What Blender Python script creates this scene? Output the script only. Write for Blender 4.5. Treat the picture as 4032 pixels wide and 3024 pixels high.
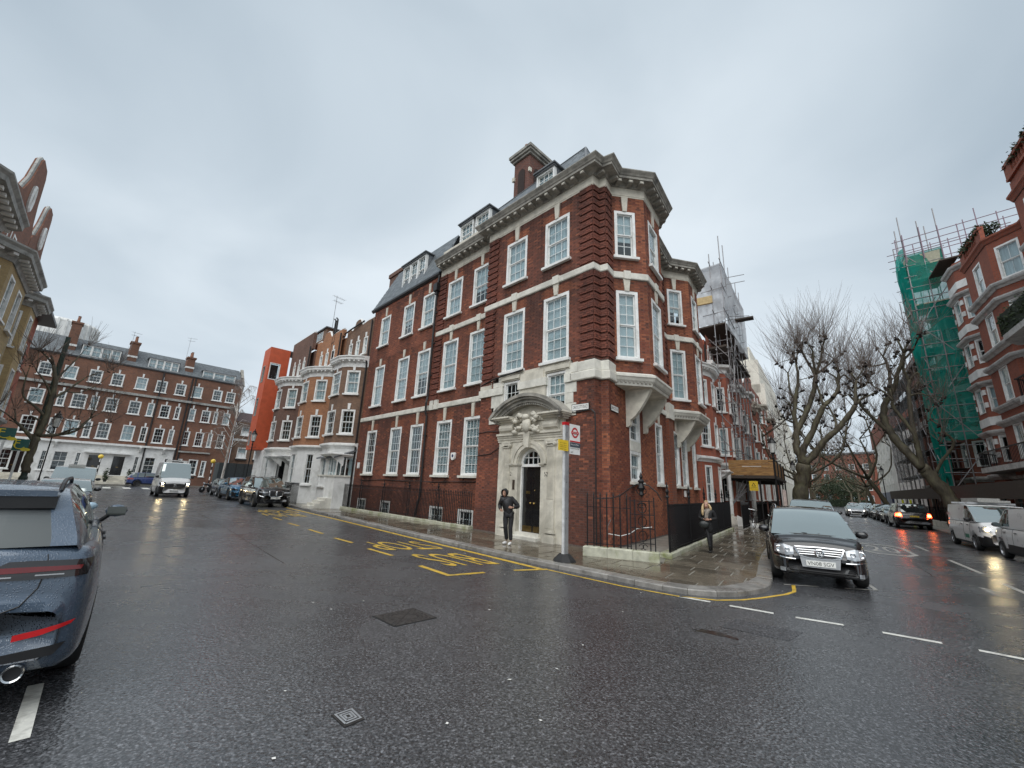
import bpy, bmesh, math, random
from mathutils import Vector, Matrix, Euler
SC = bpy.context.scene
for _o in list(bpy.data.objects): bpy.data.objects.remove(_o, do_unlink=True)
COL = SC.collection
PI = math.pi
R = math.radians
# ------------------------------------------------------------------ camera
CAMH = 1.85
PITCH, ROLL, FPX = 0.246536, -0.0424535, 1604.0
cam_d = bpy.data.cameras.new('camera'); cam = bpy.data.objects.new('camera', cam_d); COL.objects.link(cam)
fw = Vector((0, math.cos(PITCH), math.sin(PITCH))); r0 = Vector((1, 0, 0)); dn0 = fw.cross(r0)
rt = r0*math.cos(ROLL) + dn0*math.sin(ROLL); dn = -r0*math.sin(ROLL) + dn0*math.cos(ROLL)
cm = Matrix((rt, -dn, -fw)).transposed().to_4x4(); cm.translation = (0, 0, CAMH)
cam.matrix_world = cm
cam_d.sensor_fit = 'HORIZONTAL'; cam_d.sensor_width = 36; cam_d.lens = 36*FPX/4032
cam_d.clip_start = .05; cam_d.clip_end = 3000
SC.camera = cam
SC.render.resolution_x, SC.render.resolution_y = 1024, 768
SC.view_settings.view_transform = 'Standard'; SC.view_settings.look = 'None'
SC.view_settings.exposure = 0.80; SC.view_settings.gamma = 1.0; SC.view_settings.use_curve_mapping = False
# ------------------------------------------------------------------ world: overcast daylight
W = bpy.data.worlds.new('World'); SC.world = W; W.use_nodes = True
nt = W.node_tree; nt.nodes.clear()
def N(t, **k):
    n = nt.nodes.new(t)
    for a, b in k.items():
        if a in n.inputs: n.inputs[a].default_value = b
        else: setattr(n, a, b)
    return n
SUN_EL, SUN_ROT = R(52), R(200)
sky = N('ShaderNodeTexSky', sky_type='NISHITA', sun_disc=False, sun_elevation=SUN_EL, sun_rotation=SUN_ROT)
bg_s = N('ShaderNodeBackground', Strength=.045); nt.links.new(sky.outputs[0], bg_s.inputs[0])
tc = N('ShaderNodeTexCoord')
sep = N('ShaderNodeSeparateXYZ'); nt.links.new(tc.outputs['Generated'], sep.inputs[0])
den = N('ShaderNodeMath', operation='ADD'); nt.links.new(sep.outputs[2], den.inputs[0]); den.inputs[1].default_value = .28
mx = N('ShaderNodeMath', operation='MAXIMUM'); nt.links.new(den.outputs[0], mx.inputs[0]); mx.inputs[1].default_value = .12
dv = N('ShaderNodeVectorMath', operation='DIVIDE'); nt.links.new(tc.outputs['Generated'], dv.inputs[0])
cmb = N('ShaderNodeCombineXYZ'); 
for i in range(3): nt.links.new(mx.outputs[0], cmb.inputs[i])
nt.links.new(cmb.outputs[0], dv.inputs[1])
n1_ = N('ShaderNodeTexNoise', Scale=1.5, Detail=5.5, Roughness=.46, Distortion=.5); nt.links.new(dv.outputs[0], n1_.inputs['Vector'])
n2_ = N('ShaderNodeTexNoise', Scale=.55, Detail=2.0, Roughness=.4); nt.links.new(dv.outputs[0], n2_.inputs['Vector'])
mul = N('ShaderNodeMath', operation='MULTIPLY_ADD'); nt.links.new(n1_.outputs[0], mul.inputs[0]); mul.inputs[1].default_value = .55
nt.links.new(n2_.outputs[0], mul.inputs[2])
cr = N('ShaderNodeValToRGB'); nt.links.new(mul.outputs[0], cr.inputs[0])
cr.color_ramp.elements[0].position = .56; cr.color_ramp.elements[0].color = (.265,.318,.366,1)
cr.color_ramp.elements[1].position = .94; cr.color_ramp.elements[1].color = (.475,.525,.565,1)
e_ = cr.color_ramp.elements.new(.76); e_.color = (.37,.423,.468,1)
bg_c = N('ShaderNodeBackground', Strength=1.0); nt.links.new(cr.outputs[0], bg_c.inputs[0])
mixw = N('ShaderNodeMixShader'); mixw.inputs[0].default_value = .92
nt.links.new(bg_s.outputs[0], mixw.inputs[1]); nt.links.new(bg_c.outputs[0], mixw.inputs[2])
outw = N('ShaderNodeOutputWorld'); nt.links.new(mixw.outputs[0], outw.inputs[0])
# ------------------------------------------------------------------ sun behind the cloud
sd = bpy.data.lights.new('sun', 'SUN'); sd.energy = 1.5; sd.angle = R(70); sd.color = (1.0, .985, .96)
sun = bpy.data.objects.new('sun', sd); COL.objects.link(sun); sun.location = (0, 0, 60)
# light comes from behind the photographer, high up
sun.rotation_euler = Vector((math.sin(SUN_ROT)*math.cos(SUN_EL), math.cos(SUN_ROT)*math.cos(SUN_EL), math.sin(SUN_EL))).to_track_quat('Z', 'Y').to_euler()

# ------------------------------------------------------------------ frames of the two streets
A1 = .800321
d1 = Vector((-math.cos(A1), math.sin(A1))); n1 = Vector((-d1.y, d1.x))
O = Vector((2.7516, 13.1703))
TH = R(35); d2 = Vector((math.sin(TH), math.cos(TH))); n2 = Vector((d2.y, -d2.x))
def P1(u, w): return O + d1*u + n1*w                 # along / out from the left street's front
def P2(a, b): return O + d1*a + d2*b                 # oblique frame of the right street
def loc1(p): q = p - O; return Vector((q.dot(d1), q.dot(n1)))
def PL(a, b): return loc1(P2(a, b))
ROT1 = math.atan2(d1.y, d1.x)                         # z rotation of a frame with x along d1, y out
M1 = Matrix.Translation((O.x, O.y, 0)) @ Matrix.Rotation(ROT1, 4, 'Z')

# ------------------------------------------------------------------ mesh helper
class MB:
    def __init__(s): s.v = []; s.f = []; s.c = None; s.mi = []; s.m = 0; s.sm = []; s.smooth = False
    def add(s, vs, fs, M=None, col=None):
        b = len(s.v)
        if M is not None: vs = [M @ Vector(v) for v in vs]
        s.v.extend([tuple(v) for v in vs]); s.f.extend([tuple(i+b for i in f) for f in fs])
        s.mi.extend([s.m]*len(fs)); s.sm.extend([s.smooth]*len(fs))
        if s.c is not None: s.c.extend([col or (1, 1, 1)]*len(fs))
        return s
    def box(s, x0, x1, y0, y1, z0, z1, M=None, col=None):
        return s.add([(x0,y0,z0),(x1,y0,z0),(x1,y1,z0),(x0,y1,z0),(x0,y0,z1),(x1,y0,z1),(x1,y1,z1),(x0,y1,z1)],
              [(0,3,2,1),(4,5,6,7),(0,1,5,4),(1,2,6,5),(2,3,7,6),(3,0,4,7)], M, col)
    def cbox(s, c, sx, sy, sz, M=None): return s.box(c[0]-sx/2,c[0]+sx/2,c[1]-sy/2,c[1]+sy/2,c[2]-sz/2,c[2]+sz/2,M)
    def prism(s, poly, z0, z1, M=None, cap=True, top=None):
        n = len(poly); t = top or poly
        vs = [(p[0],p[1],z0) for p in poly] + [(p[0],p[1],z1) for p in t]
        fs = [(i,(i+1)%n,n+(i+1)%n,n+i) for i in range(n)]
        if cap: fs += [tuple(range(n-1,-1,-1)), tuple(range(n,2*n))]
        return s.add(vs, fs, M)
    def extr(s, poly, y0, y1, M=None):               # polygon in xz, extruded along y
        n = len(poly); vs = [(p[0],y0,p[1]) for p in poly] + [(p[0],y1,p[1]) for p in poly]
        fs = [(i,n+i,n+(i+1)%n,(i+1)%n) for i in range(n)] + [tuple(range(n)), tuple(range(2*n-1,n-1,-1))]
        return s.add(vs, fs, M)
    def tube(s, pts, r, k=6, M=None, cap=True, ry=None):
        pts = [Vector(p) for p in pts]; n = len(pts)
        rs = r if isinstance(r, (list, tuple)) else [r]*n
        t0 = (pts[1]-pts[0]).normalized(); up = Vector((0,0,1)) if abs(t0.z) < .9 else Vector((1,0,0))
        x = t0.cross(up).normalized(); vs = []; fs = []
        for i, p in enumerate(pts):
            t = (pts[min(i+1,n-1)]-pts[max(i-1,0)])
            if t.length < 1e-9: t = t0
            t.normalize(); x = (x - t*x.dot(t));
            if x.length < 1e-6: x = t.orthogonal()
            x.normalize(); y = t.cross(x)
            for j in range(k):
                a = 2*PI*j/k; vs.append(p + x*(math.cos(a)*rs[i]) + y*(math.sin(a)*rs[i]))
        for i in range(n-1):
            for j in range(k):
                a, b = i*k+j, i*k+(j+1)%k; fs.append((a,b,b+k,a+k))
        if cap: fs += [tuple(range(k-1,-1,-1)), tuple(range((n-1)*k, n*k))]
        return s.add(vs, fs, M)
    def lathe(s, prof, k=16, M=None, a0=0, a1=2*PI):  # prof: (r, z)
        full = abs(a1-a0-2*PI) < 1e-6; m = k if full else k+1; vs = []; fs = []
        for r, z in prof:
            for j in range(m):
                a = a0+(a1-a0)*j/k; vs.append((r*math.cos(a), r*math.sin(a), z))
        for i in range(len(prof)-1):
            for j in range(k):
                a, b = i*m+j, i*m+(j+1)%m; fs.append((a,b,b+m,a+m))
        return s.add(vs, fs, M)
    def ball(s, c, r, k=10, M=None, sc=(1,1,1)):
        prof = [(max(1e-4,math.sin(PI*i/6)), -math.cos(PI*i/6)) for i in range(7)]
        T = Matrix.Translation(c) @ Matrix.Diagonal((r*sc[0], r*sc[1], r*sc[2], 1))
        return s.lathe(prof, k, (M @ T) if M is not None else T)
    def mesh(s, name, mats):
        me = bpy.data.meshes.new(name); me.from_pydata(s.v, [], s.f); 
        for m in (mats if isinstance(mats, (list, tuple)) else [mats]): me.materials.append(m)
        if any(s.mi): me.polygons.foreach_set('material_index', s.mi)
        if any(s.sm): me.polygons.foreach_set('use_smooth', s.sm)
        if s.c is not None:
            at = me.attributes.new('tint', 'FLOAT_COLOR', 'FACE'); fl = []
            for c in s.c: fl += [c[0], c[1], c[2], 1.0]
            at.data.foreach_set('color', fl)
        me.update(); return me
    def build(s, name, mats, parent=None, M=None, smooth=None):
        me = s.mesh(name, mats)
        if smooth: me.polygons.foreach_set('use_smooth', [True]*len(me.polygons))
        return link(name, me, parent, M)
def link(name, me, parent=None, M=None):
    o = bpy.data.objects.new(name, me); COL.objects.link(o)
    if parent is not None: o.parent = parent
    if M is not None: o.matrix_local = M if isinstance(M, Matrix) else Matrix.Translation(M)
    return o
def tag(o, label=None, cat=None, group=None, kind=None):
    if label: o['label'] = label
    if cat: o['category'] = cat
    if group: o['group'] = group
    if kind: o['kind'] = kind
    return o
def thing(name, label, cat, M=None, group=None):
    o = bpy.data.objects.new(name, None); COL.objects.link(o); o.empty_display_size = .3
    if M is not None: o.matrix_world = M
    return tag(o, label, cat, group)
def TR(x, y, z=0, rz=0): return Matrix.Translation((x, y, z)) @ Matrix.Rotation(rz, 4, 'Z')
def copytree(root, M, label=None):
    def cp(o, par):
        c = o.copy(); COL.objects.link(c); c.parent = par
        if par is not None: c.matrix_local = o.matrix_local.copy()
        for ch in KIDS.get(o.name, []): cp(ch, c)
        return c
    KIDS = {}
    for o in bpy.data.objects:
        if o.parent: KIDS.setdefault(o.parent.name, []).append(o)
    c = cp(root, None); c.matrix_world = M
    if label: c['label'] = label
    return c
# sweep a profile [(out, z)] along a plan polyline whose outside lies on the right-hand side
def offset_path(path, d, closed=False):
    path = [Vector(p[:2]) for p in path]; n = len(path); out = []
    for i, p in enumerate(path):
        a = path[i-1] if (i or closed) else None; b = path[(i+1) % n] if (i < n-1 or closed) else None
        na = nb = None
        if a is not None: t = (p-a).normalized(); na = Vector((t.y, -t.x))
        if b is not None: t = (b-p).normalized(); nb = Vector((t.y, -t.x))
        if na is None: m = nb
        elif nb is None: m = na
        else: m = (na+nb)/max(.35, 1+na.dot(nb))
        out.append(p + m*d)
    return out
def sweep(mb, path, prof, M=None, caps=True, closed=False):
    n = len(path); rows = [[(q.x, q.y, z) for q in offset_path(path, o, closed)] for o, z in prof]
    vs = [v for r in rows for v in r]; fs = []
    for i in range(len(rows)-1):
        for j in range(n if closed else n-1):
            a, b = i*n+j, i*n+(j+1) % n; fs.append((a, b, b+n, a+n))
    if caps and not closed: fs += [tuple(i*n for i in range(len(rows))), tuple(i*n+n-1 for i in range(len(rows)-1,-1,-1))]
    return mb.add(vs, fs, M)
# ------------------------------------------------------------------ materials
MAT = {}
def nodes(name):
    m = bpy.data.materials.new(name); m.use_nodes = True; t = m.node_tree; t.nodes.clear()
    o = t.nodes.new('ShaderNodeOutputMaterial'); b = t.nodes.new('ShaderNodeBsdfPrincipled'); t.links.new(b.outputs[0], o.inputs[0])
    MAT[name] = m
    def nn(ty, **k):
        x = t.nodes.new(ty)
        for a, v in k.items():
            if a in x.inputs: x.inputs[a].default_value = v
            else: setattr(x, a, v)
        return x
    return m, t, b, nn, t.links.new
def ramp(nn, stops):
    r = nn('ShaderNodeValToRGB'); e = r.color_ramp.elements
    while len(e) < len(stops): e.new(.5)
    for x, (p, c) in zip(e, stops): x.position = p; x.color = (*c, 1)
    return r
def mk(name, col, rough=.6, metal=0, spec=.5, var=.12, nscale=6, bump=0, bscale=60, coat=0, rvar=0, obj=True, dirt=None, dscale=1.5, emit=0, vs=(1,1,1)):
    """plain surface with noise in colour, roughness and relief"""
    m, t, b, nn, L = nodes(name)
    b.inputs['Roughness'].default_value = rough; b.inputs['Metallic'].default_value = metal
    b.inputs['Specular IOR Level'].default_value = spec; b.inputs['Coat Weight'].default_value = coat
    b.inputs['Coat Roughness'].default_value = .04
    tc = nn('ShaderNodeTexCoord'); src = tc.outputs['Object']
    if not obj:
        g = nn('ShaderNodeNewGeometry'); src = g.outputs['Position']
    if vs != (1,1,1):
        mp = nn('ShaderNodeMapping'); mp.inputs['Scale'].default_value = vs; L(src, mp.inputs[0]); src = mp.outputs[0]
    n = nn('ShaderNodeTexNoise', Scale=nscale, Detail=5, Roughness=.6); L(src, n.inputs['Vector'])
    lo = [max(0, c*(1-var*1.6)) for c in col]; hi = [min(1, c*(1+var*1.6)) for c in col]
    r = ramp(nn, [(.3, lo), (.7, hi)]); L(n.outputs[0], r.inputs[0]); cout = r.outputs[0]
    if dirt:
        n2 = nn('ShaderNodeTexNoise', Scale=dscale, Detail=6, Roughness=.65, Distortion=.4); L(src, n2.inputs['Vector'])
        r2 = ramp(nn, [(.48, (0,0,0)), (.68, (1,1,1))]); L(n2.outputs[0], r2.inputs[0])
        mx = nn('ShaderNodeMix', data_type='RGBA'); L(r2.outputs[0], mx.inputs[0]); L(cout, mx.inputs[6]); mx.inputs[7].default_value = (*dirt, 1); cout = mx.outputs[2]
    L(cout, b.inputs['Base Color'])
    if rvar:
        mr = nn('ShaderNodeMapRange'); mr.inputs['To Min'].default_value = max(.02, rough-rvar); mr.inputs['To Max'].default_value = min(1, rough+rvar)
        mr.inputs['From Min'].default_value = .3; mr.inputs['From Max'].default_value = .7; L(n.outputs[0], mr.inputs[0]); L(mr.outputs[0], b.inputs['Roughness'])
    if bump:
        n3 = nn('ShaderNodeTexNoise', Scale=bscale, Detail=3); L(src, n3.inputs['Vector'])
        bp = nn('ShaderNodeBump', Strength=bump, Distance=.01); L(n3.outputs[0], bp.inputs['Height']); L(bp.outputs[0], b.inputs['Normal'])
    if emit: b.inputs['Emission Color'].default_value = (*col, 1); b.inputs['Emission Strength'].default_value = emit
    return m
def paint(name, col, rough=.22, drops=0, metal=.0, flake=0):
    m, t, b, nn, L = nodes(name)
    b.inputs['Base Color'].default_value = (*col, 1); b.inputs['Roughness'].default_value = rough; b.inputs['Metallic'].default_value = metal
    b.inputs['Coat Weight'].default_value = .8; b.inputs['Coat Roughness'].default_value = .05
    tc = nn('ShaderNodeTexCoord'); n = nn('ShaderNodeTexNoise', Scale=2.2, Detail=6, Roughness=.7); L(tc.outputs['Object'], n.inputs['Vector'])
    mr = nn('ShaderNodeMapRange'); mr.inputs['From Min'].default_value = .3; mr.inputs['From Max'].default_value = .75; mr.inputs['To Min'].default_value = rough*.7; mr.inputs['To Max'].default_value = min(.8, rough*1.6+.06)
    L(n.outputs[0], mr.inputs[0]); L(mr.outputs[0], b.inputs['Roughness'])
    if drops:
        v = nn('ShaderNodeTexVoronoi', Scale=drops, Randomness=1.0); L(tc.outputs['Object'], v.inputs['Vector'])
        r = ramp(nn, [(.12, (1,1,1)), (.36, (0,0,0))]); L(v.outputs['Distance'], r.inputs[0])
        bp = nn('ShaderNodeBump', Strength=.55, Distance=.004); L(r.outputs[0], bp.inputs['Height']); L(bp.outputs[0], b.inputs['Normal']); L(bp.outputs[0], b.inputs['Coat Normal'])
        mw = nn('ShaderNodeMix', data_type='RGBA'); L(n.outputs[0], mw.inputs[0]); mw.inputs[6].default_value = (*col, 1); mw.inputs[7].default_value = (*[min(1, c*1.5+.03) for c in col], 1); L(mw.outputs[2], b.inputs['Base Color'])
    return m
def glass(name, tint=(.8,.86,.88), rough=.015, opac=.0, dark=(.02,.025,.03)):
    m = bpy.data.materials.new(name); m.use_nodes = True; t = m.node_tree; t.nodes.clear(); MAT[name] = m
    o = t.nodes.new('ShaderNodeOutputMaterial'); mix = t.nodes.new('ShaderNodeMixShader'); gl = t.nodes.new('ShaderNodeBsdfGlossy'); tr = t.nodes.new('ShaderNodeBsdfTransparent')
    lw = t.nodes.new('ShaderNodeLayerWeight'); pw = t.nodes.new('ShaderNodeMath'); pw.operation = 'POWER'; t.links.new(lw.outputs['Facing'], pw.inputs[0]); pw.inputs[1].default_value = 4.0
    fr = t.nodes.new('ShaderNodeMath'); fr.operation = 'MULTIPLY_ADD'; t.links.new(pw.outputs[0], fr.inputs[0]); fr.inputs[1].default_value = .8; fr.inputs[2].default_value = .07; gl.inputs['Roughness'].default_value = rough; tr.inputs[0].default_value = (*tint, 1)
    nz = t.nodes.new('ShaderNodeTexNoise'); nz.inputs['Scale'].default_value = 3.0; tc = t.nodes.new('ShaderNodeTexCoord'); t.links.new(tc.outputs['Object'], nz.inputs['Vector'])
    bp = t.nodes.new('ShaderNodeBump'); bp.inputs['Strength'].default_value = .06; bp.inputs['Distance'].default_value = .05; t.links.new(nz.outputs[0], bp.inputs['Height']); t.links.new(bp.outputs[0], gl.inputs['Normal'])
    t.links.new(fr.outputs[0], mix.inputs[0])
    if opac:
        df = t.nodes.new('ShaderNodeBsdfDiffuse'); df.inputs[0].default_value = (*dark, 1); m2 = t.nodes.new('ShaderNodeMixShader'); m2.inputs[0].default_value = opac
        t.links.new(tr.outputs[0], m2.inputs[1]); t.links.new(df.outputs[0], m2.inputs[2]); t.links.new(m2.outputs[0], mix.inputs[1])
    else: t.links.new(tr.outputs[0], mix.inputs[1])
    t.links.new(gl.outputs[0], mix.inputs[2]); t.links.new(mix.outputs[0], o.inputs[0]); return m
def tinted(name, rough=.8, bump=.25, bscale=90, spec=.3, mul=1.0):
    """colour from the per-face attribute, broken up by grain"""
    m, t, b, nn, L = nodes(name); b.inputs['Roughness'].default_value = rough; b.inputs['Specular IOR Level'].default_value = spec
    at = nn('ShaderNodeAttribute', attribute_name='tint'); g = nn('ShaderNodeNewGeometry')
    n = nn('ShaderNodeTexNoise', Scale=22, Detail=5, Roughness=.7); L(g.outputs['Position'], n.inputs['Vector'])
    mr = nn('ShaderNodeMapRange'); mr.inputs['From Min'].default_value = .25; mr.inputs['From Max'].default_value = .75; mr.inputs['To Min'].default_value = .74*mul; mr.inputs['To Max'].default_value = 1.26*mul; L(n.outputs[0], mr.inputs[0])
    vm = nn('ShaderNodeVectorMath', operation='SCALE'); L(at.outputs['Color'], vm.inputs[0]); L(mr.outputs[0], vm.inputs['Scale']); L(vm.outputs[0], b.inputs['Base Color'])
    n3 = nn('ShaderNodeTexNoise', Scale=bscale, Detail=4); L(g.outputs['Position'], n3.inputs['Vector'])
    bp = nn('ShaderNodeBump', Strength=bump, Distance=.006); L(n3.outputs[0], bp.inputs['Height']); L(bp.outputs[0], b.inputs['Normal'])
    return m
def brickmat(name, c1, c2, mortar=(.17,.14,.12), dark=(.05,.03,.025), dscale=.5, dmix=.5, bw=.225, rh=.075):
    """far brickwork: courses from a brick texture on object coordinates (u = x+y, v = z)"""
    m, t, b, nn, L = nodes(name); b.inputs['Roughness'].default_value = .82; b.inputs['Specular IOR Level'].default_value = .3
    tc = nn('ShaderNodeTexCoord'); sp = nn('ShaderNodeSeparateXYZ'); L(tc.outputs['Object'], sp.inputs[0])
    ad = nn('ShaderNodeMath', operation='ADD'); L(sp.outputs[0], ad.inputs[0]); L(sp.outputs[1], ad.inputs[1])
    cb = nn('ShaderNodeCombineXYZ'); L(ad.outputs[0], cb.inputs[0]); L(sp.outputs[2], cb.inputs[1])
    br = nn('ShaderNodeTexBrick', Scale=1.0); L(cb.outputs[0], br.inputs['Vector'])
    br.inputs['Color1'].default_value = (*c1, 1); br.inputs['Color2'].default_value = (*c2, 1); br.inputs['Mortar'].default_value = (*mortar, 1)
    br.inputs['Mortar Size'].default_value = .009; br.inputs['Brick Width'].default_value = bw; br.inputs['Row Height'].default_value = rh; br.inputs['Bias'].default_value = -.1
    n = nn('ShaderNodeTexNoise', Scale=dscale, Detail=7, Roughness=.68); L(tc.outputs['Object'], n.inputs['Vector'])
    r = ramp(nn, [(.36, (0,0,0)), (.70, (dmix,)*3)]); L(n.outputs[0], r.inputs[0])
    mx = nn('ShaderNodeMix', data_type='RGBA'); L(r.outputs[0], mx.inputs[0]); L(br.outputs[0], mx.inputs[6]); mx.inputs[7].default_value = (*dark, 1); L(mx.outputs[2], b.inputs['Base Color'])
    bp = nn('ShaderNodeBump', Strength=.35, Distance=.01); bp.invert = True; L(br.outputs['Fac'], bp.inputs['Height']); L(bp.outputs[0], b.inputs['Normal'])
    return m
WHITE = mk('white_gloss_paint', (.80,.80,.78), .35, var=.05, nscale=9, dirt=(.62,.62,.58), dscale=2.2)
WHITE_R = mk('white_render', (.76,.76,.74), .7, var=.05, nscale=2, dirt=(.55,.55,.52), dscale=1.1, bump=.1, bscale=40)
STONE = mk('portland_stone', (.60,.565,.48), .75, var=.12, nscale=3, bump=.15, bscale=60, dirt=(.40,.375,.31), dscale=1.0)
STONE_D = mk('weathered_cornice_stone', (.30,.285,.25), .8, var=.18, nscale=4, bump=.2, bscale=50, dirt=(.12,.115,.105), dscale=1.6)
STONE_W = mk('clean_band_stone', (.66,.64,.57), .75, var=.10, nscale=3, bump=.12, bscale=60, dirt=(.48,.465,.41), dscale=1.3)
PLINTH = mk('mossy_plinth_stone', (.46,.455,.36), .6, var=.15, nscale=5, bump=.25, bscale=40, dirt=(.20,.22,.08), dscale=1.7, obj=False)
BRICK = tinted('near_brick', mul=1.22); MORTAR = mk('mortar', (.13,.10,.085), .9, var=.2, nscale=30, obj=False)
SLATE = None
IRON = mk('black_iron', (.008,.008,.009), .42, var=.2, nscale=20, spec=.35, rvar=.1)
PIPE = mk('black_pipe', (.018,.016,.016), .45, var=.3, nscale=8)
LEAD = mk('lead_sheet', (.14,.15,.16), .5, var=.2, nscale=4, dirt=(.07,.075,.08), dscale=2)
DOORB = mk('black_door_gloss', (.010,.010,.011), .14, var=.1, coat=.6)
BRASS = mk('brass', (.62,.42,.14), .25, metal=1, var=.1)
BRASS_D = mk('dull_brass_plate', (.17,.12,.05), .4, metal=.9, var=.25, nscale=8)
PANE = glass('window_pane')
NET = mk('net_curtain', (.74,.76,.75), .9, var=.16, nscale=1.2, vs=(9,1,.6))
BLIND = mk('roller_blind', (.78,.79,.77), .85, var=.05, nscale=2)
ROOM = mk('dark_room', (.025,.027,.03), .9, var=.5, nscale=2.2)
SHUT = mk('white_shutter', (.76,.77,.75), .6, var=.06)
CABLE = mk('black_cable', (.01,.01,.01), .5)
ALU = mk('grey_metal', (.42,.43,.44), .42, metal=.5, var=.1, rvar=.08)
GALV = mk('galvanised_tube', (.30,.30,.31), .5, metal=.6, var=.25, nscale=5, dirt=(.13,.09,.07), dscale=4)
RUBBER = mk('black_rubber', (.015,.015,.015), .7, bump=.1)
def slatemat(name, col, rw=.25, rh=.12):
    m, t, b, nn, L = nodes(name); b.inputs['Roughness'].default_value = .42
    tc = nn('ShaderNodeTexCoord'); sp = nn('ShaderNodeSeparateXYZ'); L(tc.outputs['Object'], sp.inputs[0])
    ad = nn('ShaderNodeMath', operation='ADD'); L(sp.outputs[0], ad.inputs[0]); L(sp.outputs[1], ad.inputs[1])
    cb = nn('ShaderNodeCombineXYZ'); L(ad.outputs[0], cb.inputs[0]); L(sp.outputs[2], cb.inputs[1])
    br = nn('ShaderNodeTexBrick', Scale=1.0); L(cb.outputs[0], br.inputs['Vector'])
    br.inputs['Color1'].default_value = (*[c*.72 for c in col], 1); br.inputs['Color2'].default_value = (*[c*1.35 for c in col], 1); br.inputs['Mortar'].default_value = (*[c*.3 for c in col], 1)
    br.inputs['Mortar Size'].default_value = .008; br.inputs['Brick Width'].default_value = rw; br.inputs['Row Height'].default_value = rh
    L(br.outputs[0], b.inputs['Base Color'])
    bp = nn('ShaderNodeBump', Strength=.6, Distance=.02); bp.invert = True; L(br.outputs['Fac'], bp.inputs['Height']); L(bp.outputs[0], b.inputs['Normal'])
    return m
SLATE = slatemat('roof_slate', (.13,.145,.155))
# wet asphalt: dark aggregate, patchy sheen
def asphalt(name, col, rough0, rough1, spec=.5, agg=1.0):
    m, t, b, nn, L = nodes(name); g = nn('ShaderNodeNewGeometry'); p = g.outputs['Position']
    n1 = nn('ShaderNodeTexNoise', Scale=38, Detail=4, Roughness=.75); L(p, n1.inputs['Vector'])
    vo = nn('ShaderNodeTexVoronoi', Scale=34, Randomness=1); L(p, vo.inputs['Vector'])
    n2 = nn('ShaderNodeTexNoise', Scale=.33, Detail=5, Roughness=.6, Distortion=.6); L(p, n2.inputs['Vector'])
    mp_ = nn('ShaderNodeMapping'); mp_.inputs['Rotation'].default_value = (0,0,-2.37); mp_.inputs['Scale'].default_value = (.06,1.5,1); L(p, mp_.inputs[0]); n5 = nn('ShaderNodeTexNoise', Scale=1.0, Detail=4, Roughness=.6); L(mp_.outputs[0], n5.inputs['Vector'])
    n4 = nn('ShaderNodeTexNoise', Scale=2.4, Detail=5, Roughness=.7); L(p, n4.inputs['Vector'])
    r = ramp(nn, [(.30, [c*.25 for c in col]), (.5, col), (.72, [c*2.6 for c in col])]); L(n1.outputs[0], r.inputs[0])
    vc = nn('ShaderNodeTexVoronoi', Scale=62, Randomness=1); L(p, vc.inputs['Vector']); sc_ = nn('ShaderNodeSeparateColor'); L(vc.outputs['Color'], sc_.inputs[0]); rg = ramp(nn, [(0,(.35,.35,.35)),(.7,(.95,.95,.95)),(1,(1.9,1.9,1.9))]); L(sc_.outputs[0], rg.inputs[0])
    mg = nn('ShaderNodeMix', data_type='RGBA', blend_type='MULTIPLY'); mg.inputs[0].default_value = 1; L(r.outputs[0], mg.inputs[6]); L(rg.outputs[0], mg.inputs[7]); r = mg
    mx = nn('ShaderNodeMix', data_type='RGBA', blend_type='MULTIPLY'); mx.inputs[0].default_value = 1
    r2 = ramp(nn, [(.3, (.72,.72,.74)), (.7, (1.25,1.22,1.2))]); L(n2.outputs[0], r2.inputs[0]); L(r.outputs[2], mx.inputs[6]); L(r2.outputs[0], mx.inputs[7]); L(mx.outputs[2], b.inputs['Base Color'])
    ad = nn('ShaderNodeMath', operation='MULTIPLY_ADD'); L(n4.outputs[0], ad.inputs[0]); ad.inputs[1].default_value = .3; a5 = nn('ShaderNodeMath', operation='MULTIPLY_ADD'); L(n5.outputs[0], a5.inputs[0]); a5.inputs[1].default_value = .5; L(n2.outputs[0], a5.inputs[2]); a6 = nn('ShaderNodeMath', operation='MULTIPLY'); L(a5.outputs[0], a6.inputs[0]); a6.inputs[1].default_value = .72; L(a6.outputs[0], ad.inputs[2])
    mr = nn('ShaderNodeMapRange'); mr.inputs['From Min'].default_value = .5; mr.inputs['From Max'].default_value = .95; mr.inputs['To Min'].default_value = rough0; mr.inputs['To Max'].default_value = rough1; L(ad.outputs[0], mr.inputs[0]); L(mr.outputs[0], b.inputs['Roughness'])
    b.inputs['Specular IOR Level'].default_value = spec
    bp = nn('ShaderNodeBump', Strength=.75*agg, Distance=.008); L(vo.outputs['Distance'], bp.inputs['Height']); L(bp.outputs[0], b.inputs['Normal'])
    return m
ASPH = asphalt('wet_asphalt', (.066,.068,.072), .15, .42, spec=.75, agg=.55)
PATCH = asphalt('asphalt_patch', (.055,.056,.06), .28, .5, agg=.7)
GROUND = mk('far_ground', (.05,.05,.05), .7, var=.2, nscale=1, obj=False)
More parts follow.
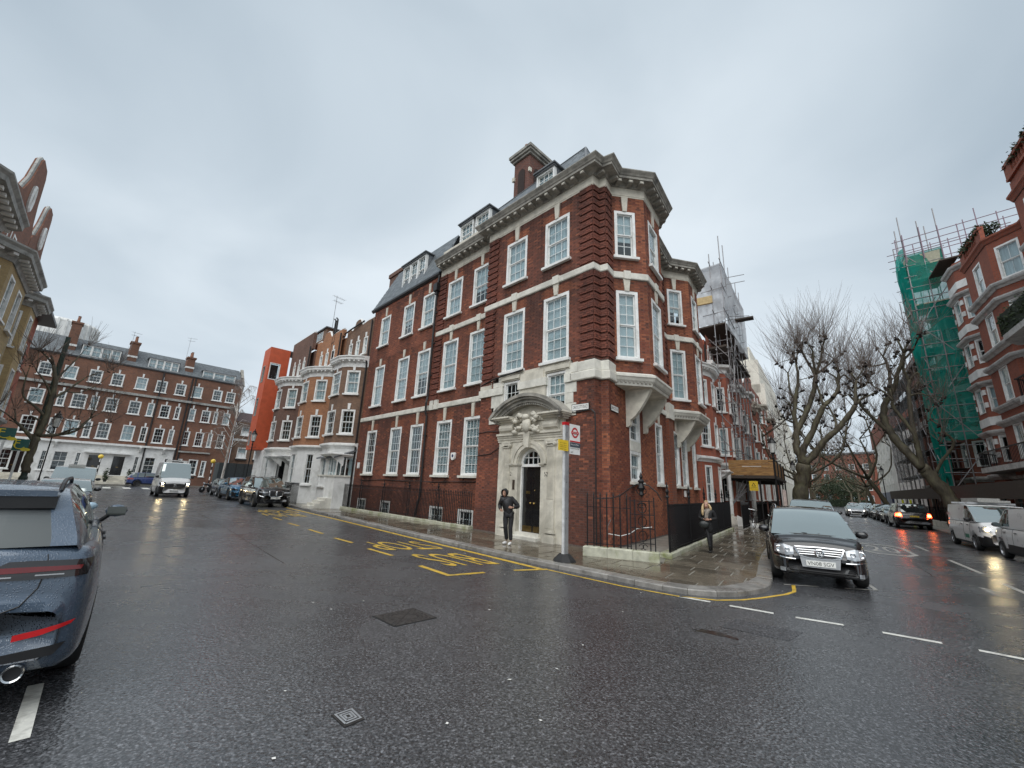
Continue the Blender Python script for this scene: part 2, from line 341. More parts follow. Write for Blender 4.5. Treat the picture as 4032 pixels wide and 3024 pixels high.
def wetstone(name, col, r0=.05, r1=.42, bump=.15, var=.25):
    m, t, b, nn, L = nodes(name); g = nn('ShaderNodeNewGeometry'); p = g.outputs['Position']; oi = nn('ShaderNodeObjectInfo')
    n1 = nn('ShaderNodeTexNoise', Scale=5, Detail=7, Roughness=.7); L(p, n1.inputs['Vector'])
    n2 = nn('ShaderNodeTexNoise', Scale=1.1, Detail=4, Roughness=.55); L(p, n2.inputs['Vector'])
    r = ramp(nn, [(.3, [c*(1-var*1.6) for c in col]), (.7, [c*(1+var*1.6) for c in col])]); L(n1.outputs[0], r.inputs[0])
    mr0 = nn('ShaderNodeMapRange'); mr0.inputs['To Min'].default_value = .72; mr0.inputs['To Max'].default_value = 1.3; L(oi.outputs['Random'], mr0.inputs[0])
    vm = nn('ShaderNodeVectorMath', operation='SCALE'); L(r.outputs[0], vm.inputs[0]); L(mr0.outputs[0], vm.inputs['Scale']); L(vm.outputs[0], b.inputs['Base Color'])
    mr = nn('ShaderNodeMapRange'); mr.inputs['From Min'].default_value = .38; mr.inputs['From Max'].default_value = .66; mr.inputs['To Min'].default_value = r0; mr.inputs['To Max'].default_value = r1; L(n2.outputs[0], mr.inputs[0]); L(mr.outputs[0], b.inputs['Roughness'])
    n3 = nn('ShaderNodeTexNoise', Scale=14, Detail=5); L(p, n3.inputs['Vector'])
    mm = nn('ShaderNodeMath', operation='MULTIPLY'); L(n3.outputs[0], mm.inputs[0]); L(mr.outputs[0], mm.inputs[1])
    bp = nn('ShaderNodeBump', Strength=bump, Distance=.02); L(mm.outputs[0], bp.inputs['Height']); L(bp.outputs[0], b.inputs['Normal'])
    return m
SLAB = wetstone('wet_york_stone', (.125,.105,.078), .05, .34)
SLABJ = wetstone('wet_joint', (.19,.18,.155), .35, .7)
KERB = wetstone('wet_granite_kerb', (.21,.20,.185), .18, .55, bump=.3)
YEL = mk('yellow_road_paint', (.62,.40,.05), .5, var=.12, nscale=14, dirt=(.30,.21,.05), dscale=5, obj=False)
WHT = mk('white_road_paint', (.66,.655,.60), .5, var=.1, nscale=14, dirt=(.34,.33,.30), dscale=6, obj=False)
WHT_W = mk('worn_white_road_paint', (.36,.35,.32), .45, var=.2, nscale=10, dirt=(.10,.10,.095), dscale=7, obj=False)
# ------------------------------------------------------------------ ground, road, pavements
def v2(l): return [Vector(p) for p in l]
gm = MB(); gm.add([(-900,-900,-.02),(900,-900,-.02),(900,900,-.02),(-900,900,-.02)], [(0,1,2,3)])
tag(gm.build('ground', GROUND), kind='structure')
rm = MB(); ng = 14
rm.add([(-150,-60,0),(190,-60,0),(190,230,0),(-150,230,0)], [(0,1,2,3)])
tag(rm.build('road', ASPH), kind='structure')
KH = .1
kerbL = [P1(u, 3.07-.052*u) for u in (45, 38, 30, 22, 15, 9, 4, 1)]
kerbC = v2([(1.29,10.41),(2.24,9.51),(2.68,9.07),(3.11,8.66),(3.5,8.43),(4.02,8.35),(4.45,8.42),(4.78,8.58),(5.26,8.89),(5.55,9.2)])
kerbR = [P2(a,b) for a,b in ((-4.66,0),(-4.56,1.8),(-4.45,4.5),(-4.5,9),(-4.8,18),(-5.3,35),(-6.5,70),(-10,170))]
KERBP = kerbL + kerbC + kerbR
cornerL = [P1(46.2,2.0), P1(46.2,-14)]
def pavement(name, poly, mat, h=KH):
    m = MB(); m.prism([(p.x,p.y) for p in poly], -.015, h-.012); return tag(m.build(name, mat), kind='structure')
def ccw(poly):
    a = sum(poly[i-1].x*poly[i].y-poly[i].x*poly[i-1].y for i in range(len(poly)))
    return poly if a > 0 else poly[::-1]
# inside of the kerb is on the left of KERBP's direction
kin = offset_path(KERBP, -.02)
PAVE = pavement('pavement', ccw(kin + [P2(60,175), P1(46.2,-60), P1(46.2,2.0)]), SLABJ)
tag(PAVE, 'wet flagstone pavement round the corner house')
pl2 = [P1(u, 13.35) for u in (-30, 0, 30, 46)] + [P1(47,14.5), P1(47,60), P1(-30,60)]
tag(pavement('pavement', ccw(pl2), SLABJ), 'pavement beside the yellow brick house')
rk = [P2(a,b) for a,b in ((-13.0,-25),(-13.2,10),(-13.35,30),(-13.9,60),(-15.6,110),(-19.5,175))]
tag(pavement('pavement', ccw(rk + [P2(-70,175), P2(-70,-25)]), SLABJ), 'pavement under the scaffolded mansions')
TB = Vector((-50,54)); TAZ = R(42.3); td = Vector((math.sin(TAZ), math.cos(TAZ))); tn = Vector((td.y, -td.x))
def PT(s, o): return TB + td*s + tn*o
tk = [PT(-30,3.2), PT(40,3.2)]
tag(pavement('pavement', ccw(tk + [PT(40,-30), PT(-30,-30)]), SLABJ), 'pavement before the long brick terrace')
# --- kerbstones
def resample(path, step):
    out = []; 
    for i in range(len(path)-1):
        a, b = path[i], path[i+1]; L = (b-a).length; n = max(1, round(L/step))
        for k in range(n): out.append(a.lerp(b, k/n))
    out.append(path[-1]); return out
rnd = random.Random(3)
def kerbs(path, width, step, parent, lim, wfun=None):
    pts = resample(path, step); cnt = 0; far = MB()
    for i in range(len(pts)-1):
        a, b = pts[i], pts[i+1]; t = (b-a).normalized(); n = Vector((-t.y, t.x)); g = .006
        w = wfun(a) if wfun else width; z = KH + rnd.uniform(-.004, .004)
        q = [a+t*g, b-t*g, b-t*g+n*w, a+t*g+n*w]; c = .018
        top = [a+t*g*2+n*c, b-t*2*g+n*c, b-t*2*g+n*(w-.005), a+t*2*g+n*(w-.005)]
        m = far if (a+b).length*.5 > 45 else MB()
        k = len(m.v)
        m.prism([(p.x,p.y) for p in q], -.01, z-.02, cap=False); m.prism([(p.x,p.y) for p in q], z-.02, z, top=[(p.x,p.y) for p in top])
        if m is not far: m.build('kerbstone', KERB, parent); cnt += 1
    if far.v: tag(far.build('far_kerb', KERB, parent), kind='stuff')
def kw(p): return .42 if (p-Vector((4.6,8.5))).length < 1.9 else .30
kerbs(KERBP, .3, .95, PAVE, 80, kw)
# --- flagstones (each one clipped to the pavement)
def clip(poly, n, d):
    out = []
    for i in range(len(poly)):
        a, b = poly[i-1], poly[i]; da, db = a.dot(n)-d, b.dot(n)-d
        if da <= 0: 
            if db <= 0: out.append(b)
            else: out.append(a.lerp(b, da/(da-db)))
        elif db <= 0: out.append(a.lerp(b, da/(da-db))); out.append(b)
    return out
def area(p): return abs(sum(p[i-1].x*p[i].y-p[i].x*p[i-1].y for i in range(len(p))))/2
def flags(region, o, ex, ey, x0, x1, y0, y1, seed, rows=(.55,.85), wid=(.5,1.15)):
    r = random.Random(seed); y = y0
    while y < y1:
        h = r.uniform(*rows); x = x0 - r.random()
        while x < x1:
            w = r.uniform(*wid); g = .014
            p = list(region)
            for n, d in ((ex, x+w-g), (-ex, -(x+g)), (ey, y+h-g), (-ey, -(y+g))): 
                p = clip(p, n, d + o.dot(n)); 
                if len(p) < 3: break
            if len(p) >= 3 and area(p) > .02:
                q = [p[0]]
                for s in p[1:]:
                    if (s-q[-1]).length > .004: q.append(s)
                if (q[0]-q[-1]).length < .004: q.pop()
                if len(q) >= 3:
                    q = ccw(q); z = KH + r.uniform(-.003,.003); c = sum(q, Vector((0,0)))/len(q)
                    m = MB(); m.prism([(s.x-c.x,s.y-c.y) for s in q], -.03, 0, top=[((s.x-c.x)*.985,(s.y-c.y)*.985) for s in q])
                    m.build('flagstone', SLAB, PAVE, Matrix.Translation((c.x,c.y,z)))
            x += w
        y += h
RA, RB = Vector((2.18,11.95)), Vector((4.07,11.22))
kin3 = offset_path(KERBP, -.305)
kl = [p for p in kin3 if loc1(p).x > -4.4 and (p-O).length < 24 and loc1(p).x < 21]
iL = [i for i,p in enumerate(kin3)]
ki = offset_path(kerbC, -.40)
regL = ccw([P1(21.5,2.0-.3)] + [P1(u, 3.07-.052*u-.305) for u in (15,9,4,1)] + ki[:4] + [RA, P1(-.35,1.05), P1(0,0.0), P1(5.84,0), P1(5.84,.06), P1(21.5,.06)])
flags(regL, O, d1, n1, -4.5, 21.5, 0, 3.4, 5)
regR = ccw([RA] + ki[3:] + [P for P in offset_path(kerbR, -.31)[:5]] + [P2(-2.0,18), P2(-2.05,.6), RB])
flags(regR, O, n2, d2, -1.5, 6.5, -6, 18, 9, rows=(.5,.85), wid=(.6,1.2))
# --- road markings: thin sheets 4 mm over the asphalt
def sheet(pts, z=.004): return [(p.x,p.y,z) for p in pts]
def strip(mb, a, b, w, z=.004):
    t = (b-a).normalized(); n = Vector((-t.y,t.x))*w/2
    mb.add(sheet([a-n,b-n,b+n,a+n], z), [(0,1,2,3)])
def line(mb, path, w, z=.004):
    L_ = offset_path(path, w/2); R_ = offset_path(path, -w/2); n = len(path)
    mb.add(sheet(L_, z)+sheet(R_, z), [(i, i+1, n+i+1, n+i) for i in range(n-1)])
def mark(name, mb, mat, label, cat='road marking', group=None):
    return tag(mb.build(name, mat), label, cat, group)
m = MB(); line(m, [P1(u, w) for u,w in ((21.2,2.42),(12.2,2.74),(5.84,3.06),(2.1,3.2),(-.75,3.33))], .15); mark('bus_cage_line', m, YEL, 'thick yellow line along the kerb beside the bus stop lettering')
m = MB(); line(m, v2([(1.03,10.28),(1.25,10.05),(2.38,8.91),(3.26,8.27),(3.89,8.10),(4.4,8.2),(4.9,8.42),(5.61,8.8),(5.95,9.06),(6.11,9.3),(6.4,9.75)]), .07); mark('kerb_line', m, YEL, 'thin yellow line curving round the kerb of the corner')
m = MB(); line(m, v2([(1.02,10.34),(.22,10.04)]), .12); mark('bus_cage_end_line', m, YEL, 'short yellow bar across the cage beside the pole base')
m = MB(); line(m, v2([(-1.94,10.12),(-1.15,9.23),(-.43,9.67)]), .12); mark('bus_cage_corner_line', m, YEL, 'yellow angled corner mark of the bus stop cage')
for i, (a, b) in enumerate((((-2.89,11.28),(-3.82,12.22)),((-4.63,13.2),(-5.53,14.08)),((-6.34,15.02),(-7.29,16.04)),((-8.16,17.04),(-9.05,17.92)),((-9.9,19.0),(-10.8,19.95)),((-11.6,20.9),(-12.4,21.8)))):
    m = MB(); strip(m, Vector(a), Vector(b), .11); mark('bus_cage_dash', m, YEL, 'yellow dash along the open side of the bus cage', group='yellow dashes of the bus stop cage')
def evaluated(o):
    """mesh of an object with its modifiers, worked out in a scratch scene"""
    tmp = bpy.data.scenes.new('scratch'); tmp.collection.objects.link(o); vl = tmp.view_layers[0]; vl.update(); dg = vl.depsgraph; dg.update()
    me = bpy.data.meshes.new_from_object(o.evaluated_get(dg)); bpy.data.objects.remove(o, do_unlink=True); bpy.data.scenes.remove(tmp); return me
def textmesh(body, size=1.0, extrude=0.0, align='CENTER', space=1.0):
    c = bpy.data.curves.new('t', 'FONT'); c.body = body; c.size = size; c.extrude = extrude; c.align_x = align; c.align_y = 'BOTTOM_BASELINE' if False else 'BOTTOM'; c.space_character = space; c.resolution_u = 3
    me = evaluated(bpy.data.objects.new('t', c)); bpy.data.curves.remove(c)
    return me
def fit_text(body, w, h, bold=0):
    """mesh of a word filling w x h, lower left at 0,0 (xy plane)"""
    me = textmesh(body); xs = [v.co.x for v in me.vertices]; ys = [v.co.y for v in me.vertices]
    x0, x1, y0, y1 = min(xs), max(xs), min(ys), max(ys)
    for v in me.vertices: v.co.x = (v.co.x-x0)/(x1-x0)*w; v.co.y = (v.co.y-y0)/(y1-y0)*h; v.co.z = 0
    return me
def text_obj(name, body, w, h, mat, parent, M, depth=0):
    me = fit_text(body, w, h); me.materials.clear(); me.materials.append(mat)
    return link(name, me, parent, M)
def road_word(name, body, uu, ww, shear, label):
    me = fit_text(body, 1, 1); (u0,u1), (w0,w1) = uu, ww
    for v in me.vertices:
        x, y = v.co.x, v.co.y; w = w0+(w1-w0)*x; u = u0 + shear*(w-w0) + (u1-u0)*y; p = P1(u, w); v.co = (p.x, p.y, .0045)
    me.materials.clear(); me.materials.append(YEL); return tag(link(name, me), label, 'road marking')
road_word('bus_lettering', 'BUS', (2.08,.22), (3.72,4.95), .38, 'yellow word BUS painted on the road near the corner mark')
road_word('stop_lettering', 'STOP', (4.6,2.82), (3.48,5.1), .38, 'yellow word STOP painted on the road next to the word BUS')
road_word('bus_lettering', 'BUS', (16.3,14.5), (3.4,4.7), .3, 'yellow word BUS painted on the road before the parked black car')
road_word('stop_lettering', 'STOP', (18.9,17.0), (2.9,4.7), .3, 'yellow word STOP painted on the road before the parked black car')
for a, b in (((3.27,8.26),(3.70,7.96)),((3.94,7.76),(4.47,7.39)),((4.71,7.21),(5.24,6.91)),((5.58,6.62),(6.08,6.26)),((6.33,6.03),(6.85,5.58)),((7.1,5.4),(7.6,5.0)),((7.9,4.8),(8.5,4.4))):
    m = MB(); strip(m, Vector(a), Vector(b), .10); mark('junction_dash', m, WHT, 'white dash across the mouth of the side street', group='white dashes across the junction')
for a, b in (((6.2,9.76),(6.9,9.68)),((7.44,9.61),(8.1,9.54))):
    m = MB(); strip(m, Vector(a), Vector(b), .07); mark('bay_line', m, WHT_W, 'thin white parking bay line under the black car nose', group='parking bay end lines')
m = MB(); line(m, v2([(8.06,9.55),(8.40,10.12)]), .08); mark('bay_corner_line', m, WHT_W, 'short white tick at the outer corner of the parking bay')
for (a0,b0),(a1,b1) in (((-9.48,10.7),(-9.47,7.3)),((-9.4,5.54),(-9.39,3.2)),((-9.5,16.2),(-9.5,13.6)),((-9.5,21.5),(-9.5,18.5))):
    m = MB(); strip(m, P2(a0,b0), P2(a1,b1), .12); mark('centre_dash', m, WHT_W, 'worn white centre dash along the side street', group='centre dashes of the side street')
m = MB(); strip(m, P2(-8.72,4.18), P2(-8.74,3.31), .08); mark('lane_dash', m, WHT_W, 'short pale dash left of the side street centre line')
# 20 roundel, stretched along the lane
def ring(mb, ca, cb, ra, rb, w, wl, n=8):
    pts = [((ca + x*ra), (cb + y*rb)) for x,y in ((-.55,-1),(.55,-1),(1,-.62),(1,.62),(.55,1),(-.55,1),(-1,.62),(-1,-.62))]
    inn = [(ca+(a-ca)*(1-w/ra), cb+(b-cb)*(1-wl/rb)) for a,b in pts]; k = len(pts)
    mb.add(sheet([P2(*p) for p in pts])+sheet([P2(*p) for p in inn]), [(i,(i+1)%k,k+(i+1)%k,k+i) for i in range(k)])
m = MB(); ring(m, -7.95, 12.4, .85, 2.25, .14, .28); ro = mark('speed_roundel', m, WHT_W, 'faded white 20 roundel on the side street')
me = fit_text('20', 1, 1)
for v in me.vertices:
    x, y = v.co.x, v.co.y; p = P2(-7.5-.9*(1-x) if False else -8.42+.94*(1-x), 11.1+2.5*y) if False else P2(-7.48-.94*x, 11.1+2.5*y); v.co = (p.x,p.y,.0045)
me.materials.clear(); me.materials.append(WHT_W); link('numerals', me, ro)
# parking bay dashes on the left, big near one
for u in (-2.15,):
    m = MB(); strip(m, P1(-1.75,11.17), P1(-2.8,11.17), .1); mark('bay_dash', m, WHT, 'broad white bay line behind the blue car bumper')
for u in (4.7,6.9,9.1,10.9,12.7,14.6,16.6,18.5,20.5,22.5,25,27,29.5,32,35,38,41):
    m = MB(); strip(m, P1(u,10.98), P1(u+.45,10.98), .1); mark('bay_dash', m, WHT, 'small white dash beside the parked cars', group='white bay dashes by the parked cars')
# zebra crossing beyond the van
for i in range(5):
    w = 10.3-i*1.55
    m = MB(); a, b = P1(51.2,w), P1(55.6,w); strip(m, a, b, .62); mark('zebra_stripe', m, WHT, 'cream zebra crossing stripe before the terrace', group='zebra crossing stripes')
# long repair patch and seams
m = MB(); m.add(sheet(v2([(3.63,6.99),(4.31,6.47),(3.85,6.08),(3.18,6.56)]), .003), [(0,3,2,1)]); mark('road_patch', m, PATCH, 'rectangular tarmac repair patch near the white dashes', 'road patch')
OIL = mk('oily_stain', (.022,.017,.015), .12, var=.4, nscale=5, obj=False)
def blot(c, rx, ry, ang, mat, name, label, seed):
    n = 26; pts = []
    for k in range(n):
        a = 2*PI*k/n; r = .62+.55*hsh(k,seed)+.2*math.sin(3*a+seed); x, y = rx*r*math.cos(a), ry*r*math.sin(a); pts.append(Vector((c[0]+x*math.cos(ang)-y*math.sin(ang), c[1]+x*math.sin(ang)+y*math.cos(ang))))
    m = MB(); m.add(sheet(pts,.0022), [tuple(range(n))]); mark(name, m, mat, label, 'stain')
def hsh(i, s): n = (i*374761393+s*668265263) & 0xffffffff; n = ((n ^ (n >> 13))*1274126177) & 0xffffffff; return ((n ^ (n >> 16)) & 0xffff)/65535.
blot((2.95,6.25), .32, .10, -.6, OIL, 'oil_stain', 'dark brown oily stain beside the tarmac repair patch', 3)
TAR = mk('tar_seam', (.018,.018,.019), .25, var=.2, nscale=6, obj=False)
def seam(pts, label, w=.03):
    q = []
    for i in range(len(pts)-1):
        for k in range(8): p = Vector(pts[i]).lerp(Vector(pts[i+1]),k/8); q.append(p+Vector((hsh(k,i*7+3)-.5,hsh(k,i*5+1)-.5))*.05)
    m = MB(); line(m, q, w, .0024); mark('tar_seam', m, TAR, label, 'tar seam')
seam([P1(30,7.2),P1(12,7.5),P1(1.5,7.9)], 'thin tar seam running along the road towards the large cover'); seam([P2(-8.0,22),P2(-8.2,9),P2(-8.1,4.5)], 'dark tar seam beside the roundel in the side street')
# covers
IRONC = mk('cast_iron_cover', (.055,.05,.047), .38, metal=.35, var=.3, nscale=25, bump=.3, bscale=80)
def cover(pts, label, tri):
    c = sum(pts, Vector((0,0)))/4; t = thing('manhole_cover', label, 'manhole cover', TR(c.x,c.y,.0))
    q = [p-c for p in pts]; m = MB(); m.prism([(p.x,p.y) for p in ccw(q)], -.01, .004); m.build('frame', RUBBER, t)
    q = ccw([p*.955 for p in q])
    if tri:
        for tr in ((0,1,2),(0,2,3)):
            g = sum((q[i] for i in tr), Vector((0,0)))/3; m = MB(); m.prism([(g.x+(q[i].x-g.x)*.97, g.y+(q[i].y-g.y)*.97) for i in tr], .0, .009)
            # raised ribs in arcs
            for k in range(2, 9):
                r_ = k*.055; pr = []
                for j in range(40):
                    a = 2*PI*j/40; p = Vector((math.cos(a)*r_, math.sin(a)*r_))+g*.55
                    ok = True
                    for s in range(3):
                        A, B = q[tr[s]], q[tr[(s+1)%3]]; 
                        if (B-A).cross(p-A) < .02*(B-A).length: ok = False
                    if ok and j % 2 == 0: m.cbox((p.x,p.y,.011), .03, .018, .005, None)
            m.build('lid', IRONC, t)
    else:
        m = MB(); m.prism([(p.x,p.y) for p in q], 0, .008); m.build('lid', IRONC, t)
        for k in (.78, .5, .25):
            m = MB(); pp = [Vector(p)*k for p in q]; line(m, pp+[pp[0]], .016, .0125); m.build('rim', ALU, t)
cover([P1(-1.68,8.02),P1(-1.68,7.35),P1(-2.29,7.33),P1(-2.27,8.0)], 'large iron manhole cover split into two triangles', True)
cover([P1(-3.83,9.43),P1(-3.83,9.25),P1(-4.06,9.25),P1(-4.07,9.42)], 'small square iron cover with raised square rims', False)
# litter: single petals / scraps of paper
LIT = mk('paper_scrap', (.74,.73,.69), .6)
for x, y in ((-1.9,4.2),(-2.9,6.9),(-2.2,7.1),(-2.5,6.6),(.3,7.6),(.02,9.55),(.9,8.3),(-1.5,3.3),(1.0,5.6),(1.9,7.1),(-.2,6.9),(-.5,7.2),(.6,4.9),(.1,4.6),(-.4,3.8),(-3.2,9.6),(.35,3.9),(2.6,8.4),(5.7,9.05),(-4.1,9.6),(-1.1,12.1)):
    m = MB(); a = rnd.random()*6; s = rnd.uniform(.008,.02); m.add([(s*math.cos(a+k*1.57)*(1.6 if k%2 else .8), s*math.sin(a+k*1.57), rnd.uniform(.0,.006)) for k in range(4)], [(0,1,2,3)])
    tag(m.build('paper_scrap', LIT, None, (x,y,.006)), 'tiny white scrap lying on the wet road', 'litter', 'white scraps on the road')
# ------------------------------------------------------------------ brickwork and sash windows
def hsh(i, j, s=0):
    n = (i*374761393 + j*668265263 + s*2147483647) & 0xffffffff; n = ((n ^ (n >> 13))*1274126177) & 0xffffffff; return ((n ^ (n >> 16)) & 0xffff)/65535.
def vnoise(x, y, s=0):
    i, j = math.floor(x), math.floor(y); fx, fy = x-i, y-j; fx = fx*fx*(3-2*fx); fy = fy*fy*(3-2*fy)
    a = hsh(i,j,s)*(1-fx)+hsh(i+1,j,s)*fx; b = hsh(i,j+1,s)*(1-fx)+hsh(i+1,j+1,s)*fx; return a*(1-fy)+b*fy
def fbm(x, y, s=0): return .55*vnoise(x,y,s)+.3*vnoise(x*2.3,y*2.3,s+1)+.15*vnoise(x*5.1,y*5.1,s+2)
def lerp3(a, b, f): return tuple(a[i]+(b[i]-a[i])*f for i in range(3))
DKR, RED, ORG, PUR = (.100,.042,.031), (.175,.058,.038), (.30,.105,.055), (.075,.036,.030)
def palette(lo, hi, spread=.35, s=0, dirty=.5):
    def f(t, z, r, zone):
        if zone == 'arch': return lerp3(RED, ORG, .55+.45*r.random())
        if zone == 'quoin': return lerp3(PUR, RED, .35+.6*r.random())
        n = fbm(t*.55, z*.4, s); k = min(1, max(0, (n-.3)*1.9 + r.uniform(-spread, spread)))
        c = lerp3(lo, hi, k)
        if r.random() < .07: c = lerp3(c, ORG, .6)
        if r.random() < .10: c = lerp3(c, PUR, .6)
        if z < 1.0: c = lerp3(c, DKR, dirty*(1-z))
        return c
    return f
class Face:
    """wall face from plan point p to q, left to right as seen from outside"""
    def __init__(s, p, q):
        s.p, s.q = Vector(p[:2]), Vector(q[:2]); s.L = (s.q-s.p).length; s.d = (s.q-s.p)/s.L; s.o = Vector((s.d.y, -s.d.x))
    def at(s, t, off, z): v = s.p + s.d*t + s.o*off; return (v.x, v.y, z)
    def mat(s, t, z, off=0):
        v = s.p + s.d*t + s.o*off
        return Matrix(((-s.d.x, s.o.x, 0, v.x), (-s.d.y, s.o.y, 0, v.y), (0, 0, 1, z), (0,0,0,1)))
    def panel(s, mb, z0, z1, holes=(), off=0, thick=.3):
        ts = sorted({0., s.L} | {min(s.L,max(0,v)) for h in holes for v in h[:2]}); zs = sorted({z0, z1} | {min(z1,max(z0,v)) for h in holes for v in h[2:4]})
        for i in range(len(ts)-1):
            for j in range(len(zs)-1):
                tc, zc = (ts[i]+ts[i+1])/2, (zs[j]+zs[j+1])/2
                if any(h[0] < tc < h[1] and h[2] < zc < h[3] for h in holes): continue
                mb.add([s.at(ts[i],off,zs[j]), s.at(ts[i+1],off,zs[j]), s.at(ts[i+1],off,zs[j+1]), s.at(ts[i],off,zs[j+1])], [(0,1,2,3)])
        for h in holes:
            a, b, c, d = max(0,h[0]), min(s.L,h[1]), max(z0,h[2]), min(z1,h[3])
            if b <= a or d <= c: continue
            for (t0,za),(t1,zb) in (((a,c),(a,d)),((b,c),(b,d)),((a,c),(b,c)),((a,d),(b,d))):
                mb.add([s.at(t0,off,za), s.at(t1,off,zb), s.at(t1,off-thick,zb), s.at(t0,off-thick,za)], [(0,1,2,3)])
    def bricks(s, mb, z0, z1, holes=(), zones=(), pal=None, seed=0, off=0, solo=None, soloadd=None, streaks=()):
        r = random.Random(seed); CH = .075; k = math.ceil(z0/CH-1e-6)
        while (k+1)*CH <= z1+.002:
            za, zb = k*CH+.004, (k+1)*CH-.005; zc = (za+zb)/2
            ivs = [(0., s.L)]
            for h in holes:
                if h[2]-.01 < zc < h[3]+.01:
                    nv = []
                    for a, b in ivs:
                        if h[1] <= a or h[0] >= b: nv.append((a,b)); continue
                        if h[0] > a: nv.append((a,h[0]))
                        if h[1] < b: nv.append((h[1],b))
                    ivs = nv
            t = -.17 if k % 2 else 0.0; i = 0
            while t < s.L:
                w = .215 if i % 2 == 0 else .1025; i += 1; t0, t1 = t, t+w; t += w+.0095
                for a, b in ivs:
                    x0, x1 = max(a,t0), min(b,t1)
                    if x1-x0 < .025: continue
                    xc = (x0+x1)/2; zone = None; o = off + .003 + r.random()*.005
                    for zn in zones:
                        if zn[0] <= xc <= zn[1] and zn[2] <= zc <= zn[3]: zone = zn[4]
                    if zone == 'quoin' and k % 4 != 3: o += .05
                    c = pal(xc, zc, r, zone)
                    if w < .15: c = tuple(v*.8 for v in c)
                    for q0, q1, qz in streaks:
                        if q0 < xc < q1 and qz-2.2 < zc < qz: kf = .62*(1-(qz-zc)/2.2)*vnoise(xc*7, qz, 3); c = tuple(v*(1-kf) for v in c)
                    if solo and solo(xc, zc, x1-x0):
                        soloadd(s, x0, x1, za, zb, o, c); continue
                    y0 = -.02
                    mb.add([s.at(x0,y0,za),s.at(x1,y0,za),s.at(x1,y0,zb),s.at(x0,y0,zb),s.at(x0,o,za),s.at(x1,o,za),s.at(x1,o,zb),s.at(x0,o,zb)],
                           [(4,5,6,7),(0,1,5,4),(2,3,7,6),(1,2,6,5),(3,0,4,7)], None, c)
            k += 1
MESHC = {}
def cached(key, fn):
    if key not in MESHC: MESHC[key] = fn()
    return MESHC[key]
def box_mesh(key, x0,x1,y0,y1,z0,z1, mat):
    return cached(('box',key,round(x0,3),round(x1,3),round(y0,3),round(y1,3),round(z0,3),round(z1,3),mat.name), lambda: MB().box(x0,x1,y0,y1,z0,z1).mesh(key, mat))
def sash_mesh(w, h, cols, ru, rl, fr, mat, split=.5):
    def mk_():
        m = MB(); b = .026; H = w/2
        m.box(-H,-H+fr,-.16,.022,0,h); m.box(H-fr,H,-.16,.022,0,h); m.box(-H+fr,H-fr,-.16,.022,h-fr*1.05,h); m.box(-H+fr,H-fr,-.16,.03,0,fr*.7)
        i0, i1, z0, z1 = -H+fr, H-fr, fr*.7, h-fr*1.05; zm = z0+(z1-z0)*split; s = .042
        for a, c, yo, rows in ((z0,zm,-.09,rl),(zm,z1,-.055,ru)):
            if rows == 0: continue
            m.box(i0,i0+s,yo-.04,yo,a,c); m.box(i1-s,i1,yo-.04,yo,a,c); m.box(i0+s,i1-s,yo-.04,yo,a,a+s); m.box(i0+s,i1-s,yo-.04,yo,c-s,c)
            for k in range(1,cols): x = i0+s+(i1-i0-2*s)*k/cols; m.box(x-b/2,x+b/2,yo-.03,yo-.003,a+s,c-s)
            for k in range(1,rows): z = a+s+(c-a-2*s)*k/rows; m.box(i0+s,i1-s,yo-.03,yo-.004,z-b/2,z+b/2)
        return m.mesh('window', mat)
    return cached(('sash',round(w,2),round(h,2),cols,ru,rl,fr,mat.name,split), mk_)
PANES = {}
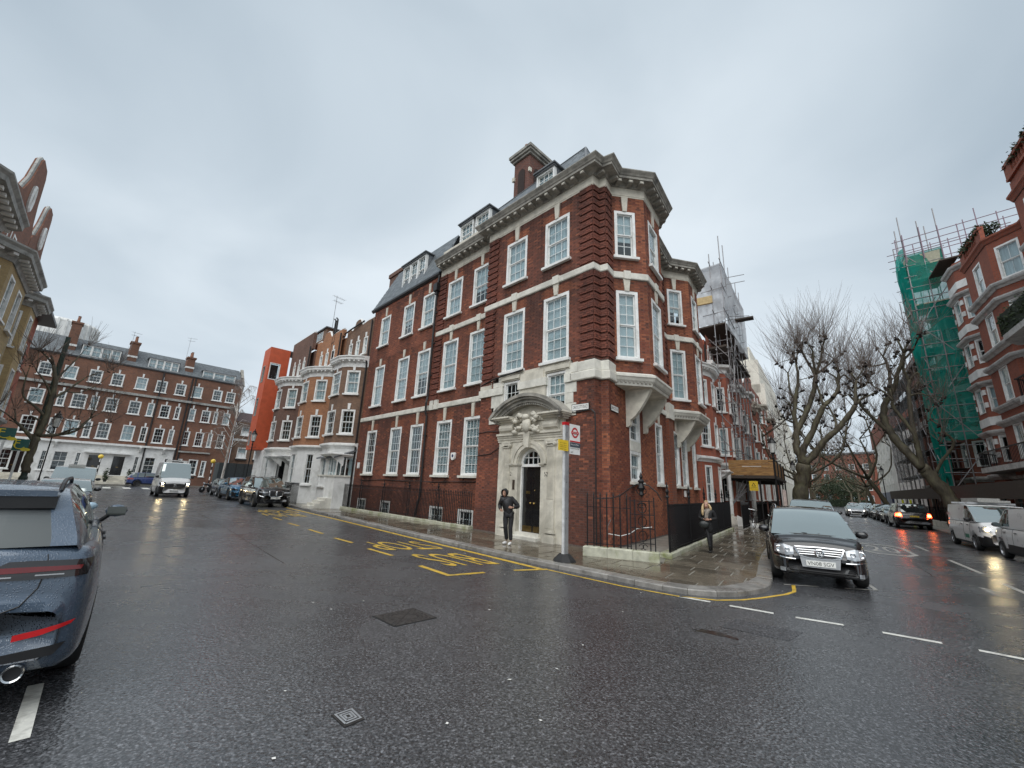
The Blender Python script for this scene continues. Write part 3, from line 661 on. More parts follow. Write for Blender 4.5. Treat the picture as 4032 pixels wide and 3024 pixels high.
def window(parent, M, w, h, cols=3, ru=2, rl=2, fr=.11, mat=None, curtain='net', sill=True, panes='each', split=.5, sillmat=None, limit=300, budget=None, sillw=.1):
    """sash window; M: bottom centre on the wall plane, y outward. The window is a part, its panes and sill sub-parts"""
    mat = mat or WHITE
    o = link('window', sash_mesh(w,h,cols,ru,rl,fr,mat,split), parent, M)
    H = w/2; i0, i1, z0, z1 = -H+fr, H-fr, fr*.7, h-fr*1.05; zm = z0+(z1-z0)*split; s = .042
    key = budget or parent.name
    n = cols*(ru+rl)
    if panes == 'each' and PANES.get(key,0)+n <= limit:
        PANES[key] = PANES.get(key,0)+n
        for a, c, yo, rows in ((z0,zm,-.075,rl),(zm,z1,-.04,ru)):
            for i in range(cols):
                for j in range(rows):
                    pw = (i1-i0-2*s)/cols-.018; ph = (c-a-2*s)/rows-.018
                    cx = i0+s+(i1-i0-2*s)*(i+.5)/cols; cz = a+s+(c-a-2*s)*(j+.5)/rows
                    link('pane', box_mesh('pane',-pw/2,pw/2,-.002,.002,-ph/2,ph/2,PANE), o, Matrix.Translation((cx,yo-.02,cz)) @ Matrix.Rotation(rnd.uniform(-.012,.012),4,'X') @ Matrix.Rotation(rnd.uniform(-.012,.012),4,'Z'))
    else:
        for a, c, yo, rows in ((z0,zm,-.075,rl),(zm,z1,-.04,ru)):
            if rows: link('glazing', box_mesh('glazing',i0+.01,i1-.01,-.002,.002,a+.01,c-.01,PANE), o, Matrix.Translation((0,yo-.02,0)) @ Matrix.Rotation(rnd.uniform(-.006,.006),4,'Z'))
    cmat = {'net':NET,'blind':BLIND,'room':ROOM,'shutter':SHUT}
    if curtain == 'half':
        link('blind', box_mesh('blind',i0,i1,-.15,-.142,zm-.25,z1,BLIND), o); link('room', box_mesh('room',i0,i1,-.6,-.55,z0,z1,ROOM), o)
    elif curtain == 'shutter':
        def sh():
            m = MB(); n_ = int((z1-z0)/.075)
            for k in range(n_):
                z = z0+(k+.5)*(z1-z0)/n_; m.add([(i0,-.142,z-.03),(i1,-.142,z-.03),(i1,-.17,z+.025),(i0,-.17,z+.025)], [(0,1,2,3)])
            for x in (i0,i0+(i1-i0)*.25,(i0+i1)/2,i0+(i1-i0)*.75,i1): m.box(x-.025,x+.025,-.16,-.138,z0,z1)
            return m.mesh('shutter', SHUT)
        link('shutter', cached(('shut',round(w,2),round(h,2)), sh), o); link('room', box_mesh('room',i0,i1,-.6,-.55,z0,z1,ROOM), o)
    else: link('curtain' if curtain == 'net' else ('blind' if curtain == 'blind' else 'room'), box_mesh(curtain,i0,i1,-.15 if curtain != 'room' else -.6,-.142 if curtain != 'room' else -.55,z0,z1,cmat[curtain]), o)
    if sill: link('sill', box_mesh('sill',-H-.09,H+.09,-.02,.14,-sillw,0,sillmat or mat), o)
    return o
def keystone(parent, M, wb, wt, h, d=.06, mat=None):
    mat = mat or STONE
    def f(): return MB().extr([(-wb/2,0),(wb/2,0),(wt/2,h),(-wt/2,h)], -.01, d).mesh('keystone', mat)
    return link('keystone', cached(('key',wb,wt,h,d,mat.name), f), parent, M)
# ------------------------------------------------------------------ the corner house
CH = thing('corner_house', 'red brick corner house with rusticated quoins, white sash windows and stone cornice', 'house', M1)
pa = [ (18.42,-.4), (5.84,-.4), (5.84,0.), (0.,0.), PL(-.1,.36), PL(-.36,.42) ]
B1 = [PL(-.36,1.0), PL(-1.38,2.1), PL(-1.42,4.15), PL(-.38,5.25)]
B2 = [PL(-.40,8.45), PL(-1.45,9.8), PL(-1.51,11.8), PL(-.42,12.95)]
END = PL(-.42,14.1)
palF1 = palette(DKR, (.205,.070,.044), s=1); palF2 = palette((.165,.053,.034), (.325,.118,.06), s=7, dirty=.2); palS3 = palette((.115,.045,.032), (.225,.078,.046), s=4)
wallM = MB(); bm_ = MB(); bm_.c = []
WALL = bpy.data.objects.new('wall', None)  # replaced below once the mesh exists
solos = []
def solo_add(f, x0, x1, za, zb, o, c): solos.append((f, x0, x1, za, zb, o, c))
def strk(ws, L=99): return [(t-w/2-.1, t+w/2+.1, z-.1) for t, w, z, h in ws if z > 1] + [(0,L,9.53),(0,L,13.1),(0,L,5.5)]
def holes_of(ws): return [(t-w/2+.02, t+w/2-.02, z+.02, z+h-.02) for t, w, z, h in ws]
# openings: (t from the left end of the face, width, z, height)
F_S = Face(pa[0], pa[1]); U = lambda u: 18.42-u
rowS = [U(c) for c in (16.62,13.67,11.48,8.99,6.80)]
ops_S = [(t,1.26,10.45,2.05) for t in rowS] + [(t,1.26,6.43,2.62) for t in rowS] + [(t,1.24,2.24,2.62) for t in rowS] + [(t,1.05,.02,.78) for t in (U(16.9),U(14.0),U(9.1),U(6.9))]
F_P = Face(pa[2], pa[3]); UP = lambda u: 5.84-u
ops_P = [(UP(c),1.24,10.44,2.02) for c in (1.7,3.97)] + [(UP(c),1.24,6.42,2.64) for c in (1.7,3.97)]
hol_P = holes_of(ops_P) + [(UP(4.36),UP(1.18),0,4.5), (UP(5.1),UP(.62),4.2,6.3), (UP(.63),UP(0),5.48,6.2), (UP(5.84),UP(4.4),5.5,5.82)]
qz = [(UP(.53),5.9,6.2,13.2,'quoin'), (UP(5.84),UP(5.22),6.0,13.2,'quoin')]
def archz(ops, pad=.12, h=.36): return [(t-w/2-pad, t+w/2+pad, z+hh, z+hh+h, 'arch') for t, w, z, hh in ops if z > 1]
NS = [0]
def near_solo(t, z, w):
    if NS[0] < 235 and w > .09 and UP(1.1) < t < UP(.02) and .45 < z < 2.6: NS[0] += 1; return True
    return False
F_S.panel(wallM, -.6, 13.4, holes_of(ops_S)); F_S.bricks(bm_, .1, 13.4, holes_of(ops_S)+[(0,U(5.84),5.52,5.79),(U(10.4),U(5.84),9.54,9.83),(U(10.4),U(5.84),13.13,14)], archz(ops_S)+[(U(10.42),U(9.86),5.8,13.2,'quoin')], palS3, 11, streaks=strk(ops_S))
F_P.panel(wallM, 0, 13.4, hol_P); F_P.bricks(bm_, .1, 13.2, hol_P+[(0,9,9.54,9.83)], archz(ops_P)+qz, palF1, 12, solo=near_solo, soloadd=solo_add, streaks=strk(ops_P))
Face(pa[1], pa[2]).panel(wallM, 0, 13.4); Face((18.42,-6), pa[0]).panel(wallM, 0, 13.4)
def fbr(f, z0, z1, holes, zones, pal, seed, sops=()): f.panel(wallM, z0-.1 if z0 > 1 else z0, z1+.05, holes); f.bricks(bm_, max(.1,z0), z1, holes, zones, pal, seed, streaks=strk(sops))
band = [(0,99,9.54,9.83)]
for i in (3,4):
    f = Face(pa[i], pa[i+1]); fbr(f, 0, 13.15, band+[(0,9,5.48,6.18)], [(0,9,6.2,13.2,'quoin')], palF2 if i == 4 else palF1, 20+i)
# F2: wall from the corner to the end, full height where no bay
W0 = pa[5]; FW = Face(W0, PL(-.42,14.1)); B0 = .42
tb = lambda b: (b-B0)
winF2 = [(tb(2.95),1.2,3.66,1.42), (tb(2.95),1.2,2.2,1.1), (tb(6.2),1.06,2.2,2.62), (tb(9.28),1.06,2.2,2.66), (tb(10.98),1.3,2.2,2.7), (tb(13.4),.95,2.2,2.66)]
gapz = [(tb(1.0),tb(5.25),5.5,14), (tb(8.45),tb(12.95),5.5,14)]
up2 = [(tb(6.85),1.15,10.45,2.02), (tb(6.85),1.15,6.43,2.62)]
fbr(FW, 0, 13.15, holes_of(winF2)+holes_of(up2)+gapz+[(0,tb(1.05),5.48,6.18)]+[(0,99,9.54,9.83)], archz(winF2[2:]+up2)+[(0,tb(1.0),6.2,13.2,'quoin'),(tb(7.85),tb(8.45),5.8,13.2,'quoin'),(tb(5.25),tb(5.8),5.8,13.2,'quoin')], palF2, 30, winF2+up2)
bays = []
for B, sd in ((B1,40),(B2,50)):
    fs = [Face(B[i], B[i+1]) for i in range(3)]
    for i, f in enumerate(fs):
        ww = .84 if i != 1 else 1.2; tt = .535 if i == 0 else (f.L/2 if i == 1 else f.L-.55)
        if sd == 50 and i == 0: tt = .62; ww = .88
        ops = [(tt,ww,10.46,2.0), (tt,ww,6.43,2.62)]; fbr(f, 5.85, 13.15, holes_of(ops)+band, archz(ops, .1), palF2, sd+i, ops)
        for t, w, z, h in ops: bays.append((f,t,w,z,h,i))
    # floor of the bay
wo = wallM.build('wall', MORTAR, CH); tag(wo, 'mortar and brick wall')
bo = bm_.build('brickwork', BRICK, wo); tag(bo, kind='stuff')
for f, x0, x1, za, zb, o, c in solos:
    m = MB(); m.c = []; w, h = x1-x0, zb-za
    m.box(-w/2,w/2,-.02,o,0,h,None,c); m.build('brick', BRICK, wo, f.mat((x0+x1)/2, za))
del bm_
# windows, keystones
kinds = ['net','net','blind','net','half','net','net']
def kst(f, t, ztop, h=.62, wb=.17, wt=.27, mat=None): keystone(CH, f.mat(t, ztop, 0), wb, wt, h, .06, mat)
for i, (t, w, z, h) in enumerate(ops_P):
    window(CH, F_P.mat(t, z), w, h, 3, 2 if z > 10 else 3, 2 if z > 10 else 3, curtain='net' if z > 10 else 'blind'); kst(F_P, t, z+h, .64 if z > 10 else .48)
for i, (t, w, z, h) in enumerate(ops_S):
    if z < 1: window(CH, F_S.mat(t, z), w, h, 4, 2, 0, fr=.07, split=0, curtain='room', sill=False, panes='one'); continue
    gf = z < 3
    window(CH, F_S.mat(t, z), w, h, 3 if not gf else 4, 2 if z > 10 else 3, 2 if z > 10 else 3, curtain=('shutter' if i % 5 >= 3 else 'room') if gf else ('half' if (i % 3 == 1) else 'net'), panes='each' if (gf and i % 5 >= 3) else 'one', sillmat=STONE_W if gf else None)
    kst(F_S, t, z+h, .62 if z > 10 else (.48 if z > 5 else .64), .14, .22)
for i, (t, w, z, h) in enumerate(winF2):
    window(CH, FW.mat(t, z), w, h, 2 if i < 2 else 3, (2 if i == 0 else (1 if i == 1 else 3)), (2 if i == 0 else (1 if i == 1 else 3)), curtain='room' if i != 1 else 'half', sill=i != 0, panes='each' if i < 3 else 'one', sillmat=STONE_W)
    if i >= 2: kst(FW, t, z+h, .58, .14, .22)
MB().box(-.6,.6,-.01,.03,0,.36).build('spandrel_panel', STONE_W, CH, FW.mat(winF2[0][0], 3.31))
for t, w, z, h in up2: window(CH, FW.mat(t, z), w, h, 3, 2 if z > 10 else 3, 2 if z > 10 else 3, panes='one'); kst(FW, t, z+h, .62 if z > 10 else .48)
for f, t, w, z, h, i in bays:
    window(CH, f.mat(t, z), w, h, 2, 2 if z > 10 else 3, 2 if z > 10 else 3, curtain='half' if z > 10 else 'blind', panes='each' if f.p.y > -5 and i < 2 else 'one'); kst(f, t, z+h, .62 if z > 10 else .48)
# stone bands
full = [(10.42,-.4)] + pa[1:] + B1 + B2 + [END]
def blocks(f, ts, z0, z1, w, d, mat, name='band_block'):
    for t in ts: link(name, box_mesh(name,-w/2,w/2,-.01,d,0,z1-z0,mat), CH, f.mat(t, z0))
m = MB(); sweep(m, full, [(-.02,9.55),(.05,9.55),(.07,9.58),(.07,9.79),(.04,9.82),(-.02,9.82)]); m.build('stone_band', STONE_W, CH)
m = MB(); sweep(m, [pa[0], pa[1]], [(-.02,5.53),(.05,5.53),(.06,5.56),(.06,5.75),(.04,5.78),(-.02,5.78)]); m.build('stone_band', STONE_W, CH)
blocks(F_P, [UP(1.7),UP(3.97)], 9.53, 9.86, .3, .10, STONE_W); blocks(F_S, [U(8.99),U(6.8)], 9.53, 9.86, .3, .10, STONE_W); blocks(F_S, [U(10.2),U(9.8)], 5.5, 5.98, .3, .10, STONE_W)
for B in (B1,B2):
    f = Face(B[0],B[1]); blocks(f, [.55], 9.53, 9.86, .26, .10, STONE_W); f = Face(B[1],B[2]); blocks(f, [f.L/2], 9.53, 9.86, .3, .10, STONE_W)
# heavy stone course wrapping the corner at first floor
for k, (z0, z1, d, x0) in enumerate(((5.5,5.80,.10,.95),(5.805,6.17,.05,.64))):
    m = MB(); sweep(m, [(x0,0.)] + pa[3:] + [PL(-.36,1.02)], [(-.02,z0),(d-.02,z0),(d,z0+.03),(d,z1-.03),(d-.02,z1),(-.02,z1)]); m.build('corner_stone_course', STONE_W, CH)
m = MB(); sweep(m, [PL(-.4,5.25), PL(-.4,8.45)], [(-.02,5.4),(.05,5.4),(.05,5.62),(-.02,5.62)]); m.build('stone_band', STONE_W, CH)
link('pilaster_block', box_mesh('pilaster_block',-.45,.45,-.01,.2,0,.75,STONE_W), CH, FW.mat(tb(8.0), 5.3))
pf = MB(); FW2 = FW
MB().box(-.42,.42,-.01,.12,0,5.3).build('pilaster', brickmat('pilaster_brick', (.30,.085,.038), (.20,.055,.03)), CH, FW.mat(tb(8.0), 0))
# cornice
fr = MB(); sweep(fr, full, [(-.02,13.12),(.02,13.12),(.02,13.17),(.035,13.18),(.035,13.52),(-.02,13.52)]); fr.build('frieze', STONE, CH)
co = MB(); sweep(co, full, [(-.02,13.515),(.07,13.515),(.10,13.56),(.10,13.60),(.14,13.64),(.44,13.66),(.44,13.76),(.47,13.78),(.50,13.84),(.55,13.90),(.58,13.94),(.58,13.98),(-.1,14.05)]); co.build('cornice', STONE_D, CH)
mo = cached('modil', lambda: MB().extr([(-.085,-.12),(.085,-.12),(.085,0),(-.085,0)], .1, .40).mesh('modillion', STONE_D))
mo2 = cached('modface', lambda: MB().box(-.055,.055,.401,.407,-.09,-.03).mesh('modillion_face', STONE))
seg = offset_path(full, 0)
for i in range(len(full)-1):
    f = Face(full[i], full[i+1])
    if f.L < .3: continue
    n = max(1, int(round(f.L/.44)))
    for k in range(n): q = link('modillion', mo, CH, f.mat((k+.5)*f.L/n, 13.652)); link('modillion_face', mo2, q)
# bay undersides: moulded ledge, soffit, console brackets
for B, nm in ((B1,1),(B2,2)):
    m = MB(); sweep(m, B, [(-.3,5.45),(.02,5.45),(.05,5.55),(.12,5.62),(.16,5.70),(.20,5.74),(.20,5.82),(.05,5.90),(-.05,5.92)]); m.build('bay_ledge', WHITE_R if False else STONE_W, CH)
    m = MB(); pp = [B[0]+(B[0]-B[3]).normalized()*.0] + B[1:3] + [B[3]]; m.prism([(p.x,p.y) for p in ccw(list(B))], 5.44, 5.5); m.build('bay_soffit', STONE, CH)
    dn_ = cached('dent', lambda: MB().box(-.035,.035,.02,.09,0,.09).mesh('dentil', STONE_D))
    for i in range(3):
        f = Face(B[i],B[i+1]); n = int(f.L/.15)
        for k in range(n): link('dentil', dn_, CH, f.mat((k+.5)*f.L/n, 5.53))
    # consoles: scrolled side profile, reaching out from the wall
    wf = Face(B[0], B[3])
    def prof(): 
        P = [(0,0),(0,-1.35)]
        for a in range(0,8): th = -PI/2+a*PI/14; P.append((.05+.10*math.cos(th)+.0, -1.25+.1*math.sin(th)))
        for k in range(9): s_ = k/8; P.append((.16+.72*s_, -1.1+ .95*(s_**1.7)+ .06*math.sin(s_*PI)))
        P += [(.92,-.08),(.92,0)]; return P
    cme = cached('console', lambda: MB().extr([(y,z) for y,z in prof()], -.11, .11).mesh('console_bracket', STONE))
    for t in (wf.L*.27, wf.L*.73):
        Mx = wf.mat(t, 5.46) @ Matrix.Rotation(R(90), 4, 'Z'); link('console_bracket', cme, CH, Mx)
    # roof of the bay behind the cornice
    m = MB(); m.prism([(p.x,p.y) for p in ccw(list(B))], 14.0, 14.16); m.build('bay_roof', LEAD, CH)
# roofs
def quad(mb, *p): mb.add(list(p), [tuple(range(len(p)))])
rf = MB(); a_, b_, c_ = PL(-.0,1.1), PL(-.05,14.1), PL(1.6,14.1)
b0 = (10.42,-.6,14.0); b1 = (.5,-.3,14.0); b2 = (*PL(-.05,.9),14.0); b3 = (*b_,14.0)
t0 = (10.42,-2.1,17.1); t1 = (1.55,-1.75,17.1); t3 = (*PL(1.35,14.1),17.1)
quad(rf, b0, b1, t1, t0); quad(rf, b1, b2, t1); quad(rf, b2, b3, t3, t1); quad(rf, t0, t1, t3, (10.42,-9,17.1)); quad(rf, b0, t0, (10.42,-9,17.1), (10.42,-9,14)); quad(rf, b3, t3, (10.42,-9,17.1)); 
rf.build('slate_roof', SLATE, CH)
r3 = MB(); e0, e1 = (18.6,-.28,13.5), (10.42,-.28,13.5); m0, m1_ = (17.4,-1.3,16.3), (10.42,-1.3,16.3)
quad(r3, e0, e1, m1_, m0); quad(r3, m0, m1_, (10.42,-6,17.0), (16.6,-6,17.0)); quad(r3, e0, m0, (16.6,-6,17.0), (18.6,-6,13.5)); r3.build('mansard_roof', SLATE, CH)
gt = MB(); sweep(gt, [(18.75,-.4),(10.5,-.4)], [(0,13.30),(.06,13.30),(.10,13.36),(.16,13.38),(.16,13.50),(.13,13.50),(.12,13.42),(0,13.42)]); gt.build('gutter', PIPE, CH)
hr = MB()
for p, q in ((t0,t1),(t1,t3),(b1,t1)): hr.tube([p,q], .06, 6)
hr.build('lead_ridge', LEAD, CH)
SLT = tinted('slate_tile', rough=.4, bump=.3, spec=.5); SLV = []
for c in ((.085,.095,.105),(.12,.135,.145),(.15,.165,.175),(.105,.12,.125)):
    m = MB(); m.c = []; m.box(-.122,.122,-.005,.005,-.02,.2,None,c); SLV.append((c, m.mesh('slate', SLT)))
def slates(p0, p1, q1, q0, nrm, limit):
    """overlapping slates on the slope p0-p1 (eaves) to q0-q1"""
    p0, p1, q0, q1 = (Vector(v) for v in (p0,p1,q0,q1)); up = (q0-p0); n = int(up.length/.15); rr = random.Random(8); rest = MB(); rest.c = []; cnt = 0
    for j in range(n):
        a, b = p0.lerp(q0,j/n), p1.lerp(q1,j/n); L = (b-a).length; d = (b-a)/L; u_ = up.normalized(); o = d.cross(u_).normalized(); o = o if o.dot(nrm) > 0 else -o; k = int(L/.25)
        for i in range(k):
            c = a+d*((i+.5+(.5 if j % 2 else 0)*.9)*.25)+o*.012
            if (c-a).length > L-.1: continue
            z_ = (u_*1.0+o*.035).normalized(); y_ = z_.cross(d).normalized(); M = Matrix((d,y_,z_)).transposed().to_4x4(); M.translation = c; col, me = SLV[rr.randrange(4)]
            if cnt < limit and j > n*.25: link('slate', me, CH, M); cnt += 1
            else: rest.box(-.122,.122,-.005,.005,-.02,.2,M,col)
    tag(rest.build('slating', SLT, CH), kind='stuff')
slates(b0, b1, t1, t0, Vector((0,1,1)), 290); slates(e0, e1, m1_, m0, Vector((0,1,1)), 0); slates(b2, b3, t3, t1, Vector((-1,0,1)), 0)
def dormer(u0, u1, y, z0, z1, n, label=None):
    w = u1-u0; M = Matrix.Translation(((u0+u1)/2, y, z0)); 
    m = MB(); m.box(-w/2,w/2,-1.8,-.17,0,z1-z0-.02); d = m.build('dormer', LEAD, CH, M)
    m = MB(); m.box(-w/2-.12,w/2+.12,-2.0,.16,z1-z0,z1-z0+.07).box(-w/2-.06,w/2+.06,-.1,.1,z1-z0-.08,z1-z0); m.build('dormer_roof', LEAD, d)
    for k in range(n):
        ww = w/n; c = -w/2+(k+.5)*ww
        o = link('window', sash_mesh(ww,z1-z0-.08,3 if n < 3 else 2,2,2,.08,WHITE), d, Matrix.Translation((c,0,0)))
        link('glazing', box_mesh('glazing',-ww/2+.08,ww/2-.08,-.1,-.096,.06,z1-z0-.16,PANE), o) if False else None
        m = MB(); m.box(c-ww/2+.08,c+ww/2-.08,-.10,-.095,.06,z1-z0-.16); m.build('glazing', PANE, d)
        m = MB(); m.box(c-ww/2+.08,c+ww/2-.08,-.165,-.16,.06,z1-z0-.16); m.build('curtain', NET, d)
dormer(2.55,3.62,-.75,14.75,16.15,1); dormer(8.3,9.45,-.75,14.75,16.2,1); dormer(6.95,8.1,-.75,14.75,16.2,1); dormer(12.6,15.3,-.55,13.85,15.7,3)
pm = MB(); pm.box(5.95,10.42,-.55,-.38,14.18,14.72); pm.build('parapet', STONE, CH)
# lantern-like chimney with arched recesses
CB = brickmat('chimney_brick', (.17,.055,.036), (.10,.035,.027))
ck = MB(); ck.box(5.75,6.95,-4.5,-2.4,16.5,20.1); ch = ck.build('chimney', CB, CH)
m = MB(); 
for k, (e, z0, z1) in enumerate(((.06,18.2,18.38),(.10,19.95,20.1),(.2,20.1,20.25),(.26,20.25,20.42),(.16,20.42,20.55))): m.box(5.75-e,6.95+e,-4.5-e,-2.4+e,z0,z1) if k != 0 else None
m.build('chimney_cornice', STONE_D, ch)
m = MB()
for y in (-3.0,-3.9): 
    m.extr([(y-.26,17.0),(y+.26,17.0),(y+.26,19.0)]+[(y+.26*math.cos(a*PI/8),19.0+.26*math.sin(a*PI/8)) for a in range(1,8)]+[(y-.26,19.0)], 5.70, 5.74, Matrix(((0,1,0,0),(1,0,0,0),(0,0,1,0),(0,0,0,1))))
m.extr([(6.1,17.0),(6.6,17.0),(6.6,19.0)]+[(6.35+.25*math.cos(a*PI/8),19.0+.25*math.sin(a*PI/8)) for a in range(1,8)]+[(6.1,19.0)], -2.39, -2.36); m.build('arched_recess', mk('shaded_recess', (.03,.018,.015), .9), ch)  # flat dark plates; the shade of the open arches is put into the colour
m = MB(); m.box(5.66,5.76,-2.48,-2.30,18.75,19.0).box(6.86,7.04,-2.42,-2.30,18.75,19.0).box(5.66,5.72,-3.62,-3.28,18.75,19.0); m.build('chimney_capital', STONE, ch)
for i in range(4):
    m = MB(); m.lathe([(.13,0),(.15,.05),(.13,.1),(.12,.5),(.15,.55),(.15,.6),(.1,.6)], 10); m.build('chimney_pot', mk('terracotta_pot%d' % i, (.26,.12,.075), .8, var=.2), ch, Matrix.Translation((6.35,-2.75-i*.5,20.55)))
for i, x in enumerate((11.2,11.6)):
    m = MB(); m.lathe([(.13,0),(.15,.05),(.13,.1),(.12,.5),(.15,.55),(.15,.6),(.1,.6)], 10); m.build('chimney_pot', MAT['terracotta_pot0'], CH, Matrix.Translation((x,-3.4,16.6)))
# terrace rail behind bay 1
m = MB()
for b in (5.9,6.6,7.3,8.0,8.7,9.4):
    p = PL(-.2,b); m.tube([(p.x,p.y,14.1),(p.x,p.y,15.25)], .025, 5)
for z in (14.6,15.25): p, q = PL(-.2,5.9), PL(-.2,9.4); m.tube([(p.x,p.y,z),(q.x,q.y,z)], .025, 5)
m.build('roof_rail', IRON, CH)
# rainwater pipe with hopper
m = MB(); m.tube([(10.55,-.33,13.3),(10.6,-.28,12.6)], .06, 8); m.tube([(10.6,-.28,12.2),(10.55,-.28,6.2),(10.5,-.2,5.9),(10.5,-.2,5.4),(10.47,-.28,5.2),(10.42,-.28,1.2),(10.5,-.25,.9),(10.62,-.2,.15)], .055, 8)
m.prism([(10.42,-.38),(10.78,-.38),(10.78,-.12),(10.42,-.12)], 12.3, 12.75); m.prism([(10.5,-.36),(10.7,-.36),(10.7,-.2),(10.5,-.2)], 12.1, 12.3)
for z in (11,9.2,7.4,4.2,2.6): m.cbox((10.52,-.32,z), .2, .1, .06)
m.build('drainpipe', PIPE, CH)
m = MB(); m.tube([(17.5,-.36,1.88),(16.6,-.36,1.86),(14.5,-.36,1.93),(12.3,-.36,1.9),(10.5,-.2,1.93),(9.6,-.36,1.9),(7.5,-.36,1.96),(6.2,-.36,1.98),(5.9,-.36,1.97)], .018, 5); m.build('wall_cable', CABLE, CH)
for pts, r in (([(5.8,.03,3.05),(5.0,.03,3.1),(4.45,.05,3.35)],.016), ([(5.84,.03,3.98),(5.2,.03,4.02),(4.4,.05,3.95)],.016), ([(5.84,.04,6.05),(5.0,.12,6.2),(3.2,.16,6.32)],.03)):
    m = MB(); m.tube(pts, r, 5); m.build('wall_cable', CABLE, CH)
p = PL(-.36,.5); m = MB(); m.tube([(1.15,.04,4.5),(.8,.04,4.38),(.3,.05,4.42),(.08,.06,4.42),(-.05,.06,4.3),(-.06,.05,3.9),(-.06,.05,.15)], .022, 6); m.build('wall_cable', CABLE, CH)

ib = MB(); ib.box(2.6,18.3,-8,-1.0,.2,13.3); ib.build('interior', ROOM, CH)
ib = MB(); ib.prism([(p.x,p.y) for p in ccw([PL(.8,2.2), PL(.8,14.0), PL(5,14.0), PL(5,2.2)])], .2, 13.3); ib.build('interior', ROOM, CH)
# ------------------------------------------------------------------ stone doorcase of number 52
UC = 2.73
def arcpts(c, z, r, a0, a1, n): return [(c+r*math.cos(a0+(a1-a0)*k/n), z+r*math.sin(a0+(a1-a0)*k/n)) for k in range(n+1)]
DS = MB()
for x0, x1 in ((1.2,2.16),(3.30,4.36)): DS.box(x0,x1,-.05,.16,.1,2.67)
DS.extr([(4.36,2.67),(4.36,3.5),(1.2,3.5),(1.2,2.67)] + [(UC-.57,2.67)] + arcpts(UC,2.67,.57,PI,0,20)[1:-1] + [(UC+.57,2.67)], -.05, .16)
ds = DS.build('doorcase', STONE, CH)
m = MB()
for k in range(5):
    pass
m.extr(arcpts(UC,2.67,.86,0,PI,24)+arcpts(UC,2.67,.74,PI,0,24), .155, .24); m.extr(arcpts(UC,2.67,.73,0,PI,24)+arcpts(UC,2.67,.6,PI,0,24), .155, .21); m.build('archivolt', STONE, ds)
m = MB()
for x0, x1 in ((1.98,2.2),(3.27,3.9)): m.box(x0,x1,-.03,.20,2.60,2.64); m.box(x0-.02,x1+.02,-.03,.23,2.64,2.70)
m.build('impost', STONE, ds)
for c in (1.665, 3.87):
    m = MB(); w = .17
    m.box(c-.25,c+.25,.15,.30,.1,.30); m.box(c-.23,c+.23,.15,.28,.30,.36)
    m.box(c-.22,c+.22,.15,.27,.40,.46); m.box(c-.20,c+.20,.15,.25,.46,.52)
    m.box(c-w,c+w,.15,.215,.52,3.28)
    n = 7
    for k in range(n): x = c-w+.02+(2*w-.04)*(k+.5)/n; m.box(x-.014,x+.014,.21,.232,1.5,3.24)
    m.box(c-w,c+w,.21,.228,.55,1.45)
    m.box(c-w-.03,c+w+.03,.15,.26,3.28,3.31); m.box(c-w-.07,c+w+.07,.15,.28,3.44,3.5)
    for sx in (-1,1):   # ionic volutes
        T = Matrix.Translation((c+sx*(w+.02),.15,3.37)) @ Matrix.Rotation(R(-90),4,'X'); m.lathe([(.001,.0),(.075,0),(.075,.12),(.05,.14),(.03,.135),(.001,.145)], 12, T)
    m.box(c-w,c+w,.16,.27,3.36,3.44); m.build('pilaster', STONE, ds)
m = MB()
for z0, z1, o in ((3.5,3.58,.20),(3.58,3.66,.23),(3.66,3.74,.26),(3.74,3.82,.32)): m.box(1.17-.0*o,4.39,-.05,o,z0,z1)
m.build('architrave', STONE, ds)
m = MB(); m.box(1.18,4.38,-.05,.16,3.82,4.2)
for x0, x1 in ((1.3,1.95),(3.5,4.2)):
    m.extr([(x0,3.84),(x1,3.84),(x1,4.2),(x0,4.2)], .15, .26); m.tube([(x0,.22,4.02),(x1,.22,4.02)], .16, 10)
m.build('frieze', STONE, ds)
# segmental pediment
Rr = 2.54; zc = 4.42+.80-Rr; aw = math.asin(1.85/Rr)
def seg(r0, r1, y0, y1, mb): mb.extr(arcpts(UC,zc,r1,PI/2-aw,PI/2+aw,26)+arcpts(UC,zc,r0,PI/2+aw,PI/2-aw,26), y0, y1)
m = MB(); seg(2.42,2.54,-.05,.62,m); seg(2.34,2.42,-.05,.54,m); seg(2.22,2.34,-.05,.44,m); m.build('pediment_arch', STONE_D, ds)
m = MB(); 
for k in range(34):
    a = PI/2-aw*.93+2*aw*.93*k/33; T = Matrix.Translation((UC+2.19*math.cos(a),.0,zc+2.19*math.sin(a))) @ Matrix.Rotation(PI/2-a,4,'Y'); m.box(-.035,.035,.1,.4,-.05,.04,T)
tag(m.build('pediment_dentils', STONE_D, ds), kind='stuff')
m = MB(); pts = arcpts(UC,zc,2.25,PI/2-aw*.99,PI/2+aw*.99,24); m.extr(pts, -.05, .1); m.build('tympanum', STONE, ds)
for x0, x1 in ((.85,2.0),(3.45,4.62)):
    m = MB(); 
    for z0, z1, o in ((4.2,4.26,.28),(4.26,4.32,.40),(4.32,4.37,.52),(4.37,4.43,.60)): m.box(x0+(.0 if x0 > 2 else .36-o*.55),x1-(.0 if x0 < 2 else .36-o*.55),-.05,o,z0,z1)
    m.build('cornice_return', STONE, ds)
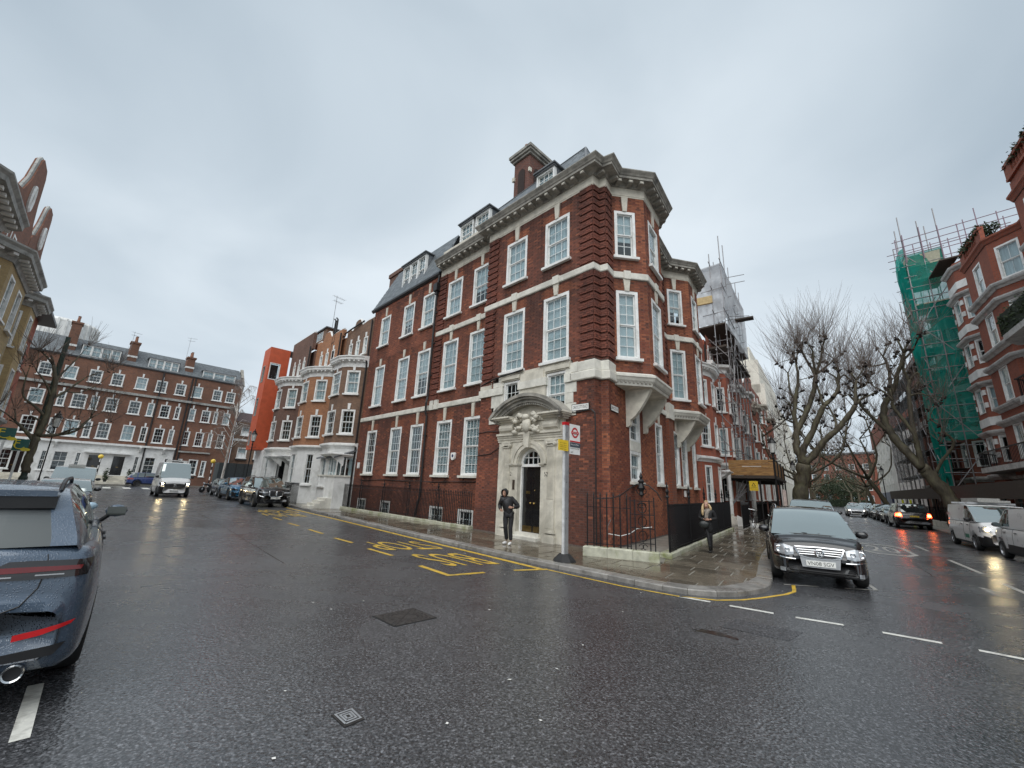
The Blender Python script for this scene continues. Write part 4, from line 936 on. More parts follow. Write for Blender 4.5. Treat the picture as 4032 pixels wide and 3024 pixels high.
# keystone + carved cartouche
m = MB(); m.extr([(UC-.10,3.25),(UC+.10,3.25),(UC+.17,3.84),(UC-.17,3.84)], .15, .36); m.build('door_keystone', STONE, ds)
m = MB(); rr = random.Random(4); m.smooth = True
m.ball((UC,.36,4.08), .26, 12, sc=(.8,.5,1.15)); m.ball((UC,.42,4.36), .14, 10, sc=(1.2,.8,.8))
for sx in (-1,1):
    for k in range(15):
        a = rr.uniform(-.2,2.6); d = rr.uniform(.22,.58); m.ball((UC+sx*d*1.05,.30+rr.uniform(-.02,.1),4.12+ .32*math.cos(a)-.28*(d-.3)), rr.uniform(.06,.12), 8, sc=(1.2,.8,.8))
    m.tube([(UC+sx*.2,.36,4.42),(UC+sx*.38,.40,4.5),(UC+sx*.52,.38,4.40),(UC+sx*.42,.42,4.32)], [.07,.06,.05,.03], 7)
    m.tube([(UC+sx*.25,.36,4.0),(UC+sx*.5,.36,3.92),(UC+sx*.62,.34,4.02)], [.06,.07,.03], 7)
m.build('carved_cartouche', STONE, ds)
# steps, door leaves, fanlight
m = MB(); m.box(2.1,3.36,-.2,.42,.1,.20); m.box(2.16,3.30,-.25,.2,.2,.30); m.build('door_step', STONE_W, ds)
dr = MB(); dr.box(2.16,2.22,-.12,-.02,.3,2.67).box(3.24,3.30,-.12,-.02,.3,2.67).box(2.22,3.24,-.12,-.01,2.58,2.68); door = dr.build('door', WHITE, CH)
for x0, x1, s in ((2.22,2.725,-1),(2.735,3.24,1)):
    m = MB(); m.box(x0,x1,-.16,-.11,.3,2.58)
    for z0, z1 in ((.58,1.02),(1.12,1.36),(1.46,2.1),(2.2,2.5)):
        m.box(x0+.09,x1-.09,-.115,-.1,z0,z1); m.box(x0+.13,x1-.13,-.105,-.088,z0+.04,z1-.04)
    lf = m.build('door_leaf', DOORB, door)
    MB().box(x0+.03,x1-.03,-.111,-.104,.32,.52).build('kick_plate', BRASS_D, lf)
    MB().ball((UC+s*.09,-.07,1.3), .035, 10).build('knob', BRASS, lf, None, True)
MB().box(2.86,3.06,-.1,-.085,1.62,1.72).build('letter_box', BRASS_D, door)
MB().ball((2.63,-.09,1.75), .018, 8).build('door_lock', BRASS, door)
m = MB(); m.extr(arcpts(UC,2.67,.57,0,PI,20)+arcpts(UC,2.67,.47,PI,0,20), -.14, -.02)
for k in range(1,4): x = UC-.47+.94*k/4; h = math.sqrt(.47**2-(x-UC)**2); m.box(x-.014,x+.014,-.1,-.06,2.67,2.67+h)
m.box(UC-.46,UC+.46,-.1,-.06,2.90,2.93); fl = m.build('fanlight', WHITE, door)
MB().extr(arcpts(UC,2.67,.47,0,PI,16), -.085, -.08).build('pane', PANE, fl); MB().extr(arcpts(UC,2.67,.55,0,PI,16), -.5, -.46).build('room', ROOM, fl)
MB().box(3.42,3.53,.155,.175,1.75,2.1).build('intercom', mk('bronze_intercom', (.05,.035,.025), .4), ds)
BLACKP = mk('black_print', (.012,.012,.012), .6)
for x in (4.0-.22,1.93):
    text_obj('house_number', '52', .17, .15, BLACKP, ds, Matrix(((-1,0,0,x),(0,0,1,.237 if x < 3 else .163),(0,1,0,2.24),(0,0,0,1))))
# stone panel, mezzanine windows and blocked surrounds over the door
blk = []
for c in (3.93, 1.64):
    window(CH, F_P.mat(UP(c), 4.3, -.02), .92, 1.68, 3, 2, 2, fr=.08, curtain='room' if c > 2 else 'half', sill=False, split=.52, mat=WHITE)
m = MB(); m.box(2.12,3.45,-.2,.06,4.3,6.0); m.build('stone_pier', STONE, CH); m = MB(); m.box(2.05,3.52,-.2,.12,5.55,5.85); m.build('stone_pier_course', STONE_W, CH)
m = MB(); m.box(2.2,3.38,-.1,.10,5.86,6.16)
m.build('stone_pier_cap', STONE, CH)
m = MB(); m.box(.98,4.58,-.2,.05,6.0,6.3); m.build('window_head', STONE, CH); m = MB(); m.box(3.45,4.5,-.2,.1,6.05,6.2); m.build('head_moulding', STONE, CH); m = MB(); m.box(1.0,2.12,-.2,.1,6.05,6.2); m.build('head_moulding', STONE, CH)
for x0, x1, z0, z1 in ((.74,1.20,4.3,4.75),(.86,1.20,4.75,5.12),(.72,1.20,5.12,5.49),(.66,1.2,5.83,6.2),(4.40,5.12,4.98,5.49),(4.40,4.95,4.5,4.98),(4.4,5.2,4.3,4.5),(4.40,5.05,5.84,6.05),(4.4,4.72,6.05,6.3)):
    MB().box(x0,x1,-.1,.035,z0+.006,z1-.006).build('stone_block', STONE_W, CH)
for x0, x1, d in ((4.42,5.9,.10),(.9,1.22,.1)):
    MB().box(x0,x1,-.1,d,5.5,5.81).build('stone_block', STONE_W, CH)
MB().box(5.15,5.86,-.1,.05,5.82,6.2).build('stone_block', STONE, CH)
bk = MB(); bk.c = []
for x0, x1, z0, z1 in ((5.1,5.84,4.2,5.5),(.3,.88,4.2,5.5),(4.95,5.84,6.2,6.42),(.4,.9,6.15,6.42),(.9,5.0,6.3,6.42),(.2,1.2,3.0,4.6),(4.35,5.84,3,4.5)):
    f = Face((x1,0.),(x0,0.)); f.panel(wallM2 := MB(), z0, z1, off=-.003); f.bricks(bk, z0, z1, pal=palF1, seed=int(x0*100)); wallM2.build('wall', MORTAR, CH)
tag(bk.build('brickwork', BRICK, wo), kind='stuff')
# wall furniture
m = MB(); m.extr([(-.16,.12),(-.12,.17),(.12,.17),(.16,.12),(.13,-.1),(.06,-.17),(-.06,-.17),(-.13,-.1)], 0, .09); ab = m.build('alarm_box', WHITE, CH, F_S.mat(U(8.02), 3.1)); MB().lathe([(.001,0),(.07,0),(.07,.006),(.001,.006)], 14, Matrix.Translation((0,.09,.02)) @ Matrix.Rotation(R(-90),4,'X')).build('badge', mk('navy_badge', (.02,.03,.09), .4), ab)
MB().box(-.1,.1,0,.08,-.18,.18).build('meter_box', WHITE, CH, F_S.mat(U(17.9), 2.75)); MB().box(-.1,.1,0,.08,-.15,.15).build('meter_box', WHITE, CH, FW.mat(tb(10.5), 1.86))
MB().box(1.04,1.22,.0,.13,.82,2.15).build('grey_cabinet', mk('blue_grey_paint', (.20,.25,.28), .5), CH)
# street name plates
SIGNW = mk('white_enamel', (.78,.78,.75), .35, var=.04)
def nameplate(f, t, z, w, h, text, label):
    o = tag(MB().box(-w/2,w/2,.015,.04,0,h).build('street_name_plate', SIGNW, None, M1 @ f.mat(t, z)), label, 'street sign')
    m = MB()
    for a in ((-w/2-.012,w/2+.012,-.012,0),(-w/2-.012,w/2+.012,h,h+.012)): m.box(a[0],a[1],.01,.045,a[2],a[3])
    for x in (-w/2-.012,w/2): m.box(x,x+.012,.01,.045,0,h)
    m.build('frame', BLACKP, o)
    text_obj('lettering', text, w*.88, h*.55, BLACKP, o, Matrix(((-1,0,0,w*.44),(0,0,1,.0425),(0,1,0,h*.24),(0,0,0,1))))
nameplate(F_P, UP(.55), 4.46, .68, .20, 'DRAYCOTT PLACE', 'white DRAYCOTT PLACE name plate beside the stone doorcase')
nameplate(FW, tb(.85), 4.46, .66, .19, 'DRAYCOTT AVE', 'white name plate on the brick wall under the projecting bay')
# ------------------------------------------------------------------ railings
def railing(name, label, path, z0, h, spacing, mat, posts=(), finial=True, rails=(.12,.93), panel=False, rb=.011, cat='railing', plinth=None, plabel=None):
    """spearhead railing along plan path (world). Each bar is a part."""
    p0 = path[0]; t = thing(name, label, cat, TR(p0.x,p0.y,z0))
    def bar():
        m = MB(); m.tube([(0,0,.05),(0,0,h-.06)], rb, 5, cap=False)
        if finial: m.lathe([(rb,h-.07),(.024,h-.055),(.012,h-.04),(.026,h+.0),(.004,h+.085)], 5)
        return m.mesh('bar', mat)
    me = cached(('bar',h,rb,finial,mat.name), bar)
    for i in range(len(path)-1):
        a, b = path[i]-p0, path[i+1]-p0; L = (b-a).length; n = max(1,int(L/spacing))
        for z in rails:
            m = MB(); ang = math.atan2((b-a).y,(b-a).x); m.box(0,L,-.02,.02,h*z-.008,h*z+.008); m.build('rail', mat, t, TR(a.x,a.y,0,ang))
        for k in range(n):
            q = a.lerp(b,(k+.5)/n); link('bar', me, t, TR(q.x,q.y))
    if panel:
        pass
    return t
def ornate_post(parent, x, y, h, ang, mat, w=.2, z0=0):
    m = MB(); T = TR(x,y,z0,ang)
    for s in (-1,1): m.box(s*w/2-.014,s*w/2+.014,-.014,.014,0,h,T)
    for z in (.1,.55,h-.12): m.box(-w/2,w/2,-.012,.012,z,z+.02,T)
    for zc in (.33,.78): 
        if zc+.2 > h: continue
        m.tube([T @ Vector((w*.33*math.cos(a*PI/5),0,zc+.18*math.sin(a*PI/5))) for a in range(11)], .009, 4)
    m.lathe([(.05,h),(.06,h+.03),(.025,h+.07),(.05,h+.14),(.055,h+.17),(.02,h+.22),(.03,h+.26),(.004,h+.36)], 8, T)
    return m.build('ornate_standard', mat, parent)
def stones(parent, path, w, h, step, mat, z0=.1, seed=1):
    pts = resample(path, step); r = random.Random(seed)
    for i in range(len(pts)-1):
        a, b = pts[i], pts[i+1]; L = (b-a).length; ang = math.atan2((b-a).y,(b-a).x)
        hh = h*r.uniform(.93,1.05); m = MB(); c = .015
        m.prism([(.004,-w/2),(L-.004,-w/2),(L-.004,w/2),(.004,w/2)], 0, hh-c); m.prism([(.004,-w/2),(L-.004,-w/2),(L-.004,w/2),(.004,w/2)], hh-c, hh, top=[(.004+c,-w/2+c),(L-.004-c,-w/2+c),(L-.004-c,w/2-c),(.004+c,w/2-c)])
        m.build('plinth_stone', mat, parent, Matrix.Translation((a.x-path[0].x,a.y-path[0].y,0)) @ Matrix.Rotation(ang+r.uniform(-.004,.004),4,'Z'))
# 1: before the left wing
pth = [P1(19.8,.02), P1(5.98,.02)]
r1 = railing('area_railing', 'black spearhead railing on a mossy plinth before the left wing windows', pth, .1, 1.42, .125, IRON, rails=(.16,.92), rb=.015)
stones(r1, pth, .26, .13, 1.15, PLINTH)
o1 = pth[0]
for u in (16.3,13.55,10.95,8.45): q = P1(u,.02)-o1; ornate_post(r1, q.x, q.y, 1.45, ROT1, IRON, .24)
# 2: corner area, front run along the plinth, with scrolled gate panel
fr_ = [RA+Vector((.04,.22)), RB+Vector((-.12,.16))]
tdir = (fr_[1]-fr_[0]).normalized(); La = (fr_[1]-fr_[0]).length
r2 = railing('area_railing', 'low black railing with an arched scroll on the stone plinth at the corner', [fr_[0], fr_[0]+tdir*(La-.62)], .1, 1.62, .165, IRON, rails=(.2,.80), rb=.021)
plp = [RA+Vector((.02,.17)), RB+Vector((-.03,.12))]
q0 = fr_[0]
r2s = r2
def stones_at(parent, path, w, h, step, mat, seed):
    pts = resample(path, step); r = random.Random(seed)
    for i in range(len(pts)-1):
        a, b = pts[i], pts[i+1]; L = (b-a).length; ang = math.atan2((b-a).y,(b-a).x); hh = h*r.uniform(.95,1.06)
        m = MB(); m.prism([(.004,-w/2),(L-.004,-w/2),(L-.004,w/2),(.004,w/2)], 0, hh-.02); m.prism([(.004,-w/2),(L-.004,-w/2),(L-.004,w/2),(.004,w/2)], hh-.02, hh, top=[(.024,-w/2+.02),(L-.024,-w/2+.02),(L-.024,w/2-.02),(.024,w/2-.02)])
        m.build('plinth_stone', mat, parent, Matrix.Translation((a.x-q0.x,a.y-q0.y,0)) @ Matrix.Rotation(ang,4,'Z'))
stones_at(r2, plp, .32, .25, .62, PLINTH, 3)
# scroll arch over the run's end
E_ = fr_[1]-q0; ang2 = math.atan2(tdir.y,tdir.x); S_ = E_-tdir*.62
m = MB(); T = TR(S_.x,S_.y,0,ang2)
for x in (0,.12,.5,.62): m.box(x-.014,x+.014,-.014,.014,.22,1.62 if x in (0,.62) else 1.55,T)
for z in (.42,.8,1.15,1.5): m.box(0,.62,-.012,.012,z,z+.018,T)
for zc in (.61,.98,1.33): m.tube([T @ Vector((.31+.11*math.cos(a*PI/6),0,zc+.13*math.sin(a*PI/6))) for a in range(13)], .012, 4); m.box(.3,.32,-.01,.01,zc-.19,zc+.19,T)
for zc in (.34,1.4):
    for s in (-1,1): m.tube([T @ Vector((.31+s*(.05+.06*math.cos(a*PI/5)),0,zc+.06*math.sin(a*PI/5))) for a in range(9)], .01, 4)
m.build('scroll_panel', IRON, r2)
m = MB(); m.tube([T @ Vector((-.95+.0,0,1.52)), T @ Vector((-.5,0,1.55)), T @ Vector((-.25,0,1.64)), T @ Vector((-.02,0,1.82)), T @ Vector((.18,0,1.95)), T @ Vector((.31,0,1.98)), T @ Vector((.5,0,1.93)), T @ Vector((.72,0,1.75)), T @ Vector((.82,0,1.55))], .016, 6); m.lathe([(.01,1.62),(.07,1.68),(.05,1.76),(.1,1.86),(.06,1.98),(.09,2.04),(.03,2.1),(.05,2.16),(.004,2.28)], 6, T @ Matrix.Translation((.31,0,0))); m.tube([T @ Vector((.31+.13*math.cos(a*PI/6),0,1.78+.1*math.sin(a*PI/6))) for a in range(13)], .011, 4); m.build('scroll_arch', IRON, r2)
# white pipe and cable behind the rails
m = MB(); T2 = TR(S_.x,S_.y,0,ang2); m.tube([T2 @ Vector((-.75,.5,.35)), T2 @ Vector((-.72,.5,.75)), T2 @ Vector((-.62,.5,.95))], .011, 6); m.build('white_hose', GALV, r2)
m = MB(); m.tube([T2 @ Vector((-.7,.5,.55)), T2 @ Vector((-.35,.5,.52)), T2 @ Vector((-.1,.5,.6)), T2 @ Vector((.1,.5,.75)), T2 @ Vector((.5,.5,.82))], .012, 6); m.build('white_waste_pipe', WHITE, r2)
# 3: along the side street
pr_ = [P2(-2.12,.7), P2(-2.1,13.6)]
r3_ = railing('area_railing', 'long black close-barred railing along the side street pavement', pr_, .1, 1.5, .098, IRON, rails=(.14,.94), finial=False, rb=.012)
q0 = pr_[0]; stones_at(r3_, [P2(-2.05,.5), P2(-2.04,13.6)], .34, .13, 1.0, PLINTH, 8)
for b in (.75,3.6,6.4,9.2,11.0,13.4):
    q = P2(-2.12,b)-q0; m = MB(); m.tube([(q.x,q.y,0),(q.x,q.y,1.6)], .028, 6); m.lathe([(.028,1.6),(.06,1.64),(.03,1.7),(.055,1.8),(.02,1.88),(.03,1.92),(.003,2.08)], 7, TR(q.x,q.y)); m.build('post', IRON, r3_)
# area floor light well behind the corner plinth
# ------------------------------------------------------------------ helpers for the neighbours
def pxray(x, y): v = fw*FPX + rt*(x-2016) + dn*(y-1512); return v.normalized()
def on_plane(x, y, base, d):
    """photo pixel -> (distance along d, z) on the upright plane through base"""
    v = pxray(x, y); n = Vector((d.y,-d.x)); t = n.dot(base)/n.dot(v.xy); p = Vector((0,0,CAMH)) + v*t; return (p.xy-base).dot(d), p.z
def gmat(p, d):       # frame with x along -d? x = viewer's left, y = outward (right of travel d left->right)
    o = Vector((d.y,-d.x)); return Matrix(((-d.x,o.x,0,p.x),(-d.y,o.y,0,p.y),(0,0,1,0),(0,0,0,1)))
def wins(parent, f, ops, cols=3, ru=2, rl=2, curtain='net', key=None, mat=None, fr=.1, keymat=None, sill=True, off=0):
    for i, (t, w, z, h) in enumerate(ops):
        c = curtain if isinstance(curtain, str) else curtain[i % len(curtain)]
        window(parent, f.mat(t, z, off), w, h, cols if w > .8 else max(2,cols-1), ru, rl, fr=fr, curtain=c, panes='one', mat=mat, sill=sill)
        if key: keystone(parent, f.mat(t, z+h, off), .14, .22, key, .05, keymat or WHITE)
def clad(parent, name, f, z0, z1, ops, mat, extra=()):
    m = MB(); f.panel(m, z0, z1, holes_of(ops)+list(extra)); return m.build(name, mat, parent)
BRN = brickmat('brown_stock_brick', (.27,.155,.095), (.18,.105,.068), dscale=.7); OCH = brickmat('orange_stock_brick', (.47,.21,.095), (.36,.155,.072), dscale=.6, dmix=.25); DBR = brickmat('dark_red_brick', (.20,.10,.07), (.135,.07,.052), dscale=.6)
TER = brickmat('terrace_brick', (.30,.125,.068), (.19,.082,.052), dscale=.22, dmix=.7, dark=(.07,.042,.034)); REDB = brickmat('bright_red_brick', (.42,.105,.055), (.33,.08,.042), dscale=.5, dmix=.3, dark=(.16,.05,.03)); YELB = brickmat('yellow_stock_brick', (.50,.36,.17), (.40,.28,.13), mortar=(.36,.29,.18), dscale=.5, dmix=.45, dark=(.20,.145,.08))
GRYM = mk('grey_stone_trim', (.34,.34,.32), .7, var=.15, dirt=(.16,.16,.15))
# ------------------------------------------------------------------ three bow-fronted houses
def bow_house(u0, u1, w0, w1, ztop, bmat, label, gable, seed, doorside=1, attic=0, M=None, gfm=None):
    """u0 (far) > u1 (near); bow projects from w0 to w1"""
    T = thing('bow_fronted_house', label, 'house', M or M1)
    c = (u0-u1)-.5; s = w1-w0; r = (c*c/4+s*s)/(2*s); A = math.asin(c/2/r); um = (u0+u1)/2; cy = w1-r
    a_w, a_c = .95/r, 1.42/r; rest = 2*A-2*a_w-a_c; e, pi_ = rest*.2, rest*.3
    angs = [-A]
    for d_ in (e,a_w,pi_,a_c,pi_,a_w,e): angs.append(angs[-1]+d_)
    bow = [(um - r*math.sin(a), cy + r*math.cos(a)) for a in angs]      # from u0 side to u1 side
    path = [(u0,w0)] + bow + [(u1,w0)]
    for i in range(len(path)-1):
        f = Face(path[i], path[i+1]); ops = []
        if i in (2,4,6): ops = [(f.L/2, f.L-.02, z, 1.62) for z in (4.75,7.45)]
        clad(T, 'wall', f, 4.0, 9.5, ops, bmat); wins(T, f, ops, 3, 2, 2, ('room','net'), key=.42)
        clad(T, 'stucco_wall', f, .1, 4.05, [(f.L/2,f.L*.7,1.4,2.2)] if i in (2,4,6) else [], gfm or WHITE_R)
        if i in (2,4,6): wins(T, f, [(f.L/2,f.L*.7,1.4,2.2)], 2, 2, 2, 'room')
    # mouldings round the bow
    for nm, z, prof in (('bow_soffit',4.0,[(-.4,3.72),(.02,3.80),(.06,3.9),(.16,3.96),(.22,4.0),(.22,4.10),(.05,4.16),(-.1,4.18)]), ('bow_cornice',9.4,[(-.1,9.32),(.03,9.32),(.05,9.62),(.08,9.64),(.12,9.74),(.32,9.78),(.34,9.92),(.40,9.98),(.40,10.04),(-.6,10.2)])):
        m = MB(); sweep(m, path[0:1]+bow+path[-1:], prof); m.build(nm, WHITE, T)
    dn2 = cached('bdent', lambda: MB().box(-.06,.06,.1,.28,-.1,0).mesh('dentil', WHITE))
    for i in range(len(bow)-1):
        f = Face(bow[i], bow[i+1]); n = max(1,int(f.L/.26))
        for k in range(n): link('dentil', dn2, T, f.mat((k+.5)*f.L/n, 9.775))
    m = MB(); m.prism([(p[0],p[1]) for p in ccw([Vector(p) for p in bow])], 9.95, 10.12); m.build('bow_roof', LEAD, T)
    # attic storey with three small windows, shaped parapet
    f = Face((u0,w0), (u1,w0)); ops = [(f.L/2+dx,.62,10.5,1.25) for dx in (-1.25,0,1.25)]
    clad(T, 'attic_wall', f, 9.4, 12.6, ops, bmat); wins(T, f, ops, 2, 2, 2, 'net', key=.35, fr=.07)
    L = u0-u1; zt = ztop
    if gable:
        pts = [(0,12.6),(0,zt-.5)]
        for k in range(13): x = k/12; pts.append((L*.14+L*.5*x, zt-.5+ (.55*math.sin(x*PI) if x < 2 else 0) - .35*math.sin(min(1,x*3)*PI)*(x < .34) - .3*math.sin(max(0,(x-.67)*3)*PI)*(x > .66)))
        pts += [(L*.75,zt-.45),(L,zt-.45),(L,12.6)]
    else: pts = [(0,12.6),(0,zt),(L,zt),(L,12.6)]
    m = MB(); m.extr([(u0-x,z) for x,z in pts], w0-.25, w0); m.build('parapet', bmat, T)
    m = MB(); q = pts[1:-1]; m.tube([(u0-x,w0-.1,z+.03) for x,z in q], .085, 6); m.build('parapet_coping', WHITE, T)
    m = MB(); m.box(u1,u0,w0-6,w0-.3,.1,12.5); m.build('house_body', bmat, T); 
    # porch hood, steps and railing
    px = um+doorside*(L*.30)
    m = MB(); sweep(m, [(px+.75,w0+.2),(px+.75,w1+.3),(px-.75,w1+.3),(px-.75,w0+.2)], [(-.5,3.25),(.0,3.25),(.05,3.32),(.14,3.36),(.14,3.42),(-.4,3.5)]); m.build('porch_hood', WHITE, T)
    for dx in (-.62,.62):
        m = MB(); m.extr([(0,0),(0,-.6),(.08,-.62),(.2,-.45),(.75,-.08),(.8,0)], -.07, .07, Matrix.Translation((px+dx,w1-.55,3.28)) @ Matrix.Rotation(R(90),4,'Z')); m.build('hood_bracket', WHITE, T)
    m = MB(); m.box(px-.5,px+.5,w0+.0,w1-.5,.6,3.1); m.build('front_door', DOORB, T)
    for k in range(4): MB().box(px-.65,px+.65,w0+.3,w1+.25+.28*(3-k),.1+k*.15,.25+k*.15).build('step', STONE_W, T)
    m = MB(); m.box(u0-.14,u0+.02,w0-.02,w0+.1,.1,12.2) if False else m.tube([(u1+.12,w0+.1,12.8),(u1+.12,w0+.1,.2)], .06, 6); m.build('drainpipe', PIPE, T)
    return T, px
HA, pxA = bow_house(22.9,18.44,-.4,.85,13.45,BRN,'brown brick bow-fronted house next to the corner house',True,1,-1)
HB, pxB = bow_house(28.3,22.92,-.05,1.25,13.6,OCH,'orange brick bow-fronted house with a curved white-edged gable',True,2,1)
HC, pxC = bow_house(33.7,28.32,.35,1.6,14.1,DBR,'dark brick bow-fronted house beside the orange modern block',False,3,-1)
m = MB(); m.box(29.2,33.2,-2.6,-.9,14.0,15.1); hx = m.build('roof_storey', BRN, HC); m = MB(); m.box(29.0,33.4,-2.7,-.75,15.1,15.2); m.build('roof_slab', LEAD, HC); MB().box(30.2,32.6,-.91,-.86,14.3,14.9).build('rooftop_glazing', PANE, HC); MB().box(30.0,32.8,-.93,-.9,14.2,15.0).build('rooftop_frame', WHITE, HC)
m = MB(); m.box(19.9,23.6,-5.2,-3.6,12.5,19.4).box(19.8,23.7,-5.3,-3.5,19.1,19.45); ck2 = m.build('chimney_stack', DBR, HA)
for i in range(9): MB().lathe([(.13,0),(.14,.1),(.12,.45),(.15,.5),(.1,.5)], 8).build('chimney_pot', mk('buff_pot', (.42,.36,.28), .8) if i == 0 else MAT['buff_pot'], ck2, Matrix.Translation((20.1+i*.42,-4.4,19.45)))
m = MB()
for x, y in ((24.6,-.1),(25.0,-.1)): m.tube([(x,y,9.8),(x,y,14.4),(x+.3,y,14.6)], .07, 6)
m.tube([(25.0,-.08,12.4),(22.0,-.25,12.9),(20.0,-.35,13.1)], .06, 6); tag(m.build('soil_pipes', PIPE, HB), kind='stuff')
def aerial(x, y, z, h, label, ang=0):
    t = thing('television_aerial', label, 'aerial', TR(x,y,z,ang)); MB().tube([(0,0,0),(0,0,h)], .02, 5).build('mast', GALV, t)
    for zz, L in ((h-.1,1.1),(h-.5,.8)):
        m = MB(); m.tube([(-L*.3,0,zz),(L*.7,0,zz)], .012, 4)
        for k in range(7): x_ = -L*.3+L*k/6; m.tube([(x_,-.22,zz),(x_,.22,zz)], .008, 4)
        m.build('antenna', GALV, t)
    return t
q = P1(26.5,-.4); aerial(q.x, q.y, 14.2, 3.0, 'television aerial above the orange brick bow-fronted house', 1.0)
q = P1(18.2,-2.0); aerial(q.x, q.y, 15.4, 1.5, 'television aerial over the mansard slates of the corner house', .6)
# glazed white box of house A
cb = thing('glazed_porch', 'white rendered box with a glazed upper part and sloping canopy', 'porch', M1)
MB().box(18.62,21.4,-.3,.72,.1,2.0).build('wall', WHITE_R, cb); MB().box(18.56,21.46,-.3,.78,2.0,2.1).build('ledge', STONE_W, cb)
for i in range(7): u = 18.66+i*.45; MB().box(u-.03,u+.03,.66,.72,2.1,3.2).build('mullion', WHITE, cb)
for i in range(6): u = 18.69+i*.45; MB().box(u,u+.39,.685,.69,2.12,3.16).build('pane', PANE, cb)
for v in (.12,.42): MB().box(18.64,18.70,v-.03,v+.03,2.1,3.2).build('mullion', WHITE, cb)
MB().box(18.665,18.67,-.3,.66,2.12,3.16).build('pane', PANE, cb); MB().box(18.9,21.3,.2,.25,2.1,3.15).build('curtain', NET, cb)
m = MB(); m.add([(18.5,.95,3.2),(21.6,.95,3.2),(21.6,-.4,3.75),(18.5,-.4,3.75),(18.5,.95,3.12),(21.6,.95,3.12),(21.6,-.4,3.67),(18.5,-.4,3.67)], [(0,1,2,3),(4,7,6,5),(0,4,5,1),(0,3,7,4),(1,5,6,2)]); m.build('canopy', LEAD, cb)
# railings before the bow houses
for (ua, ub, w, lb) in ((33.4,29.8,2.0,'black area railing before the dark brick bow-fronted house'),(27.2,26.0,1.9,'black railing left of the steps of the orange brick house'),(24.6,21.6,1.75,'black railing right of the steps of the orange brick house')):
    railing('area_railing', lb, [P1(ua,w), P1(ub,w)], .1, 1.35, .14, IRON, rb=.014)
for u in (24.75,25.95):
    a, b = P1(u,1.7), P1(u,.4); t = thing('stair_railing', 'black sloping handrail of the orange brick house steps', 'railing', TR(a.x,a.y,.1), 'stair handrails')
    m = MB(); m.tube([(0,0,1.0),((b-a).x,(b-a).y,1.75)], .02, 5); m.build('handrail', IRON, t)
    for k in range(7): q = (b-a)*(k/6); MB().tube([(q.x,q.y,.1*k*.9),(q.x,q.y,1.0+.75*k/6)], .012, 4).build('bar', IRON, t)
# ------------------------------------------------------------------ orange modern block
OB = thing('orange_block', 'tall plain orange block cantilevered over a white ground floor', 'house', M1)
ORANGE = mk('orange_tile_cladding', (.52,.095,.035), .6, var=.08, nscale=3, bump=.1, bscale=30)
f = Face((36.7,2.0),(34.6,2.0)); ops = [(.9,.8,10.4,1.6),(.8,.7,7.2,1.7),(.6,.7,4.5,1.3)]
clad(OB, 'wall', f, 4.1, 13.7, ops, ORANGE); 
for t, w, z, h in ops: wo_ = window(OB, f.mat(t,z), w, h, 1, 1, 0, fr=.06, split=0, curtain='room', sill=False, panes='one', mat=GRYM)
f2 = Face((34.6,2.0),(34.6,.3)); ops2 = [(.6,.9,10.6,1.6)]; clad(OB, 'wall', f2, 4.1, 13.7, ops2, ORANGE); window(OB, f2.mat(.6,10.6), .9, 1.6, 1, 1, 0, fr=.06, split=0, curtain='room', sill=False, panes='one', mat=WHITE)
m = MB(); m.box(34.62,36.7,-6,1.98,13.6,13.7); m.build('roof', LEAD, OB); m = MB(); m.box(34.62,36.68,-6,1.98,4.1,4.2); m.build('soffit', ORANGE, OB)
m = MB(); m.box(33.72,36.4,-6,1.2,.1,4.1); m.build('white_ground_floor', WHITE_R, OB)
for z in (.7,1.3,1.9,2.5,3.1): MB().box(35.0,36.42,1.195,1.225,z,z+.56).build('stucco_course', WHITE, OB)
m = MB(); m.box(33.7,36.6,-8,-.6,4.1,13.3); m.build('rear_wall', ORANGE, OB)
# ------------------------------------------------------------------ long terrace closing the left street
def TT(p): return (p[0]*.6028, 1100+p[1]*.6028)
FT = Face(TB - td*14, TB + td*11.7)
TE = thing('brick_terrace', 'long four-storey brown brick terrace with white window frames and slate roof', 'terrace')
def tpos(p):
    s, z = on_plane(*TT(p), TB, td); return s+14, z
ops = []
for p, w, z, h in ([((x,y),1.18,12.5,1.62) for x,y in ((300,575),(465,595),(628,625),(770,650),(925,680),(1055,700),(1180,720),(1290,735),(1420,760),(1505,775))] +
   [((x,y),w,9.1,1.75) for x,y,w in ((240,740,1.25),(405,760,.7),(520,775,1.3),(620,790,.7),(730,810,1.2),(880,830,1.2),(985,840,.7),(1080,850,1.1),(1160,865,.6),(1255,880,.75),(1345,890,1.1),(1410,895,.55),(1480,900,.9))] +
   [((x,y),w,5.6,2.0) for x,y,w in ((185,930,1.25),(345,950,.75),(465,960,1.3),(570,975,.7),(675,985,1.2),(835,1000,1.2),(935,1010,.7),(1035,1015,1.1),(1115,1025,.6),(1215,1030,.75),(1300,1040,1.0),(1370,1045,.55),(1440,1050,.9))]):
    t, _ = tpos(p); ops.append((t, w, z, h))
gf = [(tpos((895,1170))[0],.55,1.5,2.2),(tpos((980,1180))[0],1.25,1.5,2.2),(tpos((1090,1170))[0],.55,1.5,2.2),(tpos((285,1140))[0],.55,1.5,2.3),(tpos((395,1150))[0],1.3,1.5,2.3),(tpos((510,1155))[0],.55,1.5,2.3),(tpos((1265,1180))[0],1.1,1.6,2.1),(tpos((1330,1200))[0],.6,1.4,2.2),(tpos((1180,1160))[0],.55,1.6,2.1),(tpos((20,1150))[0],1.2,1.5,2.2)]
drs = [(tpos((770,1200))[0],1.15,1.15,2.4),(tpos((620,1170))[0],1.25,1.15,2.4),(tpos((90,1180))[0],1.2,.9,2.6)]
wl = [o for o in ops]
